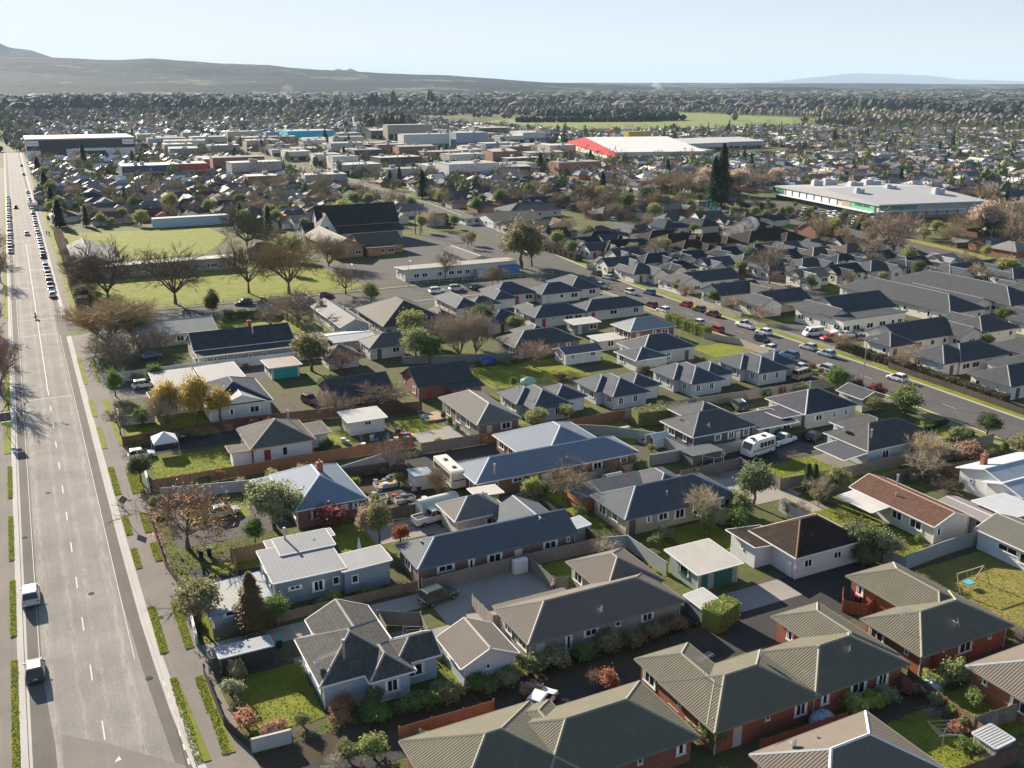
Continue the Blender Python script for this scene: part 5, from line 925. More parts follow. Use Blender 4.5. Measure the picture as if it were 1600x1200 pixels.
# ---------------------------------------------------------------- fences
BR = (.23, .115, .065); GY = (.21, .185, .165); DKF = (.10, .085, .07); PALE = (.33, .29, .24); CR = (.45, .46, .45)
for a in [('long dark brown paling fence behind the white car and gazebo', [(9.5, 155.2), (27.5, 156.4), (39, 155.2), (58, 151)], 1.8, (.11, .055, .04)),
          ('long bright brown paling fence behind the maple garden', [(11.3, 134.8), (32, 135.1), (50.3, 134.9)], 1.8, BR), ('pale grey panel fence along the shared drive behind the blue roofed house', [(12, 131.8), (24.4, 129), (36, 128.2), (46.2, 131.4)], 1.6, (.42, .45, .47), 'panel'),
          ('weathered paling fence between the drive and the grey beige roofed house', [(50.3, 131.5), (60, 131.2)], 1.9, GY), ('bright brown paling fence beside the sprawling house drive', [(60, 131.2), (87, 131.1)], 1.8, BR),
          ('dark paling fence between vegetable yard and covered boat', [(34, 111.8), (40.2, 110.9), (46, 111)], 1.8, DKF), ('paling fence on the right of the vegetable yard', [(45.8, 125.8), (47.4, 114)], 1.6, DKF), ('dark paling fence behind the vegetable yard', [(36, 127.7), (45.8, 127)], 1.6, DKF),
          ('tan timber fence enclosing the grey flat roofed house front yard', [(17, 105.2), (17, 108.2), (22.7, 108.5)], 1.9, (.42, .25, .13)), ('long grey paling fence in front of the blue grey roofed house', [(34.6, 91.4), (46, 91.7), (58, 91.5)], 1.8, GY), ('pale grey panel fence joining the beige brick house corner', [(58, 91.5), (61.2, 90.6), (61.4, 82.6)], 1.7, (.34, .36, .36), 'panel'),
          ('tall dark paling fence left of the small blue grey shed', [(49, 106.4), (56.9, 105.6), (57.9, 91.9)], 1.8, DKF), ('grey panel fence in front of the sprawling house garden', [(54, 108), (60, 110.5), (78, 111)], 1.4, (.30, .31, .31), 'panel'), ('low mixed fence of dark and tan panels below the grey flat roofed house', [(12, 92.2), (21, 92.5), (34.4, 92.4)], 1.2, (.17, .12, .09)),
          ('curved paling fence around the clothes drying yard', [(27.8, 84), (28, 87.4), (31.8, 85), (31, 78.9)], 1.7, GY), ('tan paling fence beside the long brown roofed house drive', [(38.2, 86), (38.4, 81), (47.6, 81.6)], 1.7, PALE), ('paling fence running from the white cupboard to the standing man', [(47.8, 91.2), (47.9, 85.4), (49.4, 84.6)], 1.8, GY),
          ('grey fence left of the charcoal hip roofed house', [(72.6, 131), (80, 126), (85.3, 120), (85.8, 112), (79, 112)], 1.7, (.33, .35, .34), 'panel'), ('long grey fence in front of the charcoal hip roofed house', [(79.2, 111.9), (92, 110.8), (100, 111)], 1.7, (.28, .29, .29), 'panel'), ('paling fence behind the trampoline lawn', [(79.4, 104.6), (90.3, 104.9), (90.2, 96)], 1.8, GY),
          ('long weathered paling fence below the pale blue walled house', [(90.2, 96), (101, 95.2), (113, 95), (133, 95.2)], 1.8, (.25, .22, .19)), ('grey panel fence between the tiled white house and rusty roofed house', [(85.4, 90.8), (85.2, 78.2), (87.2, 71.2)], 1.6, (.36, .38, .38), 'panel'), ('grey panel fence across the dry lawn back', [(87.2, 71.2), (94, 71.8), (100.6, 72)], 1.9, (.33, .35, .35), 'panel'),
          ('paling fence behind the rusty roofed house', [(104.5, 90.8), (110, 90.8), (124.4, 88)], 1.8, DKF), ('long grey paling fence between olive units and dry lawn', [(85.2, 68), (85.3, 54.4), (90, 47)], 1.8, GY), ('orange stained fence beside the twin hipped olive unit', [(70.6, 67.2), (70.7, 60)], 1.7, (.42, .16, .07)),
          ('brown fence dividing the two bottom right back gardens', [(69.6, 55), (68.6, 45.4)], 1.5, (.18, .10, .07)), ('grey fence around the bottom right patio', [(68.7, 46.8), (70.6, 46.7), (74, 46.4)], 1.8, GY), ('brown fence behind the bottom brown roofed unit', [(50, 52.9), (59.5, 52.5)], 1.6, (.17, .08, .055)), ('brown fence below the ribbed metal garden shed', [(60.6, 43), (69, 42.6)], 1.6, (.15, .09, .07)),
          ('orange timber bin screen beside the right olive roofed unit', [(75.6, 69.4), (73.6, 67.4), (75.2, 65.4), (77, 66.2)], 1.5, (.26, .10, .05)), ('long timber fence in front of the dark modern houses', [(82, 131.4), (96, 131.5), (129, 129.8), (138, 129.6)], 1.8, (.30, .27, .24)), ('pale panel fence behind the golden evergreen trees', [(9.8, 193), (28.8, 193.6), (54, 192.4)], 1.9, (.52, .54, .54), 'panel'),
          ('grey fence around the blue tarpaulin garden', [(65.5, 180.6), (77, 176), (88, 172.6)], 1.6, (.20, .22, .21), 'panel'), ('white rail fence around the park lawn', [(12, 256.8), (80, 256.4)], 1.0, (.3, .3, .28), 'rail'), ('rail fence along the long pale classroom block', [(98, 257), (140, 252)], 1.1, (.55, .55, .52), 'rail'), ('grey concrete street wall with stepped white stripe at the lawn corner', [(11.6, 72.6), (14.9, 72.4)], 1.3, (.42, .42, .40), 'wall'),
          ('dark low fence along the grey bungalow street side', [(9.9, 86.4), (10.1, 77.2), (11.5, 72.8)], 1.1, (.05, .045, .04)), ('rusty low fence along the maple garden street side', [(9.7, 128.4), (9.7, 110.8), (10.6, 104)], 1.0, (.16, .10, .07)), ('low white wall beside the small street tree', [(10.9, 134.7), (11.2, 142.8)], 1.1, (.6, .6, .58), 'wall'), ('white wall beside the olive grey street tree', [(10.2, 91.8), (10.6, 99.5), (10.2, 103)], 1.0, (.55, .55, .53), 'wall'),
          ('white garden wall left of the golden evergreen trees', [(10.2, 171.6), (10.4, 166)], 1.4, (.6, .58, .54), 'wall'), ('pale wall behind the bare street shrubs', [(10.2, 166.4), (15.5, 165.6)], 1.6, (.60, .60, .58), 'wall'), ('red brick and iron front fence of the bottom olive unit', [(23.4, 68.4), (26.4, 68.4), (29.4, 68.3), (32.4, 68.3)], 1.4, (.30, .15, .09)), ('dark creeper covered street fence below the care units', [(151.5, 134), (150.8, 118), (149.5, 100)], 1.3, (.08, .065, .05)),
          ('timber picket fence beside the street hedge', [(133.2, 170), (136.6, 162), (136.4, 152)], 1.5, (.40, .34, .27), 'paling'), ('concrete block fence behind the pink blossom tree', [(154.2, 205), (153.6, 192), (153.6, 182)], 1.5, (.36, .33, .28), 'paling')]:
    lb, pts, h, c = a[:4]; fence('fence' if (a[4] if len(a) > 4 else '') != 'wall' else 'garden_wall', lb, pts, h, c, a[4] if len(a) > 4 else 'paling', cat='fence' if (a[4] if len(a) > 4 else '') != 'wall' else 'wall')
# ---------------------------------------------------------------- trees and garden plants, near
GRN = (.075, .115, .03); OLV = (.13, .145, .06); GOLD = (.26, .19, .05); RUST = (.24, .09, .05); GREYG = (.15, .16, .085); PINK = (.26, .205, .17)
T = [('bare', 12.9, 114.6, 9.5, 12.5, 'wide bare maple with orange last leaves beside the silver hatchback', (.21, .145, .11)), ('leafy', 23.8, 115.2, 7, 7.4, 'big round grey green willow like tree in front of the blue roofed house', (.19, .20, .095)),
     ('leafy', 11.2, 95.2, 5.6, 5, 'olive grey street garden tree over the pale roofed shed', (.15, .14, .07)), ('conifer', 15.9, 92.2, 6.8, 4, 'brown tinged bushy conifer beside the pale roofed shed', (.13, .10, .045)), ('leafy', 18.4, 92, 3.4, 3, 'dark green bush between conifer and grey house', GRN),
     ('leafy', 10.3, 139, 4.3, 3.6, 'small dark street tree with clear forked trunk on the verge', (.06, .07, .03)), ('bare', 9.7, 161.5, 6, 5.5, 'dense grey bare street tree at the dark fence end', (.16, .12, .10)), ('bare', 16.2, 160.8, 7, 5, 'pale trunked little bare tree beside the golden evergreens', (.28, .21, .18)),
     ('leafy', 17.4, 163.4, 7.6, 4.6, 'golden evergreen tree, leftmost of the three clumps', GOLD), ('leafy', 21.7, 161, 8.6, 5.4, 'tall golden evergreen tree in the middle of three', GOLD), ('leafy', 25.4, 160.4, 6.6, 4.6, 'golden evergreen tree, rightmost of the three clumps', GOLD),
     ('shrub', 13.6, 164.5, 3, 3.6, 'round dark bush behind the white wall', GRN), ('shrub', 16.2, 166, 3.4, 3.4, 'second dark green bush by the white car', OLV), ('leafy', 11, 184, 5, 3, 'narrow green bush at the pale panel fence end', GRN), ('leafy', 18.6, 188.5, 4, 3.6, 'small pine like tree leaning on the pale fence', (.07, .10, .03)),
     ('wispy', 13.2, 222, 10, 14, 'huge tawny bare willow beside the long pale corrugated house', (.36, .26, .16)), ('wispy', 18.8, 224, 9, 11, 'second tawny bare willow against the corrugated roof', (.33, .24, .15)), ('bare', 12.6, 205, 8, 9, 'purple grey bare tree below the tawny willow', (.20, .15, .14)), ('bare', 17, 206, 7.4, 8, 'second purple grey bare tree below the tawny willow', (.21, .16, .14)), ('bare', 21.6, 206.5, 8, 6, 'slim bare tree over the blue car', (.2, .15, .13)), ('bare', 12.4, 199, 7, 7, 'low tangled bare tree at the pale fence', (.18, .14, .12)), ('bare', 11.4, 229, 7, 6, 'bare street corner tree', (.24, .18, .14)),
     ('oak', 17.2, 267.5, 18, 19, 'large dark bare oak, leftmost on the park lawn', (.12, .09, .07)), ('oak', 32.8, 260.6, 16.5, 19, 'large dark bare oak with low forks, second on the park lawn', (.12, .095, .07)), ('oak', 52.8, 266, 16, 15, 'dark bare oak behind the black parked car, third on the lawn', (.12, .09, .06)), ('oak', 62.2, 259.5, 18.5, 20, 'broad golden brown oak beside the white parked SUV', (.23, .16, .085)), ('oak', 67.5, 337, 18, 19, 'dark bare oak in front of the orange brick hall', (.10, .08, .055)),
     ('oak', 14, 290, 13, 12, 'bare oak against the grey gabled hall', (.14, .11, .09)), ('leafy', 38.2, 237.4, 8, 3.6, 'tall dark ivy covered stump tree by the cross street', (.05, .06, .02)), ('bare', -7.6, 193.5, 12.5, 7.5, 'red brown bare street tree casting the long shadow', (.24, .14, .11)), ('bare', -8.6, 246, 9, 5, 'thin bare kerbside tree near the motorcyclist', (.2, .16, .13)), ('bare', -7.8, 312, 12, 7, 'red brown bare street tree farther up the kerb', (.22, .12, .09)), ('bare', -8.6, 207, 9, 8, 'tangled bare kerb tree behind the first one', (.24, .17, .14)), ('bare', -9, 352, 11, 7, 'red brown kerb tree beside the parked row', (.2, .12, .09)), ('bare', -9.5, 226, 10, 6, 'pale bare tree at the left frame edge', (.25, .19, .16)),
     ('bare', 42.6, 153.6, 6, 4.6, 'vase shaped bare tree left of the white flat garage', PINK), ('bare', 51.8, 153.6, 5.6, 8, 'spreading bare tree over the glass lean to', (.25, .18, .14)), ('bare', 46.4, 154.4, 4, 4, 'small pink brown bare tree in front of the left lean to', PINK), ('bare', 43.3, 126.4, 6, 5.4, 'bare tree at the vegetable yard back fence', (.25, .19, .16)), ('wispy', 46.2, 114.6, 4.6, 2.6, 'upright thicket of bare stems beside the minibus', (.26, .18, .12)),
     ('shrub', 30.6, 112.4, 3.2, 5, 'wide red leaved shrub below the blue roofed brick house', (.17, .055, .05)), ('leafy', 34.3, 105, 6, 3.2, 'tall olive tree in the dark courtyard', (.14, .13, .06)), ('leafy', 33.2, 107, 4.6, 2.6, 'pinkish brown bush behind the olive tree', (.22, .17, .12)), ('shrub', 36.8, 104.6, 2.3, 2.5, 'clipped round red bush at the pickup drive', (.17, .06, .025)), ('leafy', 71.6, 133.9, 3.9, 3.7, 'pale round clipped tree behind the sprawling house', (.17, .18, .075)), ('leafy', 77.6, 134.6, 3.2, 2.6, 'small pale upright bush behind the brown fence', (.17, .18, .07)),
     ('leafy', 57.4, 108.2, 3.7, 3.2, 'yellow green round bush in the shaded courtyard', (.15, .17, .05)), ('bare', 61.2, 106.6, 5.6, 6, 'dense brown bare tree in the shaded courtyard', (.27, .21, .15)), ('bare', 66, 112.4, 4.4, 4.4, 'white barked little tree against the sprawling house', (.40, .32, .28)), ('twiggy', 71.5, 110.6, 2.8, 3.4, 'bare shrub in front of the sprawling house windows', None), ('twiggy', 75, 111.4, 3.2, 3.4, 'reddish bare shrub by the sprawling house corner', PINK), ('bare', 73.2, 91.6, 6.4, 4.4, 'white branched bare tree in front of the beige brick house', (.42, .34, .26)), ('leafy', 73.2, 89.6, 3.6, 3.8, 'pale green bush below the white branched tree', GREYG),
     ('leafy', 83.4, 93.4, 6.2, 5.4, 'dense grey green tree by the concrete turning area', (.09, .115, .055)), ('shrub', 79.6, 92, 3.4, 4.2, 'low dark spreading bush beside the grey green tree', OLV), ('shrub', 77, 89.6, 2.6, 4, 'dark flowering bush left of the spreading one', GRN), ('leafy', 127, 114.2, 3.2, 3.6, 'rounded shrub with red tips beside the cream garage', (.13, .13, .05)), ('leafy', 131.6, 111.6, 4.4, 6.4, 'large glossy green bush at the garage corner', (.09, .115, .04)), ('leafy', 134.4, 114, 4.6, 4, 'bushy green shrub nearest the street kerb', OLV), ('shrub', 133.4, 119.4, 3.4, 4, 'dark red bush behind the glossy green bush', (.13, .05, .04)), ('shrub', 131.8, 123, 3.6, 3, 'upright dark red bush behind the garage', (.11, .05, .04)), ('leafy', 130.2, 126.4, 5, 4.4, 'dark green tree beyond the double garage', GRN),
     ('leafy', 84.6, 75.8, 4.6, 5.4, 'big grey green bush right of the white tiled house', (.12, .135, .06)), ('leafy', 86.4, 74, 4, 4.6, 'second grey green bush against the panel fence', (.14, .15, .08)), ('leafy', 83.4, 74, 3, 3.4, 'lower grey green bush by the white wall', (.1, .12, .05)), ('wispy', 116.8, 93.2, 4.6, 5.4, 'fluffy pale bare bush behind the paling fence', (.40, .32, .22)), ('bare', 111.4, 90, 5, 5, 'pale bare tree near the netted enclosure', (.36, .30, .24)), ('twiggy', 110.6, 85.6, 2.4, 3.4, 'rounded bare shrub in the netted garden', PINK), ('bare', 91, 89.4, 5, 3.2, 'weeping bare tree beside the rusty roofed house path', (.34, .28, .22)), ('leafy', 96.4, 92, 3.8, 4, 'olive bush at the fence beyond the patio cover', OLV), ('column', 92.6, 93.4, 4.6, 1.3, 'first dark columnar cypress at the fence', None), ('column', 93.9, 93.4, 4.3, 1.2, 'second dark columnar cypress at the fence', None), ('shrub', 123.2, 92, 3, 4.6, 'dusty rose bush in the long side border', (.20, .12, .09)), ('shrub', 119.6, 92.4, 2.8, 4, 'grey bush in the long side border', (.17, .15, .10)), ('leafy', 136, 98.6, 3.6, 4.4, 'dark bush at the right end of the box garden', (.05, .07, .03)), ('shrub', 128, 97.4, 2.8, 4, 'dark green bush along the box garden fence', OLV), ('leafy', 131.4, 88.6, 4.4, 4.4, 'olive bush at the right edge below the street', (.15, .15, .07)), ('twiggy', 90.6, 84.8, 1.8, 2.2, 'small purple bare shrub on the striped lawn corner', (.2, .1, .1)),
     ('bare', 92.8, 201.8, 7, 7, 'x', None), ('leafy', 69, 182, 7, 6, 'large round grey green tree left of the tangled trees', (.15, .17, .075)), ('leafy', 73, 196, 7.4, 6.4, 'tall yellow green tree behind the tangled trees', (.15, .16, .055)), ('leafy', 70.6, 178.4, 6, 5, 'dark green tree below the grey green one', GRN), ('wispy', 77.9, 180, 9, 7.5, 'tangled pale bare tree, left of the thicket', (.32, .25, .2)), ('wispy', 81.6, 180, 9, 6, 'tangled pale bare tree, right of the thicket', (.33, .26, .21)), ('bare', 77, 189, 9, 9, 'purple brown bare tree behind the thicket', (.22, .16, .15)), ('bare', 84, 186, 8, 7, 'grey bare tree at the driveway by the thicket', (.24, .19, .16)), ('leafy', 92, 200, 6.2, 6, 'dark glossy round tree between the white walled units', (.055, .08, .025)), ('leafy', 97.4, 192.6, 4.4, 4.6, 'olive bush in front of the white walled units', OLV), ('bare', 88.2, 166.6, 6.4, 7.4, 'wide rosy bare tree on the mown garden', (.30, .20, .16)), ('bare', 118.2, 245, 6.4, 6, 'x', None),
     ('leafy', 47.6, 184, 7.6, 8, 'wide dark bushy tree beside the turquoise garage', (.10, .09, .035)), ('bare', 52, 178.8, 6.4, 7, 'reddish brown bare tree beside the turquoise garage', (.26, .17, .13)), ('bare', 55, 222, 10, 11, 'spreading bare tree at the end of the cross street', (.24, .18, .15)), ('bare', 48.5, 222, 6, 6, 'x', None), ('leafy', 78, 237, 6, 5, 'x', OLV), ('bare', 76, 252.6, 9, 10, 'large bare tree at the park corner', (.2, .15, .13)), ('leafy', 70, 290, 7, 4, 'bright yellow green bush by the church hall', (.19, .22, .05)), ('wispy', 84, 296, 9, 10, 'rounded bare thicket below the church hall', (.26, .2, .15)), ('conifer', 83, 372, 11, 5, 'tall dark conifer left of the church', None), ('leafy', 76, 380, 9, 6, 'x', GRN),
     ('conifer', 290.6, 364, 29, 11, 'very tall dark conifer beside the supermarket car park', (.035, .05, .022)), ('conifer', 288.6, 367, 23, 10, 'second leader of the tall conifer clump by the car park', (.035, .05, .022)), ('bare', 257, 229, 17, 14, 'tall bare tree in front of the supermarket', (.27, .2, .17)), ('bare', 264, 240, 16, 14, 'second tall bare tree in front of the supermarket', (.25, .19, .15)), ('leafy', 136.3, 266, 15, 14, 'big mixed green and bare tree by the blue container', (.12, .11, .06)), ('leafy', 141, 268, 9, 8, 'x', OLV), ('bare', 108.6, 260.4, 10, 7, 'bare tree in front of the pale classroom block', (.27, .2, .16)), ('bare', 116.6, 245, 7, 7, 'bare tree in the parking strip below the school', (.26, .2, .17))]
for (k, x, y, H, W, lb, c) in T:
    o = tree(k, x, y, H, W, None if lb == 'x' else lb, c, desc={'bare': 'bare tree', 'leafy': 'green leafy tree'}.get(k))
    if lb.startswith('wide bare maple'):
        V, Fc = leaf_cloud(random.Random(2), [(0, 0, 3.6, 3, 3, 1.5), (1.5, -1, 2.6, 2.2, 2.2, 1), (-1.6, .8, 3, 2.2, 2.2, 1.2)], 900, .1); link('last_leaves', np_mesh('last_leaves', V, Fc, M['leaf']), o, (.34, .17, .085))
# verge trees along the second street and shrub fillers: described by what stands beside them
for (x, y) in [(155.9, 206.8), (156.1, 188), (154.6, 176.5), (153.1, 147.2), (153.4, 131.6), (160.5, 134.5)]: tree('bare', x, y, 4.6, 5, None, (.33, .23, .18), desc='low rosy bare verge tree')
for i, y in enumerate([268, 275, 283, 291, 300, 309, 318, 328, 340]): tree('bare' if i % 3 else 'leafy', 11.5+(i % 2)*1.6, y, 5.5, 5.6, None, (.17, .13, .10) if i % 3 else (.10, .09, .05), desc='dark tangled street side tree')
for i, y in enumerate([430, 448, 470, 492, 520, 548, 580, 610, 650, 700, 760]): tree(('conifer', 'bare', 'leafy')[i % 3], 13+(i % 3), y, (11, 8, 8)[i % 3], 7, None, None, desc='far street side tree')
for (x, y) in [(157.6, 214), (157, 197), (219.8, 167.8), (215.8, 159.7), (176, 178), (206, 150), (180, 134)]: tree('leafy', x, y, 4, 3.4, None, None, desc='small dark evergreen tree')
for (k, x, y, H, W, c) in [('shrub', 12.6, 84.2, 2, 2.2, (.22, .19, .1)), ('shrub', 11.6, 81.4, 1.8, 2, (.2, .2, .12)), ('twiggy', 11.6, 79.2, 1.3, 1.6, None), ('shrub', 11.8, 76.4, 1.7, 2.4, (.28, .15, .09)), ('shrub', 13.6, 74, 1.4, 2.4, (.25, .14, .1)), ('shrub', 16.4, 74.2, 1.5, 1.8, OLV), ('shrub', 19.5, 73.2, 1.3, 2.4, (.2, .12, .07)),
                           ('shrub', 22.5, 72, 1.5, 3, GRN), ('shrub', 26, 71.7, 1.8, 3.2, GRN), ('shrub', 29.4, 72, 1.8, 3, OLV), ('shrub', 32.6, 71.6, 1.9, 3.2, GRN), ('shrub', 35.6, 71.6, 1.6, 3, (.16, .17, .08)), ('shrub', 38.8, 72.2, 2, 3, OLV), ('shrub', 41.2, 72.3, 2.1, 3, GREYG), ('twiggy', 40.7, 73.2, 2.2, 2.8, (.36, .28, .2)), ('shrub', 44, 72, 1.9, 3, GRN), ('shrub', 46.8, 72.2, 2.2, 3.4, GREYG), ('shrub', 49.6, 71.9, 1.8, 3, (.13, .11, .06)), ('shrub', 52.6, 72.2, 1.9, 3.2, OLV), ('twiggy', 54.4, 73, 2, 2.4, None), ('shrub', 55.6, 72.4, 1.7, 2.6, (.2, .14, .08)),
                           ('shrub', 20.6, 67.2, 2.4, 2.8, (.15, .17, .06)), ('shrub', 18.6, 67.8, 1.8, 2, OLV), ('twiggy', 17.4, 67.4, 1.8, 1.8, (.5, .45, .38)), ('shrub', 16.4, 66.4, 1.2, 1.6, GREYG), ('shrub', 25, 66.6, 1.5, 2, GREYG), ('shrub', 36.6, 69.2, 1.4, 2.4, (.3, .2, .14)), ('shrub', 43.6, 66.9, 2, 2.4, (.2, .09, .05)), ('twiggy', 42.6, 67.8, 2.2, 1.8, (.35, .25, .2)), ('shrub', 47.1, 55.4, 2.6, 2.2, (.13, .14, .05)), ('shrub', 45.8, 57.4, 1.7, 1.8, GREYG),
                           ('shrub', 61.6, 53.4, 2, 2.6, (.2, .24, .07)), ('shrub', 63.4, 53.2, 1.8, 2.2, (.19, .23, .05)), ('shrub', 65.2, 53.4, 2, 2.2, (.2, .2, .1)), ('shrub', 73.3, 52.6, 2.8, 3.2, (.17, .19, .08)), ('shrub', 71, 53, 1.8, 2, (.2, .22, .08)), ('shrub', 65.7, 44.6, 1.7, 2, GRN), ('shrub', 69.1, 49.4, 1.4, 1.2, (.16, .2, .06)), ('shrub', 68.9, 51, 1.6, 1.4, GREYG), ('shrub', 68.6, 47.8, 1.3, 1.2, OLV), ('twiggy', 87, 88, 2.6, 2, PINK),
                           ('shrub', 27.2, 130.4, 2.2, 2.2, (.24, .22, .12)), ('shrub', 22.6, 130.2, 1.8, 2, (.2, .18, .1)), ('shrub', 31, 130, 2.4, 2.6, (.2, .17, .09)), ('leafy', 20.6, 112.2, 3.4, 2.6, GRN), ('shrub', 37.9, 117.2, 1.6, 1.5, (.12, .15, .04)), ('shrub', 36.9, 123, 1.9, 1.6, (.15, .17, .05)), ('shrub', 43.2, 122.3, 1.7, 1.5, (.14, .16, .05)), ('shrub', 37.6, 139.4, 2.4, 2.3, (.05, .07, .03)), ('shrub', 54.2, 134.2, 1.3, 1.4, (.14, .18, .04)), ('shrub', 59.4, 144.4, 1.8, 1.1, GRN), ('shrub', 59.3, 141.4, 1.7, 1.1, GRN), ('shrub', 59.3, 138.6, 1.6, 1.1, OLV), ('shrub', 46.5, 93.2, 1.2, 2, OLV),
                           ('shrub', 66.4, 90.4, 2, 2.4, GREYG), ('shrub', 64.4, 89.2, 1.7, 2, OLV), ('twiggy', 57.5, 89.6, 2.8, 3.6, (.5, .4, .3)), ('shrub', 60.4, 100.8, 1.7, 2.4, (.13, .16, .05)), ('shrub', 66.6, 98.4, 1.7, 1.4, OLV), ('shrub', 82.6, 116.6, 1.3, 1.6, OLV), ('twiggy', 90, 108.8, 2, 2, PINK), ('twiggy', 98.6, 103.6, 2.3, 3, PINK), ('shrub', 92.4, 91.4, 1.6, 1.8, (.12, .16, .04)), ('shrub', 112, 84.4, 1.6, 1.6, OLV), ('shrub', 94.2, 75.4, 1.4, 1.4, (.1, .14, .04)), ('twiggy', 88.8, 73.4, 2.6, 2.4, None)]:
    tree(k, x, y, H, W, None, c, desc={'shrub': 'rounded garden shrub', 'twiggy': 'bare garden shrub', 'leafy': 'small green tree'}[k] if c is None or c[0] < .2 or k != 'shrub' else 'reddish or pale garden shrub', parts=False)
for a in [('hedge', 'big clipped rounded hedge at the end of the long drive', 58.5, 70.8, 62.2, 72, 2.3, 2.2, (.17, .20, .05)), ('hedge', 'clipped box hedge beside the white ute', 103.4, 112, 108.6, 111, 1.5, 2.2, (.10, .13, .035)), ('hedge', 'bushy flowering hedge behind the grey fence', 87.4, 128.6, 97.4, 127.4, 2.4, 2.6, (.15, .16, .06)), ('hedge', 'tall street hedge beyond the pale roofed brick house', 134.8, 186, 134.4, 170, 2.4, 2, (.13, .15, .04)),
          ('hedge', 'dark hedge facing the cross street', 40.6, 237, 49.4, 236, 2, 2, (.09, .11, .03)), ('hedge', 'row of clipped grey green bushes along the pale gabled house path', 54.6, 234, 56.4, 209.5, 2, 2.2, (.17, .18, .10)), ('hedge', 'long pale hedge behind the wide dark gabled building', 29, 212.4, 42, 210.6, 1.6, 1.5, (.2, .22, .08)), ('box_hedge', 'low box hedge square in the street front garden, left side', 123, 103.4, 124, 94.4, .8, .7, (.05, .06, .02)), ('box_hedge', 'low box hedge square in the street front garden, near side', 123.6, 98.4, 133.6, 99.4, .8, .7, (.05, .06, .02)), ('box_hedge', 'low box hedge square in the street front garden, far side', 123.8, 103.6, 134.6, 105.4, .8, .7, (.05, .06, .02)),
          ('hedge', 'unruly dark shrubbery between park fence and the street pavement', 10.8, 262, 10.8, 300, 3.6, 2.6, (.12, .10, .07)), ('hedge', 'bare brown hedge beside the parked cars farther up', 11.2, 302, 11.2, 402, 3.0, 2.4, (.17, .13, .10)), ('hedge', 'dark planting under the care home street fence', 154, 150, 152.6, 108, 1.6, 2, (.06, .05, .03)), ('hedge', 'dark creeper mass beyond the side street', 160, 300, 158.5, 268, 2.2, 2, (.05, .045, .03))]: hedge(*a)
FL = [((12, 155), (37, 154.2)), ((13, 134), (24, 134.2)), ((36.6, 127), (45, 126.2)), ((60, 130.2), (70, 130.2)), ((72, 120), (72.4, 128)), ((79.8, 104), (86, 104)), ((66, 84), (61.8, 90)), ((86.4, 90), (86, 79)), ((105, 90), (118, 88.6)), ((84.4, 67), (84.4, 55.6)), ((68.6, 54.6), (67.8, 46.4)), ((71, 47.8), (73, 50.6)), ((49.2, 105.4), (56.6, 104.8)), ((22, 93.4), (34, 93.4)), ((66, 129.6), (76, 120)), ((98, 130.4), (128, 128.8)), ((75, 157), (96, 156.6)), ((75.4, 170), (92, 171.4)), ((11.4, 191.6), (38, 191.4)), ((39, 234), (54, 234)), ((114, 91.6), (132, 92)), ((18, 74.2), (30, 74.2)), ((60, 110), (77, 110)), ((88, 131.6), (104, 133)), ((104.6, 152.8), (120, 152.8)), ((138.6, 146), (135, 128)), ((10.6, 97), (10.6, 104)), ((12, 120), (11, 130))]
r3 = random.Random(44)
for (a, b_) in FL:
    L = math.hypot(b_[0]-a[0], b_[1]-a[1]); t_ = r3.uniform(0, 1.5)
    while t_ < L:
        x, y = a[0]+(b_[0]-a[0])*t_/L+r3.gauss(0, .3), a[1]+(b_[1]-a[1])*t_/L+r3.gauss(0, .3); k = r3.choice(('shrub', 'shrub', 'shrub', 'twiggy')); c = r3.choice([GRN, OLV, GREYG, (.12, .15, .04), (.20, .10, .06), (.16, .12, .08)]) if k == 'shrub' else r3.choice([(.3, .22, .16), PINK])
        tree(k, x, y, r3.uniform(.7, 2.1), r3.uniform(1.1, 2.6), None, c, desc={(0, 0): 'dark leafy shrub', (0, 1): 'reddish brown shrub', (1, 0): 'leafless twiggy shrub', (1, 1): 'leafless twiggy shrub'}[(k == 'twiggy', c[0] > .15)]); t_ += r3.uniform(1.2, 4.2)
# ---------------------------------------------------------------- vehicles
car('suv', 'silver', -4.62, 109.6, 90, 'driving up the left lane farther from the corner')
car('hatch', 'dark grey', -4.62, 93.6, 90, 'with pale roof driving nearest the bottom corner')
for i, y in enumerate([283, 291, 298, 304.4, 311, 317.6, 325, 332, 351.8, 358, 365, 372, 378.5, 385, 391.5, 398, 405, 412, 419, 427, 435, 443, 451, 460, 471, 481, 491, 505, 518, 536, 575, 693, 771]):
    k = ['hatch', 'sedan', 'hatch', 'suv', 'hatch', 'wagon', 'sedan'][i % 7]; c = ['dark grey', 'silver', 'silver', 'dark red', 'black', 'white', 'white', 'pale blue'][i % 8] if i > 7 else ['white', 'white', 'black', 'dark red', 'silver', 'dark grey', 'silver', 'blue'][i]
    n = ['nearest', 'second', 'third', 'fourth', 'fifth', 'sixth', 'seventh', 'eighth'][i] if i < 8 else None
    car(k, c, 4.6, y+2, 90, f'parked {n} in the right hand kerb row' if n else 'parked far along the right hand kerb row', 'cars parked along the left street', near=i < 8)
for i in range(27): car(['sedan', 'hatch', 'wagon', 'suv'][i % 4], ['white', 'dark grey', 'silver', 'dark red', 'white', 'black'][i % 6], -5.0, 369.5+i*7.1+(i % 3)*.7, 90, 'parked far along the left hand kerb row', 'cars parked along the left street', near=False)
car('sedan', 'white', .9, 412, 90, 'driving up the middle of the far left street', near=False); car('sedan', 'black', -1.9, 506, 90, 'driving away on the far left street', near=False)
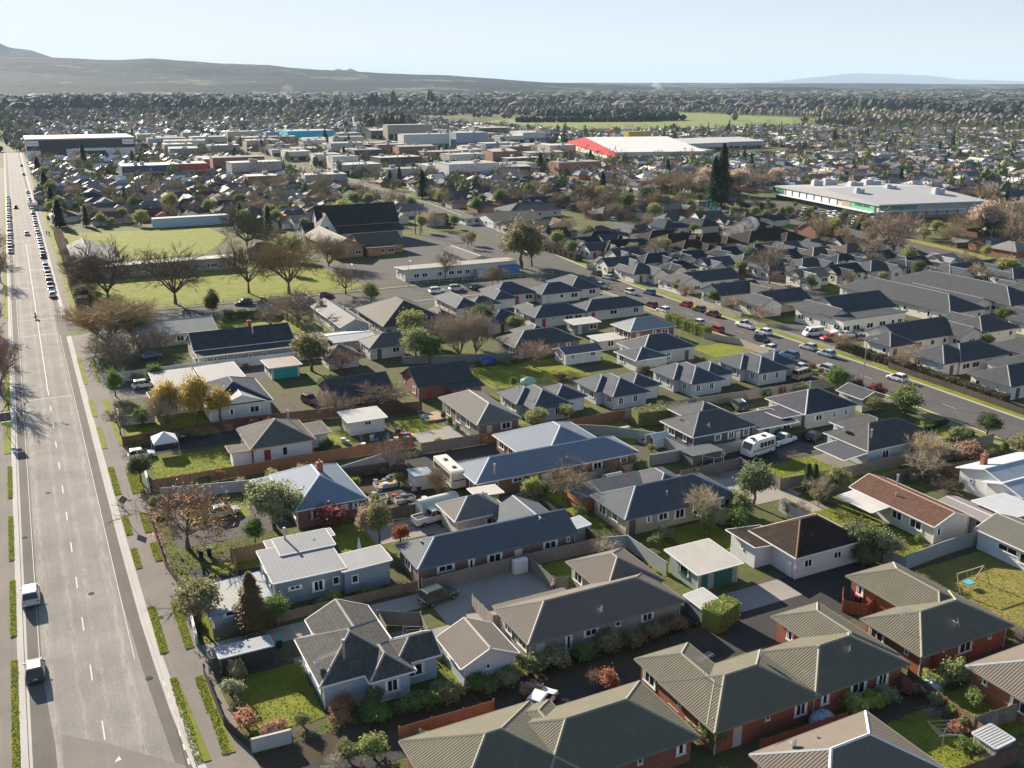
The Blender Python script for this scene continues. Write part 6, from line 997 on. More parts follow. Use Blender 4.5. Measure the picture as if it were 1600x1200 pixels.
for a in [('hatch', 'silver', 18.9, 122.6, 4, 'parked in the maple garden drive'), ('hatch', 'white', 11.6, 149.4, 0, 'parked beside the white gazebo'), ('wagon', 'white', 16.6, 187.4, 0, 'parked under the pale carport roof'), ('ute', 'white', 42.6, 108.4, 8, 'parked in front of the covered boat'), ('suv', 'dark green', 35.6, 89.2, 12, 'parked on the concrete drive beside the tan fence'), ('hatch', 'white', 36.8, 67.4, 35, 'parked in the shaded drive at the bottom'),
          ('hatch', 'dark red', 41.8, 164.2, -75, 'parked in the drive between two fences'), ('ute', 'white', 103.2, 110.2, 12, 'parked beside the motorhome'), ('hatch', 'black', 109, 109.2, 15, 'parked in front of the pale blue walled house'), ('suv', 'dark grey', 108.2, 127.4, 75, 'parked in the drive below the timber fence'), ('wagon', 'black', 48.3, 251.8, 180, 'parked first on the cross street by the park'), ('suv', 'white', 64, 251.2, 0, 'parked beside the golden brown oak'), ('hatch', 'dark red', 70.2, 251.6, 0, 'parked right of the white one by the oak'),
          ('suv', 'white', 98.8, 243, 0, 'parked first below the pale classroom block'), ('suv', 'silver', 105, 243.8, 0, 'parked second below the pale classroom block'), ('hatch', 'black', 110.6, 243.2, 10, 'parked third below the pale classroom block'), ('hatch', 'blue', 20.4, 208, 5, 'parked under the slim bare tree'), ('hatch', 'dark grey', 51.6, 232.6, 10, 'parked in the drive behind the wide dark gabled building')]: car(*a)
SB = [('hatch', 'dark grey', 151.4, 246, 96), ('hatch', 'pale blue', 151.2, 239, 96), ('hatch', 'silver', 142.8, 229, -83), ('hatch', 'white', 145.4, 217.8, -83), ('hatch', 'blue', 149.8, 215.8, 96), ('ute', 'silver', 161.2, 238.6, 10), ('hatch', 'red', 165, 237, 20), ('hatch', 'red', 149.6, 199, 96), ('hatch', 'dark grey', 149.2, 193, 96), ('sedan', 'dark red', 148.9, 187, 95), ('hatch', 'dark red', 141.2, 202.4, 95), ('hatch', 'white', 140.6, 196.2, 95), ('hatch', 'white', 140, 181.4, 95), ('wagon', 'red', 139.8, 174.2, 95), ('ute', 'white', 148.3, 174, 95), ('hatch', 'white', 148, 167.2, 95), ('hatch', 'black', 143.2, 162, -85), ('sedan', 'white', 139.6, 155.4, 95),
      ('wagon', 'blue', 139.6, 149.4, 95), ('hatch', 'silver', 147.6, 152.4, 95), ('hatch', 'pale blue', 147.2, 146.6, 95), ('wagon', 'silver', 139, 138.4, 95), ('hatch', 'white', 146.6, 127.2, 95), ('van', 'gold', 131.4, 136.6, 12), ('hatch', 'silver', 134.8, 141.5, 95), ('hatch', 'red', 157.4, 156.4, 170), ('sedan', 'silver', 162.2, 156.6, 170), ('sedan', 'white', 168, 156.4, 170), ('van', 'white', 172.6, 159.4, 170), ('van', 'white', 157, 161, 170), ('suv', 'white', 163.6, 159.4, 170)]
for (k, c, x, y, h) in SB:
    lab, ok = place_words(f'{c} {CW[k]} parked', x, y); o = car(k, c, x, y, h, 'parked', 'cars parked on and off the second street'); o['label'] = lab
rr = random.Random(5)
for i in range(80):   # supermarket car park and the sealed yards
    r_, q = divmod(i, 8); x = 293+q*3.5+(r_ % 2)*1.2; y = 268+r_*7.6
    if rr.random() < .28: continue
    o = car(rr.choice(['hatch', 'sedan', 'suv', 'wagon']), rr.choice(['white', 'silver', 'silver', 'dark grey', 'white', 'blue', 'black', 'red']), x, y, 80, 'parked in the supermarket car park', 'cars in the supermarket car park', near=False)
# minibus, motorhome, covered boat
def vehicle_box(name, label, x, y, rz, L, W, H, col, cat, stripe=None, cab=0):
    o = empty(name, (x, y, .03), label, cat, None, R(rz)); b = MB(); h = L/2
    loft(b, [(-h, .4, H-.12, W/2-.04, W/2-.1), (-h+.1, .35, H, W/2, W/2-.06), (h-cab-.5, .35, H, W/2, W/2-.06), (h-cab*.3-.12, .35, H-.1 if not cab else H-.45, W/2, W/2-.1), (h, .4, H*.5 if cab else H-.35, W/2-.05, W/2-.15)])
    link('body', b.mesh('body', M['car'], False, True), o, col)
    for s in (-1, 1):
        b = MB(); n = max(2, int(L/1.3))
        for i in range(n):
            x0 = -h+.4+i*(L-cab-1)/n; b.box(x0, s*(W/2+.005)-.012, H*.55, x0+(L-cab-1)/n-.15, s*(W/2+.005)+.012, H*.82)
        link('side_window', b.mesh('side_window', M['glass'], False), o)
        if stripe: b = MB(); b.box(-h+.1, s*(W/2+.004)-.01, H*.40, h-.4, s*(W/2+.004)+.01, H*.47); link('stripe', b.mesh('stripe', M['paint'], False), o, stripe)
        for xx in (-h*.6, h*.6): c = link('wheel', WC['wheel'], o, None, (xx, s*(W/2-.08), .33)); link('rim', WC['rim'], c)
    b = MB(); e = .14 if not cab else .5
    b.poly([(h+.02, -W/2+.2, H*.52), (h+.02, W/2-.2, H*.52), (h-e+.03, W/2-.25, H*.86), (h-e+.03, -W/2+.25, H*.86)]); link('windscreen', b.mesh('windscreen', M['glass'], False), o)
    b = MB()
    for xx in (-.2, .25): b.box(h*xx*2-.3, -.3, H, h*xx*2+.3, .3, H+.12)
    link('roof_vent', b.mesh('roof_vent', M['black_plastic'], False), o); return o
vehicle_box('minibus', 'cream minibus camper with side stripe facing the camera on the grass drive', 49.9, 119.7, -91, 7.2, 2.2, 2.85, (.66, .62, .54), 'minibus', (.12, .09, .08))
vehicle_box('motorhome', 'white motorhome with brown stripes parked behind the small lawn', 96.6, 108.4, 188, 5.4, 2.25, 2.8, (.74, .73, .71), 'motorhome', (.3, .18, .1), 1.2)
b = MB(); n = 9
for i in range(n):
    a0, a1 = math.pi*i/n, math.pi*(i+1)/n; f_ = lambda a, x: (x, -1.25*math.cos(a), 1.1+1.5*math.sin(a)**.7 if 0 < a < math.pi-.01 else 1.1)
    b.poly([f_(a0, -2.8), f_(a0, 2.8), f_(a1, 2.8), f_(a1, -2.8)][::-1])
b.poly([(-2.8, -1.25, .2), (2.8, -1.25, .2), (2.8, -1.25, 1.1), (-2.8, -1.25, 1.1)]); b.poly([(2.8, 1.25, .2), (-2.8, 1.25, .2), (-2.8, 1.25, 1.1), (2.8, 1.25, 1.1)])
for s in (-1, 1): q = [(s*2.8, -1.25*math.cos(math.pi*i/n), 1.1+(1.5*math.sin(math.pi*i/n)**.7 if 0 < i < n else 0)) for i in range(n+1)]+[(s*2.8, 1.25, .2), (s*2.8, -1.25, .2)]; b.poly(q if s < 0 else q[::-1])
tag(link('covered_caravan', b.mesh('covered_caravan', M['concrete'], True, True), None, (.36, .40, .36), (44.2, 110.3, 0), R(6)), 'caravan under a rounded grey green canvas cover behind the white pickup', 'caravan')
# gazebo, greenhouses, trampoline and other garden things
def things():
    o = empty('gazebo', (15.2, 150.6, 0), 'white pointed gazebo canopy leaning beside the white hatchback', 'gazebo'); b = MB(); c = (0, 0, 3.3)
    P = [(-1.8, -1.8, 2.1), (1.8, -1.8, 2.1), (1.8, 1.8, 2.1), (-1.8, 1.8, 2.1)]
    for i in range(4): b.poly([P[i], P[(i+1) % 4], c]); b.poly([(P[i][0], P[i][1], 1.85), (P[(i+1) % 4][0], P[(i+1) % 4][1], 1.85), P[(i+1) % 4], P[i]])
    link('canopy', b.mesh('canopy', M['plain'], False), o, (.72, .7, .66)); b = MB()
    for p in P: b.bar((p[0], p[1], 0), p, .05)
    link('frame', b.mesh('frame', M['paint'], False), o, (.5, .6, .7))
    for (x, y, w_, d, h, lb) in [(85, 118.4, 3.2, 2.2, 2.2, 'white framed glass greenhouse beside the grey panel fence'), (70.2, 108, 2.6, 1.8, 1.9, 'small timber framed cold house with two sloping lids')]:
        o = empty('greenhouse', (x, y, 0), lb, 'greenhouse'); b = MB(); g = MB()
        for xx in (-w_/2, 0, w_/2):
            for s in (-1, 1): b.bar((xx, s*d/2, 0), (xx, s*d/2, h-.5), .06); b.bar((xx, s*d/2, h-.5), (xx, 0, h), .06)
        for s in (-1, 1): b.bar((-w_/2, s*d/2, h-.5), (w_/2, s*d/2, h-.5), .06); g.poly([(-w_/2, s*d/2, .1), (w_/2, s*d/2, .1), (w_/2, s*d/2, h-.5), (-w_/2, s*d/2, h-.5)]); g.poly([(-w_/2, s*d/2, h-.5), (w_/2, s*d/2, h-.5), (w_/2, 0, h-.01), (-w_/2, 0, h-.01)])
        b.bar((-w_/2, 0, h), (w_/2, 0, h), .08); link('frame', b.mesh('frame', M['paint'], False), o, (.66, .64, .6)); link('glazing', g.mesh('glazing', M['paint'], False), o, (.42, .46, .46))
    o = empty('trampoline', (86.6, 106.8, 0), 'round black trampoline with net poles beside the paling fence', 'trampoline'); b = MB(); b.tube((0, 0, .8), (0, 0, .84), 1.7, 1.7, 20); link('mat', b.mesh('mat', M['black_plastic'], False), o); b = MB()
    for i in range(6): a = i*math.pi/3; p = (1.75*math.cos(a), 1.75*math.sin(a)); b.bar((*p, 0), (*p, 2.5), .05)
    for i in range(16): a, c_ = i*math.pi/8, (i+1)*math.pi/8; b.bar((1.75*math.cos(a), 1.75*math.sin(a), .84), (1.75*math.cos(c_), 1.75*math.sin(c_), .84), .06); b.bar((1.75*math.cos(a), 1.75*math.sin(a), 2.45), (1.75*math.cos(c_), 1.75*math.sin(c_), 2.45), .03)
    link('frame', b.mesh('frame', M['metal'], False), o)
    o = empty('swing_set', (90.6, 65.2, 0), 'long timber swing frame with blue seat on the dry lawn', 'swing'); b = MB(); b.bar((-2.2, 0, 2.1), (2.2, 0, 2.1), .09)
    for s in (-1, 1):
        for q in (-1, 1): b.bar((s*2.2, 0, 2.1), (s*2.4, q*1, 0), .08)
    link('frame', b.mesh('frame', M['wood']), o, (.45, .33, .2)); b = MB(); b.box(-.6, -.5, .5, .5, .4, .62); b.bar((-.4, 0, .6), (-.4, 0, 2.1), .02); b.bar((.3, 0, .6), (.3, 0, 2.1), .02); link('seat', b.mesh('seat', M['paint'], False), o, (.10, .42, .55))
    for (x, y, rz, lb) in [(26, 96.4, .4, 'folded white parasol standing on the dark courtyard lawn')]:
        o = empty('parasol', (31.2, 103.6, 0), lb, 'parasol'); b = MB(); b.tube((0, 0, 1), (0, 0, 2.3), .28, .05, 8); b.tube((0, 0, .4), (0, 0, 1), .12, .28, 8); link('canopy', b.mesh('canopy', M['plain'], False), o, (.7, .7, .68)); b = MB(); b.tube((0, 0, 0), (0, 0, 2.4), .03, .03, 6); link('pole', b.mesh('pole', M['metal'], False), o)
    for (x, y, lb) in [(64.6, 46.6, 'folding wire clothesline on the small bottom lawn'), (29.6, 81.2, 'wooden clothes rack hung with pale washing beside the grey bungalow'), (93.4, 84, 'wire clothesline over the striped green lawn')]:
        o = empty('clothesline', (x, y, 0), lb, 'clothesline'); b = MB(); b.tube((0, 0, 0), (0, 0, 2), .04, .04, 6)
        for i in range(4): a = i*math.pi/2+.4; b.bar((0, 0, 1.5), (1.5*math.cos(a), 1.5*math.sin(a), 2.1), .03)
        for k in (.6, 1, 1.45):
            for i in range(4): a, c_ = i*math.pi/2+.4, (i+1)*math.pi/2+.4; b.bar((k*math.cos(a), k*math.sin(a), 1.5+k*.4), (k*math.cos(c_), k*math.sin(c_), 1.5+k*.4), .012)
        link('frame', b.mesh('frame', M['metal'], False), o)
        if 'washing' in lb:
            b = MB()
            for i in range(6): b.poly([(-1+i*.35, -.1+.1*i, 1.1), (-.75+i*.35, -.05+.1*i, 1.1), (-.75+i*.35, -.05+.1*i, 1.75), (-1+i*.35, -.1+.1*i, 1.75)]); 
            link('washing', b.mesh('washing', M['plain'], False), o, (.55, .55, .6))
    for (x, y, c, lb) in [(17.6, 87.8, (.02, .35, .12), 'green lidded wheelie bin behind the small dark shed'), (13.9, 111.4, (.45, .05, .05), 'red lidded bin in the shaded yard left of its green one'), (14.9, 111.6, (.05, .35, .1), 'green lidded bin in the shaded yard'), (17.2, 153.5, (.5, .4, .05), 'yellow lidded bin under the long dark brown fence'), (18.3, 153.6, (.05, .4, .15), 'green lidded bin under the long dark brown fence'), (76.6, 68, (.6, .05, .08), 'red lidded bin inside the orange timber screen'), (112.6, 88.5, (.05, .3, .1), 'green lidded bin near the white two gabled house'), (103.2, 112.8, (.05, .05, .05), 'dark bin beside the clipped box hedge')]:
        o = empty('wheelie_bin', (x, y, 0), lb, 'bin'); b = MB(); b.poly([(-.22, -.26, .05), (.22, -.26, .05), (.28, -.33, .95), (-.28, -.33, .95)]); b.poly([(.22, -.26, .05), (.22, .26, .05), (.28, .33, .95), (.28, -.33, .95)]); b.poly([(.22, .26, .05), (-.22, .26, .05), (-.28, .33, .95), (.28, .33, .95)]); b.poly([(-.22, .26, .05), (-.22, -.26, .05), (-.28, -.33, .95), (-.28, .33, .95)]); link('body', b.mesh('bin_body', M['black_plastic'], False), o)
        b = MB(); b.box(-.3, -.36, .95, .3, .36, 1.03); link('lid', b.mesh('lid', M['paint'], False), o, c)
    # raised beds, pots and clutter in the working yards
    for (x, y, w_, d, lb) in [(41.2, 122.4, 3.2, 1.8, 'grey trough bed filled with straw in the vegetable yard'), (38.6, 118, 2.6, 1.6, 'dark planting bed beside the blue roofed house'), (41.8, 116.2, 2.8, 1.4, 'soil bed with stubble stakes in the vegetable yard'), (84.6, 120.6, 2.8, 1.4, 'green vegetable bed behind the glass greenhouse')]:
        o = empty('raised_bed', (x, y, 0), lb, 'garden bed'); b = MB()
        for q in ((-w_/2, -d/2, w_/2, -d/2+.08), (-w_/2, d/2-.08, w_/2, d/2), (-w_/2, -d/2, -w_/2+.08, d/2), (w_/2-.08, -d/2, w_/2, d/2)): b.box(q[0], q[1], 0, q[2], q[3], .55)
        link('frame', b.mesh('frame', M['wood']), o, (.4, .4, .42)); b = MB(); b.box(-w_/2+.08, -d/2+.08, 0, w_/2-.08, d/2-.08, .42); link('soil', b.mesh('soil', M['concrete']), o, (.48, .30, .12) if 'straw' in lb else (.08, .07, .03))
    rr = random.Random(3)
    pots = [(rr.uniform(36.6, 45), rr.uniform(113.4, 125)) for _ in range(26)]+[(rr.uniform(40.5, 52), rr.uniform(136.6, 142.6)) for _ in range(30)]
    for i, (x, y) in enumerate(pots):
        c = rr.choice([(.6, .6, .58), (.35, .05, .05), (.05, .06, .08), (.3, .18, .1), (.5, .5, .45), (.1, .2, .35)]); h = rr.uniform(.35, .8); b = MB(); b.tube((0, 0, 0), (0, 0, h), .16+h*.15, .22+h*.2, 9); b.tube((0, 0, h), (0, 0, h+.04), .26+h*.2, .26+h*.2, 9)
        tag(link('garden_pot', b.mesh('garden_pot', M['concrete'], False), None, c, (x, y, 0)), 'garden pot or tub among the clutter of the '+('vegetable yard' if i < 26 else 'yard by the white flat garage'), 'pot', 'pots of the '+('vegetable yard' if i < 26 else 'garage yard'))
    for (x, y, s, c, lb) in [(81, 172.6, 2.4, (.02, .07, .30), 'blue tarpaulin heap on the mown garden edge'), (81.6, 156, 2.2, (.25, .40, .36), 'low green plastic cover on the mown garden'), (56.8, 146.8, 1, (.3, .42, .36), 'pale green barrow cover on the small lawn'), (57.6, 53.6, 1.9, (.30, .36, .42), 'pale blue domed cover behind the twin hipped olive unit'), (70.4, 52.9, 1.6, (.28, .35, .42), 'pale blue table cover beside the right olive unit')]:
        V, Fc = [], []; ball(V, Fc, (0, 0, .35*s), (s*.75, s*.5, s*.42), random.Random(int(x)), 12, 6, .12); V = [(a, b_, max(c_, 0)) for a, b_, c_ in V]
        tag(link('tarpaulin', np_mesh('tarpaulin', V, Fc, M['paint']), None, c, (x, y, 0)), lb, 'cover')
    o = empty('white_cupboard', (46.6, 91, 0), 'white upright outdoor cupboard against the paling fence', 'cupboard'); b = MB(); b.box(-.9, -.35, 0, .9, .35, 1.7); link('body', b.mesh('body', M['paint'], False), o, (.7, .7, .68)); b = MB(); b.box(-.82, -.38, .1, -.05, -.35, 1.6); b.box(.05, -.38, .1, .82, -.35, 1.6); link('door', b.mesh('doors', M['paint'], False), o, (.6, .6, .6))
    o = empty('deck', (58, 147, 0), 'timber deck beside the grey beige roofed house', 'deck'); b = MB(); b.box(-1.6, -2.2, 0, 2.2, 1.8, .32); link('boards', b.mesh('boards', M['wood']), o, (.36, .26, .17))
    o = empty('deck', (55.2, 108.4, 0), 'dark semi round deck behind the long blue grey roofed house', 'deck'); b = MB(); b.tube((0, 0, 0), (0, 0, .3), 2.6, 2.6, 18); link('boards', b.mesh('boards', M['wood']), o, (.12, .12, .12))
    o = empty('shipping_container', (129, 259.6, 0), 'bright blue shipping container in front of the classroom block', 'container'); b = MB(); b.box(-3, -1.2, .1, 3, 1.2, 2.6); link('body', b.mesh('body', M['ribbed']), o, (.05, .17, .42))
    o = empty('garden_shed', (119.6, 259.4, 0), 'small white shed against the pale classroom block', 'shed'); b = MB(); b.box(-1.5, -1, 0, 1.5, 1, 1.9); link('wall', b.mesh('wall', M['sheet']), o, (.5, .53, .52)); b = MB(); b.box(-1.6, -1.1, 1.9, 1.6, 1.1, 2.0); link('roof', b.mesh('roof', M['sheet']), o, (.55, .56, .56))
    o = empty('picnic_table', (84, 126.4, 0), 'grey picnic table on the lawn behind the sprawling house', 'table'); b = MB(); b.box(-.9, -.4, .7, .9, .4, .75); link('table_top', b.mesh('table_top', M['wood']), o, (.35, .34, .32))
    for s in (-1, 1): b = MB(); b.box(-.9, s*.75-.13, .42, .9, s*.75+.13, .46); b.bar((-.6, s*.75, .42), (-.6, s*.2, .7), .06); b.bar((-.6, s*.7, 0), (-.6, s*.2, .7), .06); b.bar((.6, s*.7, 0), (.6, s*.2, .7), .06); link('bench', b.mesh('bench', M['wood']), o, (.33, .32, .3))
    # street furniture
    o = empty('road_sign', (6.9, 126.9, .1), 'diamond shaped warning sign on a pole seen from behind beside the right kerb', 'sign'); b = MB(); b.tube((0, 0, 0), (0, 0, 3.2), .04, .04, 8); link('pole', b.mesh('pole', M['metal'], False), o); b = MB(); s = .62; b.poly([(0, -.05, 2.75-s), (s, -.05, 2.75), (0, -.05, 2.75+s), (-s, -.05, 2.75)]); b.poly([(-s, -.02, 2.75), (0, -.02, 2.75+s), (s, -.02, 2.75), (0, -.02, 2.75-s)]); link('sign_plate', b.mesh('sign_plate', M['paint'], False), o, (.10, .11, .13))
    o = empty('street_sign', (-6.6, 168, .1), 'rectangular sign on a pole at the left kerb seen from behind', 'sign'); b = MB(); b.tube((0, 0, 0), (0, 0, 4.4), .05, .05, 8); link('pole', b.mesh('pole', M['metal'], False), o); b = MB(); b.box(-.8, -.04, 2.9, .8, .02, 4.3); link('sign_plate', b.mesh('sign_plate', M['paint'], False), o, (.08, .08, .09)); b = MB(); b.box(-.7, -.045, 2.2, .7, .02, 2.75); link('sign_plate', b.mesh('sign_plate', M['paint'], False), o, (.3, .5, .05))
    def lamp(x, y, h, a, lb):
        o = empty('street_lamp', (x, y, 0), lb, 'street lamp', 'street lamps'); b = MB(); b.tube((0, 0, 0), (0, 0, h), .1, .06, 8); d = (math.cos(R(a)), math.sin(R(a))); b.tube((0, 0, h), (d[0]*.9, d[1]*.9, h+.5), .05, .04, 6); b.tube((d[0]*.9, d[1]*.9, h+.5), (d[0]*2, d[1]*2, h+.6), .04, .04, 6); link('pole', b.mesh('pole', M['metal'], False), o)
        b = MB(); b.box(-.35, -.12, -.08, .35, .12, .06); link('lamp_head', b.mesh('lamp_head', M['paint'], False), o, (.55, .55, .55), (d[0]*2.2, d[1]*2.2, h+.6), R(a))
    for a in [(138.9, 128.4, 8, 0, 'tall street lamp at the kerb beside the cream double garage'), (175, 330.5, 8, 90, 'street lamp in front of the brown roofed garage row'), (131.2, 251.4, 7, 90, 'street lamp beside the blue shipping container'), (249.4, 321.6, 9, 0, 'street lamp near the smoking chimney bungalow'), (265.2, 193.4, 9, 180, 'street lamp by the far street intersection'), (95, 254.6, 7, -90, 'street lamp on the cross street below the classroom block'), (79, 257, 7, -90, 'street lamp where the park fence ends')]: lamp(*a)
    for k, (x, y) in enumerate([(133.2, 348), (134.9, 347.4)]):
        o = empty('power_pole', (x, y, 0), ['left wooden pole of the twin transformer mast', 'right wooden pole of the twin transformer mast'][k], 'power pole'); b = MB(); b.tube((0, 0, 0), (0, 0, 11.5), .2, .15, 8); link('pole', b.mesh('pole', M['wood'], False), o, (.16, .12, .09)); b = MB(); b.box(-1, -.1, 10.6, 1, .1, 10.85); link('crossarm', b.mesh('crossarm', M['wood'], False), o, (.18, .14, .1))
    o = empty('totem_sign', (262, 333, 0), 'tall green totem sign at the supermarket entrance', 'sign'); b = MB(); b.box(-1.6, -.3, 0, 1.6, .3, 7); link('sign_board', b.mesh('sign_board', M['paint'], False), o, (.01, .14, .09)); b = MB(); b.box(-1.0, -.34, 2.6, 1.0, -.3, 5.2); link('emblem', b.mesh('emblem', M['paint'], False), o, (.1, .4, .25))
    b = MB(); b.tube((0, 0, 0), (0, -.06, 0), .34, .34, 16); o = tag(link('speed_sign', b.mesh('speed_sign', M['paint'], False), None, (.7, .7, .68), (151.2, 101.3, 1.1)), 'round white speed roundel with red rim on the dark street fence', 'sign')
    b = MB()
    for i in range(20): a, c_ = i*math.pi/10, (i+1)*math.pi/10; b.bar((.33*math.cos(a), -.07, .33*math.sin(a)), (.33*math.cos(c_), -.07, .33*math.sin(c_)), .07)
    link('rim', b.mesh('rim', M['paint'], False), o, (.5, .03, .03))
things()
# ---------------------------------------------------------------- people
def skin(name, pts, edges, parent, col, mat='plain', sub=1, root=0):
    me = bpy.data.meshes.new(name); me.from_pydata([p[:3] for p in pts], edges, []); o = link(name, me, parent, col); s = o.modifiers.new('s', 'SKIN'); s.use_smooth_shade = True
    for i, p in enumerate(pts): r = p[3] if isinstance(p[3], tuple) else (p[3], p[3]); me.skin_vertices[0].data[i].radius = r
    me.skin_vertices[0].data[root].use_root = True
    if sub: o.modifiers.new('u', 'SUBSURF').levels = sub; o.modifiers['u'].render_levels = sub
    me.materials.append(M[mat]); return o
def person(x, y, rz, label, top, legs, hair, arms=((.28, .12, .98), (-.26, .06, .95)), seat=0, stride=.08):
    o = empty('person', (x, y, .02-seat), label, 'person', None, R(rz)); SK = (.42, .25, .18)
    kn = (.12, .45) if seat else (.03+stride, .5)
    P = [(0, 0, .95, (.15, .11)), (0, 0, 1.2, (.15, .1)), (0, 0, 1.42, (.17, .1)), (0, .01, 1.52, .055), (0, .02, 1.62, (.085, .1)), (0, .02, 1.72, (.075, .09)), (.1, 0, .88, .09), (.12, kn[0], kn[1], .062), (.12, kn[0]-.12 if not seat else .42, .08, .045), (.12, kn[0]+.03 if not seat else .58, .04, .04), (-.1, 0, .88, .09), (-.12, -stride if not seat else .45, .48 if not seat else .52, .062), (-.12, -.14 if not seat else .42, .08, .045), (-.12, 0 if not seat else .56, .04, .04),
         (.2, 0, 1.4, .055), (.27, 0, 1.16, .045), (*arms[0], .032), (-.2, 0, 1.4, .055), (-.26, 0, 1.16, .045), (*arms[1], .032)]
    Ed = [(0, 1), (1, 2), (2, 3), (3, 4), (4, 5), (0, 6), (6, 7), (7, 8), (8, 9), (0, 10), (10, 11), (11, 12), (12, 13), (2, 14), (14, 15), (15, 16), (2, 17), (17, 18), (18, 19)]
    for base, h in ((16, arms[0]), (19, arms[1])):
        d = Vector(h)-Vector(P[base-1][:3]); d.normalize(); s = Vector((d.y, -d.x, 0)); s = s.normalized() if s.length > .01 else Vector((0, 1, 0))
        for k in range(5):
            l = (.07, .1, .11, .1, .08)[k]; root_ = Vector(h)+d*.05+s*(k-2)*.02; q = root_+d*l*.6+s*(k-2)*.006+(s*-.05 if k == 0 else Vector()); n = len(P); P += [(*root_, .011), (*q, .008)]; Ed += [(base, n), (n, n+1)]
    skin('body', P, Ed, o, SK)
    C = [(0, 0, .98, (.17, .13)), (0, 0, 1.2, (.17, .12)), (0, 0, 1.41, (.185, .115)), (.2, 0, 1.4, .07), (.27, 0, 1.16, .06), (arms[0][0], arms[0][1]*.8, arms[0][2]+.04, .046), (-.2, 0, 1.4, .07), (-.26, 0, 1.16, .06), (arms[1][0], arms[1][1]*.8, arms[1][2]+.04, .046)]
    skin('shirt', C, [(0, 1), (1, 2), (2, 3), (3, 4), (4, 5), (2, 6), (6, 7), (7, 8)], o, top)
    skin('trousers', [(0, 0, .96, (.16, .12)), (.1, 0, .87, .1), (.12, kn[0], kn[1], .078), (.12, P[8][1], .1, .065), (-.1, 0, .87, .1), (-.12, P[11][1], P[11][2], .078), (-.12, P[12][1], .1, .065)], [(0, 1), (1, 2), (2, 3), (0, 4), (4, 5), (5, 6)], o, legs)
    V, Fc = [], []; ball(V, Fc, (0, -.015, 1.7), (.1, .115, .1), random.Random(1), 10, 6, .03); V = [(a, b_, max(c_, 1.64)) for a, b_, c_ in V]; link('hair', np_mesh('hair', V, Fc, M['plain'], True), o, hair)
    V, Fc = [], []
    for e in (-.035, .035): ball(V, Fc, (e, .105, 1.655), (.014, .01, .01), random.Random(1), 6, 4, 0)
    ball(V, Fc, (0, .12, 1.62), (.014, .02, .025), random.Random(1), 6, 4, 0); ball(V, Fc, (0, .105, 1.575), (.03, .01, .008), random.Random(1), 6, 4, 0)
    for e in (-.09, .09): ball(V, Fc, (e, .01, 1.63), (.015, .02, .032), random.Random(1), 6, 4, 0)
    link('face', np_mesh('face', V, Fc, M['plain'], True), o, (.3, .15, .11)); return o
person(47.8, 85.0, 20, 'person in pale shirt and dark trousers standing at the fence end', (.62, .56, .60), (.02, .02, .025), (.5, .45, .4), ((.3, .2, 1.05), (-.42, .08, 1.05)))
person(51.6, 86.6, -30, 'person in pinkish top and dark red trousers beyond the fence', (.5, .33, .27), (.12, .03, .025), (.5, .35, .2), ((.26, .2, 1.0), (-.26, .2, 1.0)))
for i, (x, y) in enumerate([(7.6, 408), (8.4, 406)]): person(x, y, 180, ['walking person in dark clothes left on the distant pavement', 'walking person in dark clothes right on the distant pavement'][i], (.03, .03, .04), (.02, .02, .03), (.05, .03, .02), stride=.2)
mo = empty('motorcycle', (-.2, 258.5, .02), 'motorcycle with pale panniers riding away up the centre line', 'motorcycle', None, 0)
b = MB(); b.tube((-.06, -.75, .32), (.06, -.75, .32), .32, .32, 14); b.tube((-.05, .75, .32), (.05, .75, .32), .32, .32, 14); link('wheel', b.mesh('wheels', M['tyre'], False), mo)
b = MB(); b.bar((0, -.7, .75), (0, .5, .85), .28, .3); b.bar((0, .45, .9), (0, .75, .35), .1); b.bar((-.38, .4, 1.1), (.38, .4, 1.1), .04); link('frame', b.mesh('frame', M['car'], False), mo, (.5, .5, .5)); b = MB(); b.box(-.5, -.85, .45, -.2, -.3, .9); b.box(.2, -.85, .45, .5, -.3, .9); link('pannier', b.mesh('panniers', M['car'], False), mo, (.65, .6, .3))
person(-.2, 258.4, 0, 'motorcyclist in blue vest and dark red helmet riding the motorcycle', (.06, .16, .40), (.03, .03, .04), (.25, .02, .06), ((.3, .4, 1.15), (-.3, .4, 1.15)), seat=.12)
# ---------------------------------------------------------------- the rest of the town
EXC = [(6, 236, 150, 256), (8, 256, 84, 304), (8, 300, 62, 352), (8, 334, 72, 416), (84, 300, 135, 376), (80, 236, 150, 300), (156, 318, 215, 390), (191, 262, 252, 297), (285, 262, 392, 398), (150, 100, 215, 196), (205, 148, 232, 195), (150, 196, 182, 226), (50, 630, 112, 670), (6, 820, 90, 895), (400, 620, 620, 860), (600, 1030, 1250, 1740), (240, 960, 300, 1015), (290, 780, 400, 1000), (255, 600, 275, 625), (160, 318, 196, 346)]
def bx(y): 
    for (a, b_), (c, d) in zip(BC, BC[1:]):
        if b_ <= y <= d: return a+(c-a)*(y-b_)/(d-b_)
    return 174
def rc(y):
    for (a, b_), (c, d) in zip(RC, RC[1:]):
        if b_ <= y <= d: return a+(c-a)*(y-b_)/(d-b_)
    return 300
def free(x, y, m=7):
    if x < 8+m or y < 60: return False
    if y < 196 and x < 150: return False
    if y < 1200 and abs(x-bx(y)) < 8+m*.6: return False
    if y < 760 and abs(x-rc(y)) < 8+m*.6: return False
    if y < 240 and x < 150: return False
    if 158 < x < 290 and abs(y-(322+(x-160)*.18)) < 6+m*.7: return False
    for a, b_, c, d in EXC:
        if a-m < x < c+m and b_-m < y < d+m: return False
    return True
rr = random.Random(21); CAND = []; TC = []
y = 100
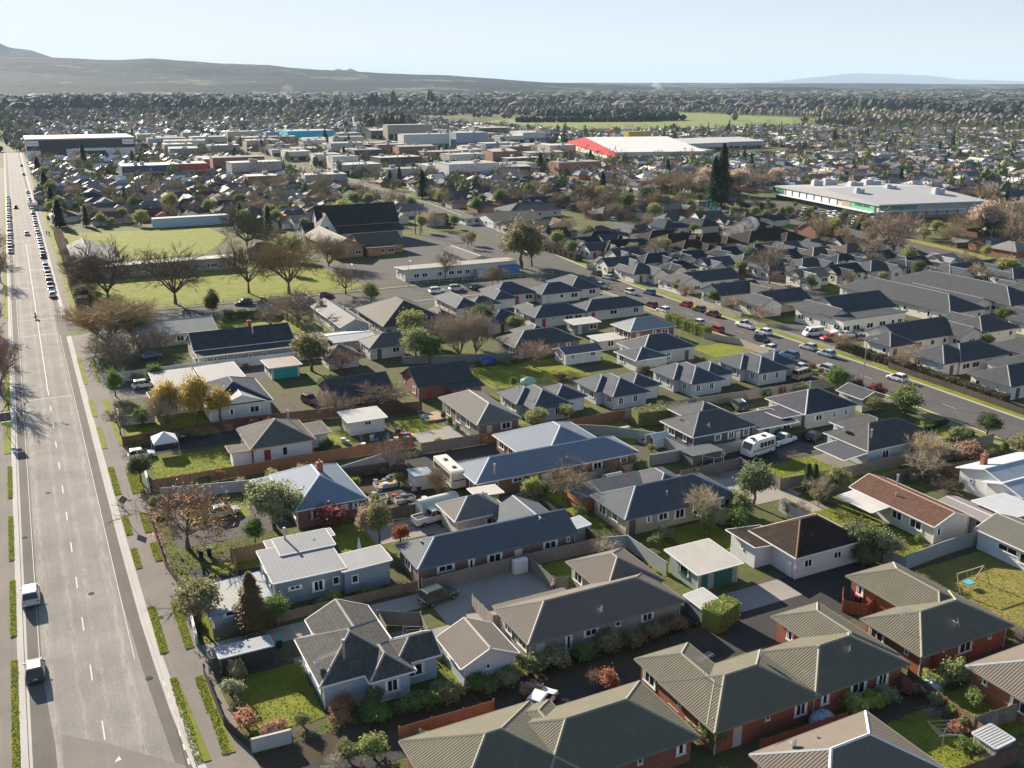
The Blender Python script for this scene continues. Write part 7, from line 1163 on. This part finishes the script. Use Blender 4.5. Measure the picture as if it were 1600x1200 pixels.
while y < 2700:
    sp = 15.6 if y < 1000 else 21 if y < 1600 else 27; x = 14+rr.uniform(0, 6)
    while x < 1900:
        if seen(x, y, 120):
            dd = math.hypot(x, y); town = 120 < x < 470 and 520 < y < 1050
            if 150 < x < 262 and y < 300: x += sp; continue
            if dd < (2500 if x < 560 else 1600)+300*math.sin(x*.004) and free(x, y) and not (town and x < 400 and y > 560 and not rr.random() < .25): CAND.append((x+rr.uniform(-2, 2), y+rr.uniform(-2, 2), dd, town))
            for _ in range(2 if y < 850 or rr.random() < .3 else 1):
                tx, ty = x+rr.uniform(-9, 9), y+rr.uniform(-9, 9)
                if free(tx, ty, 1.5): TC.append((tx, ty, math.hypot(tx, ty)))
        x += sp+rr.uniform(-1.5, 3)
    y += sp*1.02
y = 100
while y < 300:        # the close packed estate
    x = 156+rr.uniform(0, 4)
    while x < 258:
        if seen(x, y, 80) and free(x, y, 4.5): CAND.append((x, y, math.hypot(x, y), False))
        if free(x+6, y+6, 1): TC.append((x+6, y+6, math.hypot(x, y)+90)) if rr.random() < .5 else 0
        x += rr.uniform(12, 14.5)
    y += 13.4
CAND.sort(key=lambda c: c[2]); TC.sort(key=lambda c: c[2])
ROOFS = [((.060, .078, .10), 'dark slate'), ((.10, .09, .08), 'dark brown'), ((.16, .145, .13), 'brown grey'), ((.08, .10, .135), 'charcoal'), ((.27, .26, .25), 'pale grey'), ((.20, .10, .07), 'rusty red'), ((.13, .16, .2), 'blue grey'), ((.33, .31, .29), 'weathered white')]
WALLS = [((.60, .57, .50), 'cream'), ((.36, .17, .11), 'brick'), ((.64, .63, .60), 'white'), ((.40, .37, .32), 'tan'), ((.33, .35, .36), 'grey')]
def shape(rr, x, y, dd):
    th = rr.choice((0, 0, R(90), R(-8), R(6))) if dd > 300 else rr.choice((0, R(-5))); w_, d = rr.uniform(11, 15), rr.uniform(8, 10.5); k = rr.choice('hhxxk'); k2 = rr.choice('hgy'); s = rr.choice((-1, 1)); ww = rr.uniform(5, 6.5); p = rr.choice((.4, .48, .55))
    x1 = -w_/2 if s < 0 else w_/2-ww
    bl = [(-w_/2, -d/2, w_/2, d/2, k, 2.6, p), (x1, -d/2-rr.uniform(2, 4.5), x1+ww, d/2-1, k2, 2.6, p)]
    if rr.random() < .35: bl.append((w_/2-1 if s < 0 else -w_/2-4, -2, w_/2+4 if s < 0 else -w_/2+1, 4, 'x', 2.3, .3))
    return th, bl
NH = 235; YARD = []; LAWN = []
for i, (x, y, dd, town) in enumerate(CAND[:NH]):
    th, bl = shape(rr, x, y, dd); zone_c = 150 < x < 262 and y < 300
    if zone_c: w_, d = rr.uniform(9, 12), rr.uniform(7, 8.4); s_ = rr.choice((-1, 1)); th = R(rr.uniform(-4, 2)); bl = [(-w_/2, -d/2, w_/2, d/2, rr.choice('hxk'), 2.7, .55), (s_*w_/4-2.6, -d/2-rr.uniform(2, 3.4), s_*w_/4+2.6, d/2-1, 'g', 2.7, .6), (-s_*w_/4-2.2, -1, -s_*w_/4+2.2, d/2+3, 'y', 2.7, .55)]
    (rcol, rn) = ROOFS[0] if zone_c and rr.random() < .8 else rr.choice(ROOFS); wcol, wn = WALLS[0] if zone_c else rr.choice(WALLS)
    lab, ok = place_words(f'{rn} roofed {wn} house', x, y)
    f_ = rr.uniform(0, 1); ux, uy = math.cos(th), math.sin(th); fx, fy = x-uy*-7.2, y+ux*7.2
    YARD.append((x-ux*5+uy*7, y-uy*5-ux*7, th)); LAWN.append((x+ux*4+uy*7.5, y+uy*4-ux*7.5, th))
    if dd < 520:
        fl, _k = place_words(rr.choice(('timber boundary fence', 'grey boundary fence', 'dark boundary fence')), fx, fy)
        fence('fence', fl, [(fx-ux*6.5, fy-uy*6.5), (fx+ux*6.5, fy+uy*6.5), (fx+ux*6.5+uy*9, fy+uy*6.5-ux*9)], 1.7, rr.choice([(.2, .13, .08), (.24, .21, .18), (.12, .09, .07), (.34, .33, .3)]), 'panel', group='boundary fences of the suburb', posts=False)
    if f_ < .4 and free(x-ux*5+uy*8, y-uy*5-ux*8, 1):
        c_ = rr.choice(list(CC)); k_ = rr.choice(['hatch', 'sedan', 'suv', 'wagon']); cl, _k = place_words(f'{c_} {CW[k_]} parked in a drive', x-ux*5+uy*8, y-uy*5-ux*8); o_ = car(k_, c_, x-ux*5+uy*8, y-uy*5-ux*8, math.degrees(th)+90, 'parked in a drive', 'cars in suburban drives', near=False); o_['label'] = cl
    house('house', lab, bl, ('sheet' if rr.random() < .6 else 'tile', rcol), ('plain' if wn != 'brick' else 'brick', wcol), None, 'house', 'suburban houses between the streets', at=(x, y), th=th, detail=1 if dd < 330 else 0, cap=tuple(min(.5, c*1.7+.1) for c in rcol), sides=('front', 'left'), gut=dd < 260)
for nm, L_, m_, w_, l_, z_ in (('driveway', YARD, 'concrete_slab', 1.7, 5, .044), ('lawn', LAWN, 'lawn', 4.2, 3, .05)):
    b = MB()
    for (x, y, th) in L_:
        if not free(x, y, 2): continue
        c, s = math.cos(th), math.sin(th); b.poly([(x+u*c-v*s+rr.uniform(-.4, .4), y+u*s+v*c+rr.uniform(-.4, .4), z_) for u, v in ((-w_, -l_), (w_, -l_), (w_, l_), (-w_, l_))])
    struct(nm, b.mesh(nm, M[m_], False))
# big bare trees round the supermarket and along the far street
for i in range(46):
    x, y = [(rr.uniform(300, 400), rr.uniform(402, 440)), (rr.uniform(298, 330), rr.uniform(400, 425)), (rr.uniform(300, 380), rr.uniform(225, 262)), (rr.uniform(215, 282), rr.uniform(352, 400))][i % 4]
    if not free(x, y, 0): continue
    H = rr.uniform(8, 15); tree('bare' if rr.random() < .75 else 'leafy', x, y, H, H*.9, None, rr.choice([(.28, .22, .17), (.34, .26, .19), (.24, .19, .15)]) if i % 4 != 3 else None, desc='tall leafless tree' if i % 4 != 3 else 'tall garden tree')
for i in range(26): x, y = 291.5+rr.uniform(0, 2)+i*.05, 266+i*4.9; tree(('leafy', 'bare', 'leafy')[i % 3], x, y, rr.uniform(3.5, 6.5), rr.uniform(3.5, 5.5), None, None, desc='car park edge tree')
for i in range(16): x, y = 318+(i % 4)*1.5-26*(i % 2), 270+i*7.8; tree('shrub', x, y, 2.6, 2.6, None, (.2, .07, .05) if i % 2 else (.1, .12, .05), desc='car park planting shrub')
# everything farther: one mesh of houses, coloured face by face
def colmesh(name, V, Fc, C, rough=.7, trans=False):
    me = bpy.data.meshes.new(name); me.from_pydata(V, [], Fc); a = me.color_attributes.new('Col', 'FLOAT_COLOR', 'POINT'); a.data.foreach_set('color', np.array([(*c, 1) for c in C], dtype=np.float32).ravel())
    if name not in M:
        m, t, p = newmat(name, rough, .3); g = G(t); g.l(g.n('VertexColor', layer_name='Col').outputs[0], p.inputs['Base Color']); M[name] = m
    me.materials.append(M[name]); return me
V, Fc, C = [], [], []
for (x, y, dd, town) in CAND[NH:]:
    th, bl = shape(rr, x, y, dd); rcol = rr.choice(ROOFS)[0]; wcol = rr.choice(WALLS)[0]
    if rr.random() < (.42 if dd > 700 else .2): rcol = (.62, .59, .54)
    c, s = math.cos(th), math.sin(th)
    for (x0, y0, x1, y1, k, e, p) in bl[:2]:
        fs, _ = roof_faces(x0, y0, x1, y1, k, e, p); ins = .4
        for f in fs:
            i = len(V); V += [(x+a*c-b_*s, y+a*s+b_*c, z) for a, b_, z in f]; C += [rcol]*len(f); Fc.append(tuple(range(i, i+len(f))))
        q = [(x0+ins, y0+ins), (x1-ins, y0+ins), (x1-ins, y1-ins), (x0+ins, y1-ins)]
        for j in range(4):
            (a, b_), (a2, b2) = q[j], q[(j+1) % 4]; i = len(V); P4 = [(a, b_, 0), (a2, b2, 0), (a2, b2, e+.05), (a, b_, e+.05)]
            zg = 0
            if (k == 'x' and j in (1, 3)) or (k == 'k' and j == 1): P4.insert(3, (a, 0 if k != 'y' else b_, e+(y1-y0)/2*p-.2)); P4[3] = (a, (y0+y1)/2, e+(y1-y0)/2*p-.2)
            if (k == 'y' and j in (0, 2)) or (k == 'g' and j == 0): P4.insert(3, ((x0+x1)/2, b_, e+(x1-x0)/2*p-.2))
            V += [(x+a_*c-bb*s, y+a_*s+bb*c, z) for a_, bb, z in P4]; C += [wcol]*len(P4); Fc.append(tuple(range(i, i+len(P4))))
o = link('distant_houses', colmesh('distant_houses', V, Fc, C)); o['label'] = 'mass of small suburban houses spreading to the far fields'; o['category'] = 'houses'; o['kind'] = 'stuff'
# town centre sheds and shops
nb = 0
for y in range(545, 1040, 27):
    for x in range(112, 470, 38):
        X, Y = x+rr.uniform(-8, 8), y+rr.uniform(-6, 6)
        if not free(X+12, Y+8, 6) or not seen(X, Y, 20) or rr.random() < .25 or (X > 330 and Y < 640): continue
        w_, d, h = rr.uniform(16, 34), rr.uniform(12, 22), rr.uniform(5, 10.5); wn, wc = rr.choice([('white', (.62, .6, .56)), ('grey', (.35, .36, .37)), ('cream', (.5, .45, .36)), ('blue grey', (.25, .31, .38)), ('brick', (.3, .15, .1)), ('charcoal', (.08, .085, .09)), ('white', (.62, .6, .56))])
        lab, ok = place_words(f'{wn} walled flat roofed shop building', X, Y); box_building('shop_building', lab, X, Y, X+w_, Y+d, h, wc, rr.choice([(.62, .59, .54), (.5, .48, .45), (.66, .63, .58), (.33, .33, .34)]), th=R(rr.uniform(-4, 4)), cat='shop', gable=rr.choice((0, 0, .1))); nb += 1
# middle distance trees one by one, the rest as masses
cnt = {'leafy': 0, 'bare': 0, 'conifer': 0, 'shrub': 0}; rest = []
for (x, y, dd) in TC:
    u = rr.random(); k = 'bare' if u < .40 else 'leafy' if u < .97 else 'conifer'
    H = {'bare': rr.uniform(4.5, 9), 'leafy': rr.uniform(3, 7), 'conifer': rr.uniform(6, 12)}[k]; W = H*{'bare': .85, 'leafy': .85, 'conifer': .5}[k]*rr.uniform(.85, 1.15)
    if dd > 230 and rr.random() < .25: H *= 1.4; W *= 1.4
    cap_ = {'leafy': 150, 'bare': 165, 'conifer': 60}[k]
    col = rr.choice({'bare': [(.26, .20, .155), (.33, .25, .18), (.22, .165, .14), (.30, .23, .16)], 'leafy': [(.09, .13, .04), (.15, .165, .06), (.08, .10, .04), (.20, .20, .07), (.12, .14, .06)], 'conifer': [(.04, .06, .03), (.055, .07, .035)]}[k])
    if cnt[k] < cap_: cnt[k] += 1; tree(k, x, y, H, W, None, col, desc={'bare': 'bare brown tree', 'leafy': 'leafy evergreen tree', 'conifer': 'dark pointed conifer'}[k])
    else: rest.append((k, x, y, H, W, col))
for i in range(1500):      # out to the fields and beyond
    r_ = 900*(1+rr.random()*1.2); a = AZ+R(rr.uniform(-30, 30)); x, y = r_*math.sin(a), r_*math.cos(a)
    if x < 6 or not free(x, y, 2): continue
    k = rr.choice(('bare', 'bare', 'bare', 'leafy', 'leafy')); H = rr.uniform(5, 10); rest.append((k, x, y, H, H*(.9 if k != 'conifer' else .5), rr.choice([(.23, .195, .15), (.27, .23, .17)]) if k == 'bare' else rr.choice([(.10, .12, .055), (.07, .085, .045), (.14, .14, .07)])))
for i in range(260): y = rr.uniform(935, 2300); rest.append((rr.choice(('bare', 'leafy', 'leafy')), rr.uniform(-30, 22+y*.01), y, rr.uniform(5, 10), rr.uniform(5, 9), rr.choice([(.25, .2, .16), (.08, .1, .05), (.12, .13, .07)])))
def belt(x0, y0, x1, y1, n, H, wd, k='leafy', cols=((.03, .048, .035), (.042, .06, .04), (.07, .075, .045))):
    for i in range(int(n*1.05)):
        t_ = rr.random(); rest.append((k, x0+(x1-x0)*t_+rr.gauss(0, wd), y0+(y1-y0)*t_+rr.gauss(0, wd), H*rr.uniform(.6, 1.15), H*rr.uniform(.65, 1.1), rr.choice(cols)))
belt(1177, 2209, 1457, 2235, 90, 22, 12); belt(1457, 2235, 1600, 2256, 60, 20, 14); belt(1300, 2800, 2500, 2300, 160, 22, 25); belt(1594, 2256, 1732, 1783, 90, 22, 18); belt(1732, 1783, 1669, 1450, 110, 24, 16); belt(1669, 1450, 1560, 1180, 90, 20, 16); belt(1640, 1800, 1900, 1250, 140, 22, 30)
belt(682, 1359, 850, 1304, 130, 9, 3); belt(850, 1304, 960, 1330, 50, 14, 9); belt(840, 1560, 1060, 1560, 90, 13, 12); belt(-20, 2500, 420, 2300, 190, 26, 60); belt(430, 2250, 1180, 2150, 320, 20, 90); belt(700, 2150, 790, 2160, 9, 38, 14, 'conifer'); belt(880, 2200, 900, 2200, 4, 42, 8, 'conifer'); belt(420, 1250, 470, 1250, 26, 17, 14); belt(0, 3300, 700, 3200, 240, 24, 200); belt(700, 3200, 2600, 2500, 520, 20, 200)
belt(1000, 1090, 1300, 1010, 130, 13, 16, 'bare', ((.17, .145, .12), (.2, .165, .13))); belt(500, 1900, 1300, 1800, 380, 14, 160, 'bare', ((.16, .14, .12), (.19, .165, .13))); belt(0, 1900, 600, 1900, 300, 14, 160, 'bare', ((.17, .14, .13), (.1, .11, .06)))
for i in range(4200):
    r_ = rr.uniform(2300, 8000); a = AZ+R(rr.uniform(-31, 31)); b_ = rr.random() < .5; H = rr.uniform(9, 18)*(1+r_/9000); rest.append(('bare' if b_ else 'leafy', r_*math.sin(a), r_*math.cos(a), H, H*(1.5+r_/2500), rr.choice([(.13, .12, .105), (.11, .10, .09)]) if b_ else rr.choice([(.04, .055, .035), (.05, .06, .035)])))
def interp_(t_, x):
    for (a, b_), (c, d) in zip(t_, t_[1:]):
        if a <= x <= c: return b_+(d-b_)*(x-a)/(c-a)
    return t_[-1][1]
V, Fc, C = [], [], []; V2, F2, C2 = [], [], []
for (k, x, y, H, W, col) in rest:
    if not seen(x, y, 60): continue
    v = rr.uniform(.7, 1.35); col = tuple(c*v for c in col); dd = math.hypot(x, y)
    if k == 'bare' and dd < 1500:
        for _ in range(34):
            th = rr.uniform(0, 6.28); z = rr.random(); r_ = W/2*math.sqrt(rr.random())*(.35+math.sin(z*2.8)); cx, cy, cz = x+r_*math.cos(th), y+r_*math.sin(th), H*(.2+.8*z); i = len(V2)
            V2 += [(cx-rr.uniform(.2, .6), cy, cz-.7), (cx+rr.uniform(.1, .5), cy+rr.uniform(-.3, .3), cz-.5), (cx+r_*.2*math.cos(th), cy, cz+rr.uniform(.5, 1.2))]; F2.append((i, i+1, i+2)); C2 += [col]*3
        i = len(V2); V2 += [(x-.2, y, 0), (x+.2, y, 0), (x, y, H*.7)]; F2.append((i, i+1, i+2)); C2 += [tuple(c*.6 for c in col)]*3; continue
    core = .72 if dd < 1500 else 1; i0 = len(V); n = 7; prof = [(0, .1), (.15, .6), (.42, 1), (.68, .92), (.88, .55), (1, .12)] if k != 'conifer' else [(0, .3), (.12, 1), (.45, .75), (.7, .45), (.88, .2), (1, .02)]
    for z, r_ in prof:
        for j in range(n): q = rr.uniform(.7, 1.2)*core; a = 6.283*j/n; V.append((x+W/2*r_*q*math.cos(a), y+W/2*r_*q*math.sin(a), H*z*rr.uniform(.88, 1.06)*(.92 if core < 1 else 1))); vv = rr.uniform(.6, 1.35); C.append(tuple(c*vv for c in col))
    for a in range(5):
        for j in range(n): Fc.append((i0+a*n+j, i0+a*n+(j+1) % n, i0+(a+1)*n+(j+1) % n, i0+(a+1)*n+j))
    if core < 1:
        for _ in range(34 if dd < 900 else 22):
            z = rr.uniform(.12, 1); r_ = interp_(prof, z)*W/2*rr.uniform(.75, 1.12); th = rr.uniform(0, 6.28); cx, cy, cz = x+r_*math.cos(th), y+r_*math.sin(th), H*z; s_ = W*rr.uniform(.07, .13); i = len(V); vv = rr.uniform(.7, 1.6)
            V += [(cx+rr.gauss(0, s_), cy+rr.gauss(0, s_), cz-s_), (cx+rr.gauss(0, s_), cy+rr.gauss(0, s_), cz+rr.gauss(0, s_)), (cx+rr.gauss(0, s_), cy+rr.gauss(0, s_), cz+s_)]; Fc.append((i, i+1, i+2)); C += [tuple(c*vv for c in col)]*3
for nm, (v_, f_, c_), lb in (('distant_trees', (V, Fc, C), 'mass of far evergreen trees, shelter belts and woods'), ('distant_bare_trees', (V2, F2, C2), 'mass of far leafless trees between the distant houses')):
    o = link(nm, colmesh(nm, v_, f_, c_, .9)); o['label'] = lb; o['category'] = 'trees'; o['kind'] = 'stuff'
# ---------------------------------------------------------------- hills
def interp(t_, x):
    for (a, b_), (c, d) in zip(t_, t_[1:]):
        if a <= x <= c: return b_+(d-b_)*(x-a)/(c-a)
    return t_[0][1] if x < t_[0][0] else t_[-1][1]
from mathutils import noise as MN
def range_(name, table, r0, r1, r2, rough):
    """terrain sheet: rises from r0 to its ridge at r1 and falls to r2; ridge height from its elevation angle"""
    b = MB(); N = 420; rows = 30; P = []; rr = random.Random(len(name))
    for i in range(N+1):
        sx = -260+2120*i/N; a = AZ+math.atan((sx-800)/F_PX*math.cos(PITCH)**0/ (math.cos(PITCH)+ (468/F_PX)*math.sin(PITCH)))
        el = (132-interp(table, sx))/F_PX*math.cos(a-AZ)*.956; h = max(0, CAM_H+el*r1); col = []
        for j in range(rows+1):
            t_ = j/rows; r_ = r0+(r1-r0)*t_/.75 if t_ <= .75 else r1+(r2-r1)*(t_-.75)/.25; k = (t_/.75)**1.5 if t_ <= .75 else 1-((t_-.75)/.25)**1.2*.9
            nz = MN.fractal(Vector((r_*math.sin(a)*.0011, r_*math.cos(a)*.0011, 0)), .9, 2.1, 6)*rough*5*(0 if t_ in (0,) else min(1, abs(t_-.75)*3+.3)); z = h*k+nz*k
            if j == 0: z = -2
            col.append((r_*math.sin(a), r_*math.cos(a), z))
        P.append(col)
    for i in range(N):
        for j in range(rows): b.poly([P[i][j], P[i+1][j], P[i+1][j+1], P[i][j+1]])
    return struct(name, b.mesh(name, M['hill'], False, True))
range_('hills', [(-260, 86), (0, 90), (100, 93), (180, 96), (240, 94), (350, 100), (420, 101), (500, 108), (560, 112), (640, 117), (700, 118), (800, 124), (900, 130), (980, 132), (1050, 135), (1250, 137), (1500, 139), (1860, 142)], 3900, 7000, 8200, 9)
range_('mountain', [(-260, 62), (-80, 62), (0, 65), (25, 76), (55, 80), (90, 92), (140, 106), (200, 130), (480, 130), (500, 118), (530, 108), (540, 111), (549, 107), (560, 112), (572, 114), (600, 128), (1860, 132)], 9000, 11000, 13000, 5)
range_('mountain', [(-260, 131), (1100, 131), (1180, 130), (1250, 123), (1330, 114.5), (1400, 116), (1450, 118), (1500, 124), (1560, 125.5), (1640, 128), (1860, 130)], 33000, 38000, 42000, 4)
# ---------------------------------------------------------------- haze: one closed box of thin air
b = MB(); b.box(-46000, -46000, -3, 46000, 46000, 640)
m = bpy.data.materials.new('haze'); m.use_nodes = True; nt = m.node_tree; nt.nodes.remove(nt.nodes['Principled BSDF']); v = nt.nodes.new('ShaderNodeVolumePrincipled')
v.inputs['Color'].default_value = (.60, .79, 1.0, 1); v.inputs['Density'].default_value = .000038; v.inputs['Anisotropy'].default_value = 0; nt.links.new(v.outputs[0], nt.nodes['Material Output'].inputs['Volume'])
o = link('haze', b.mesh('haze', m, False)); o['kind'] = 'stuff'; o['label'] = 'thin pale blue haze over the plain'; o['category'] = 'haze'

def plume(x, y, z, n, r, dr, dx, dz, dens, label):
    rr = random.Random(int(x)); V, Fc = [], []
    for i in range(n): ball(V, Fc, (i*dx+rr.gauss(0, r*.2), rr.gauss(0, r*.2), i*dz), (r+dr*i, r+dr*i, (r+dr*i)*.7), rr, 10, 6, .2)
    m = bpy.data.materials.new('smoke'); m.use_nodes = True; t = m.node_tree; t.nodes.remove(t.nodes['Principled BSDF']); v = t.nodes.new('ShaderNodeVolumePrincipled'); v.inputs['Color'].default_value = (.92, .93, .95, 1); v.inputs['Density'].default_value = dens
    t.links.new(v.outputs[0], t.nodes['Material Output'].inputs['Volume']); o = link('smoke', np_mesh('smoke', V, Fc, m), None, None, (x, y, z)); o['kind'] = 'stuff'; o['label'] = label; o['category'] = 'smoke'
plume(214, 266, 5.5, 6, 1.2, .5, 2.2, .6, .05, 'thin white chimney smoke drifting over the brown bungalows')
aa = AZ+math.atan(235/F_PX*.96); plume(6200*math.sin(aa), 6200*math.cos(aa), 18, 4, 13, 5, -17, 12, .012, 'white steam plume rising on the horizon')
aa = AZ+math.atan(-360/F_PX*.96); plume(3600*math.sin(aa), 3600*math.cos(aa), 14, 3, 14, 4, 9, 13, .004, 'pale smoke column rising in front of the hills')
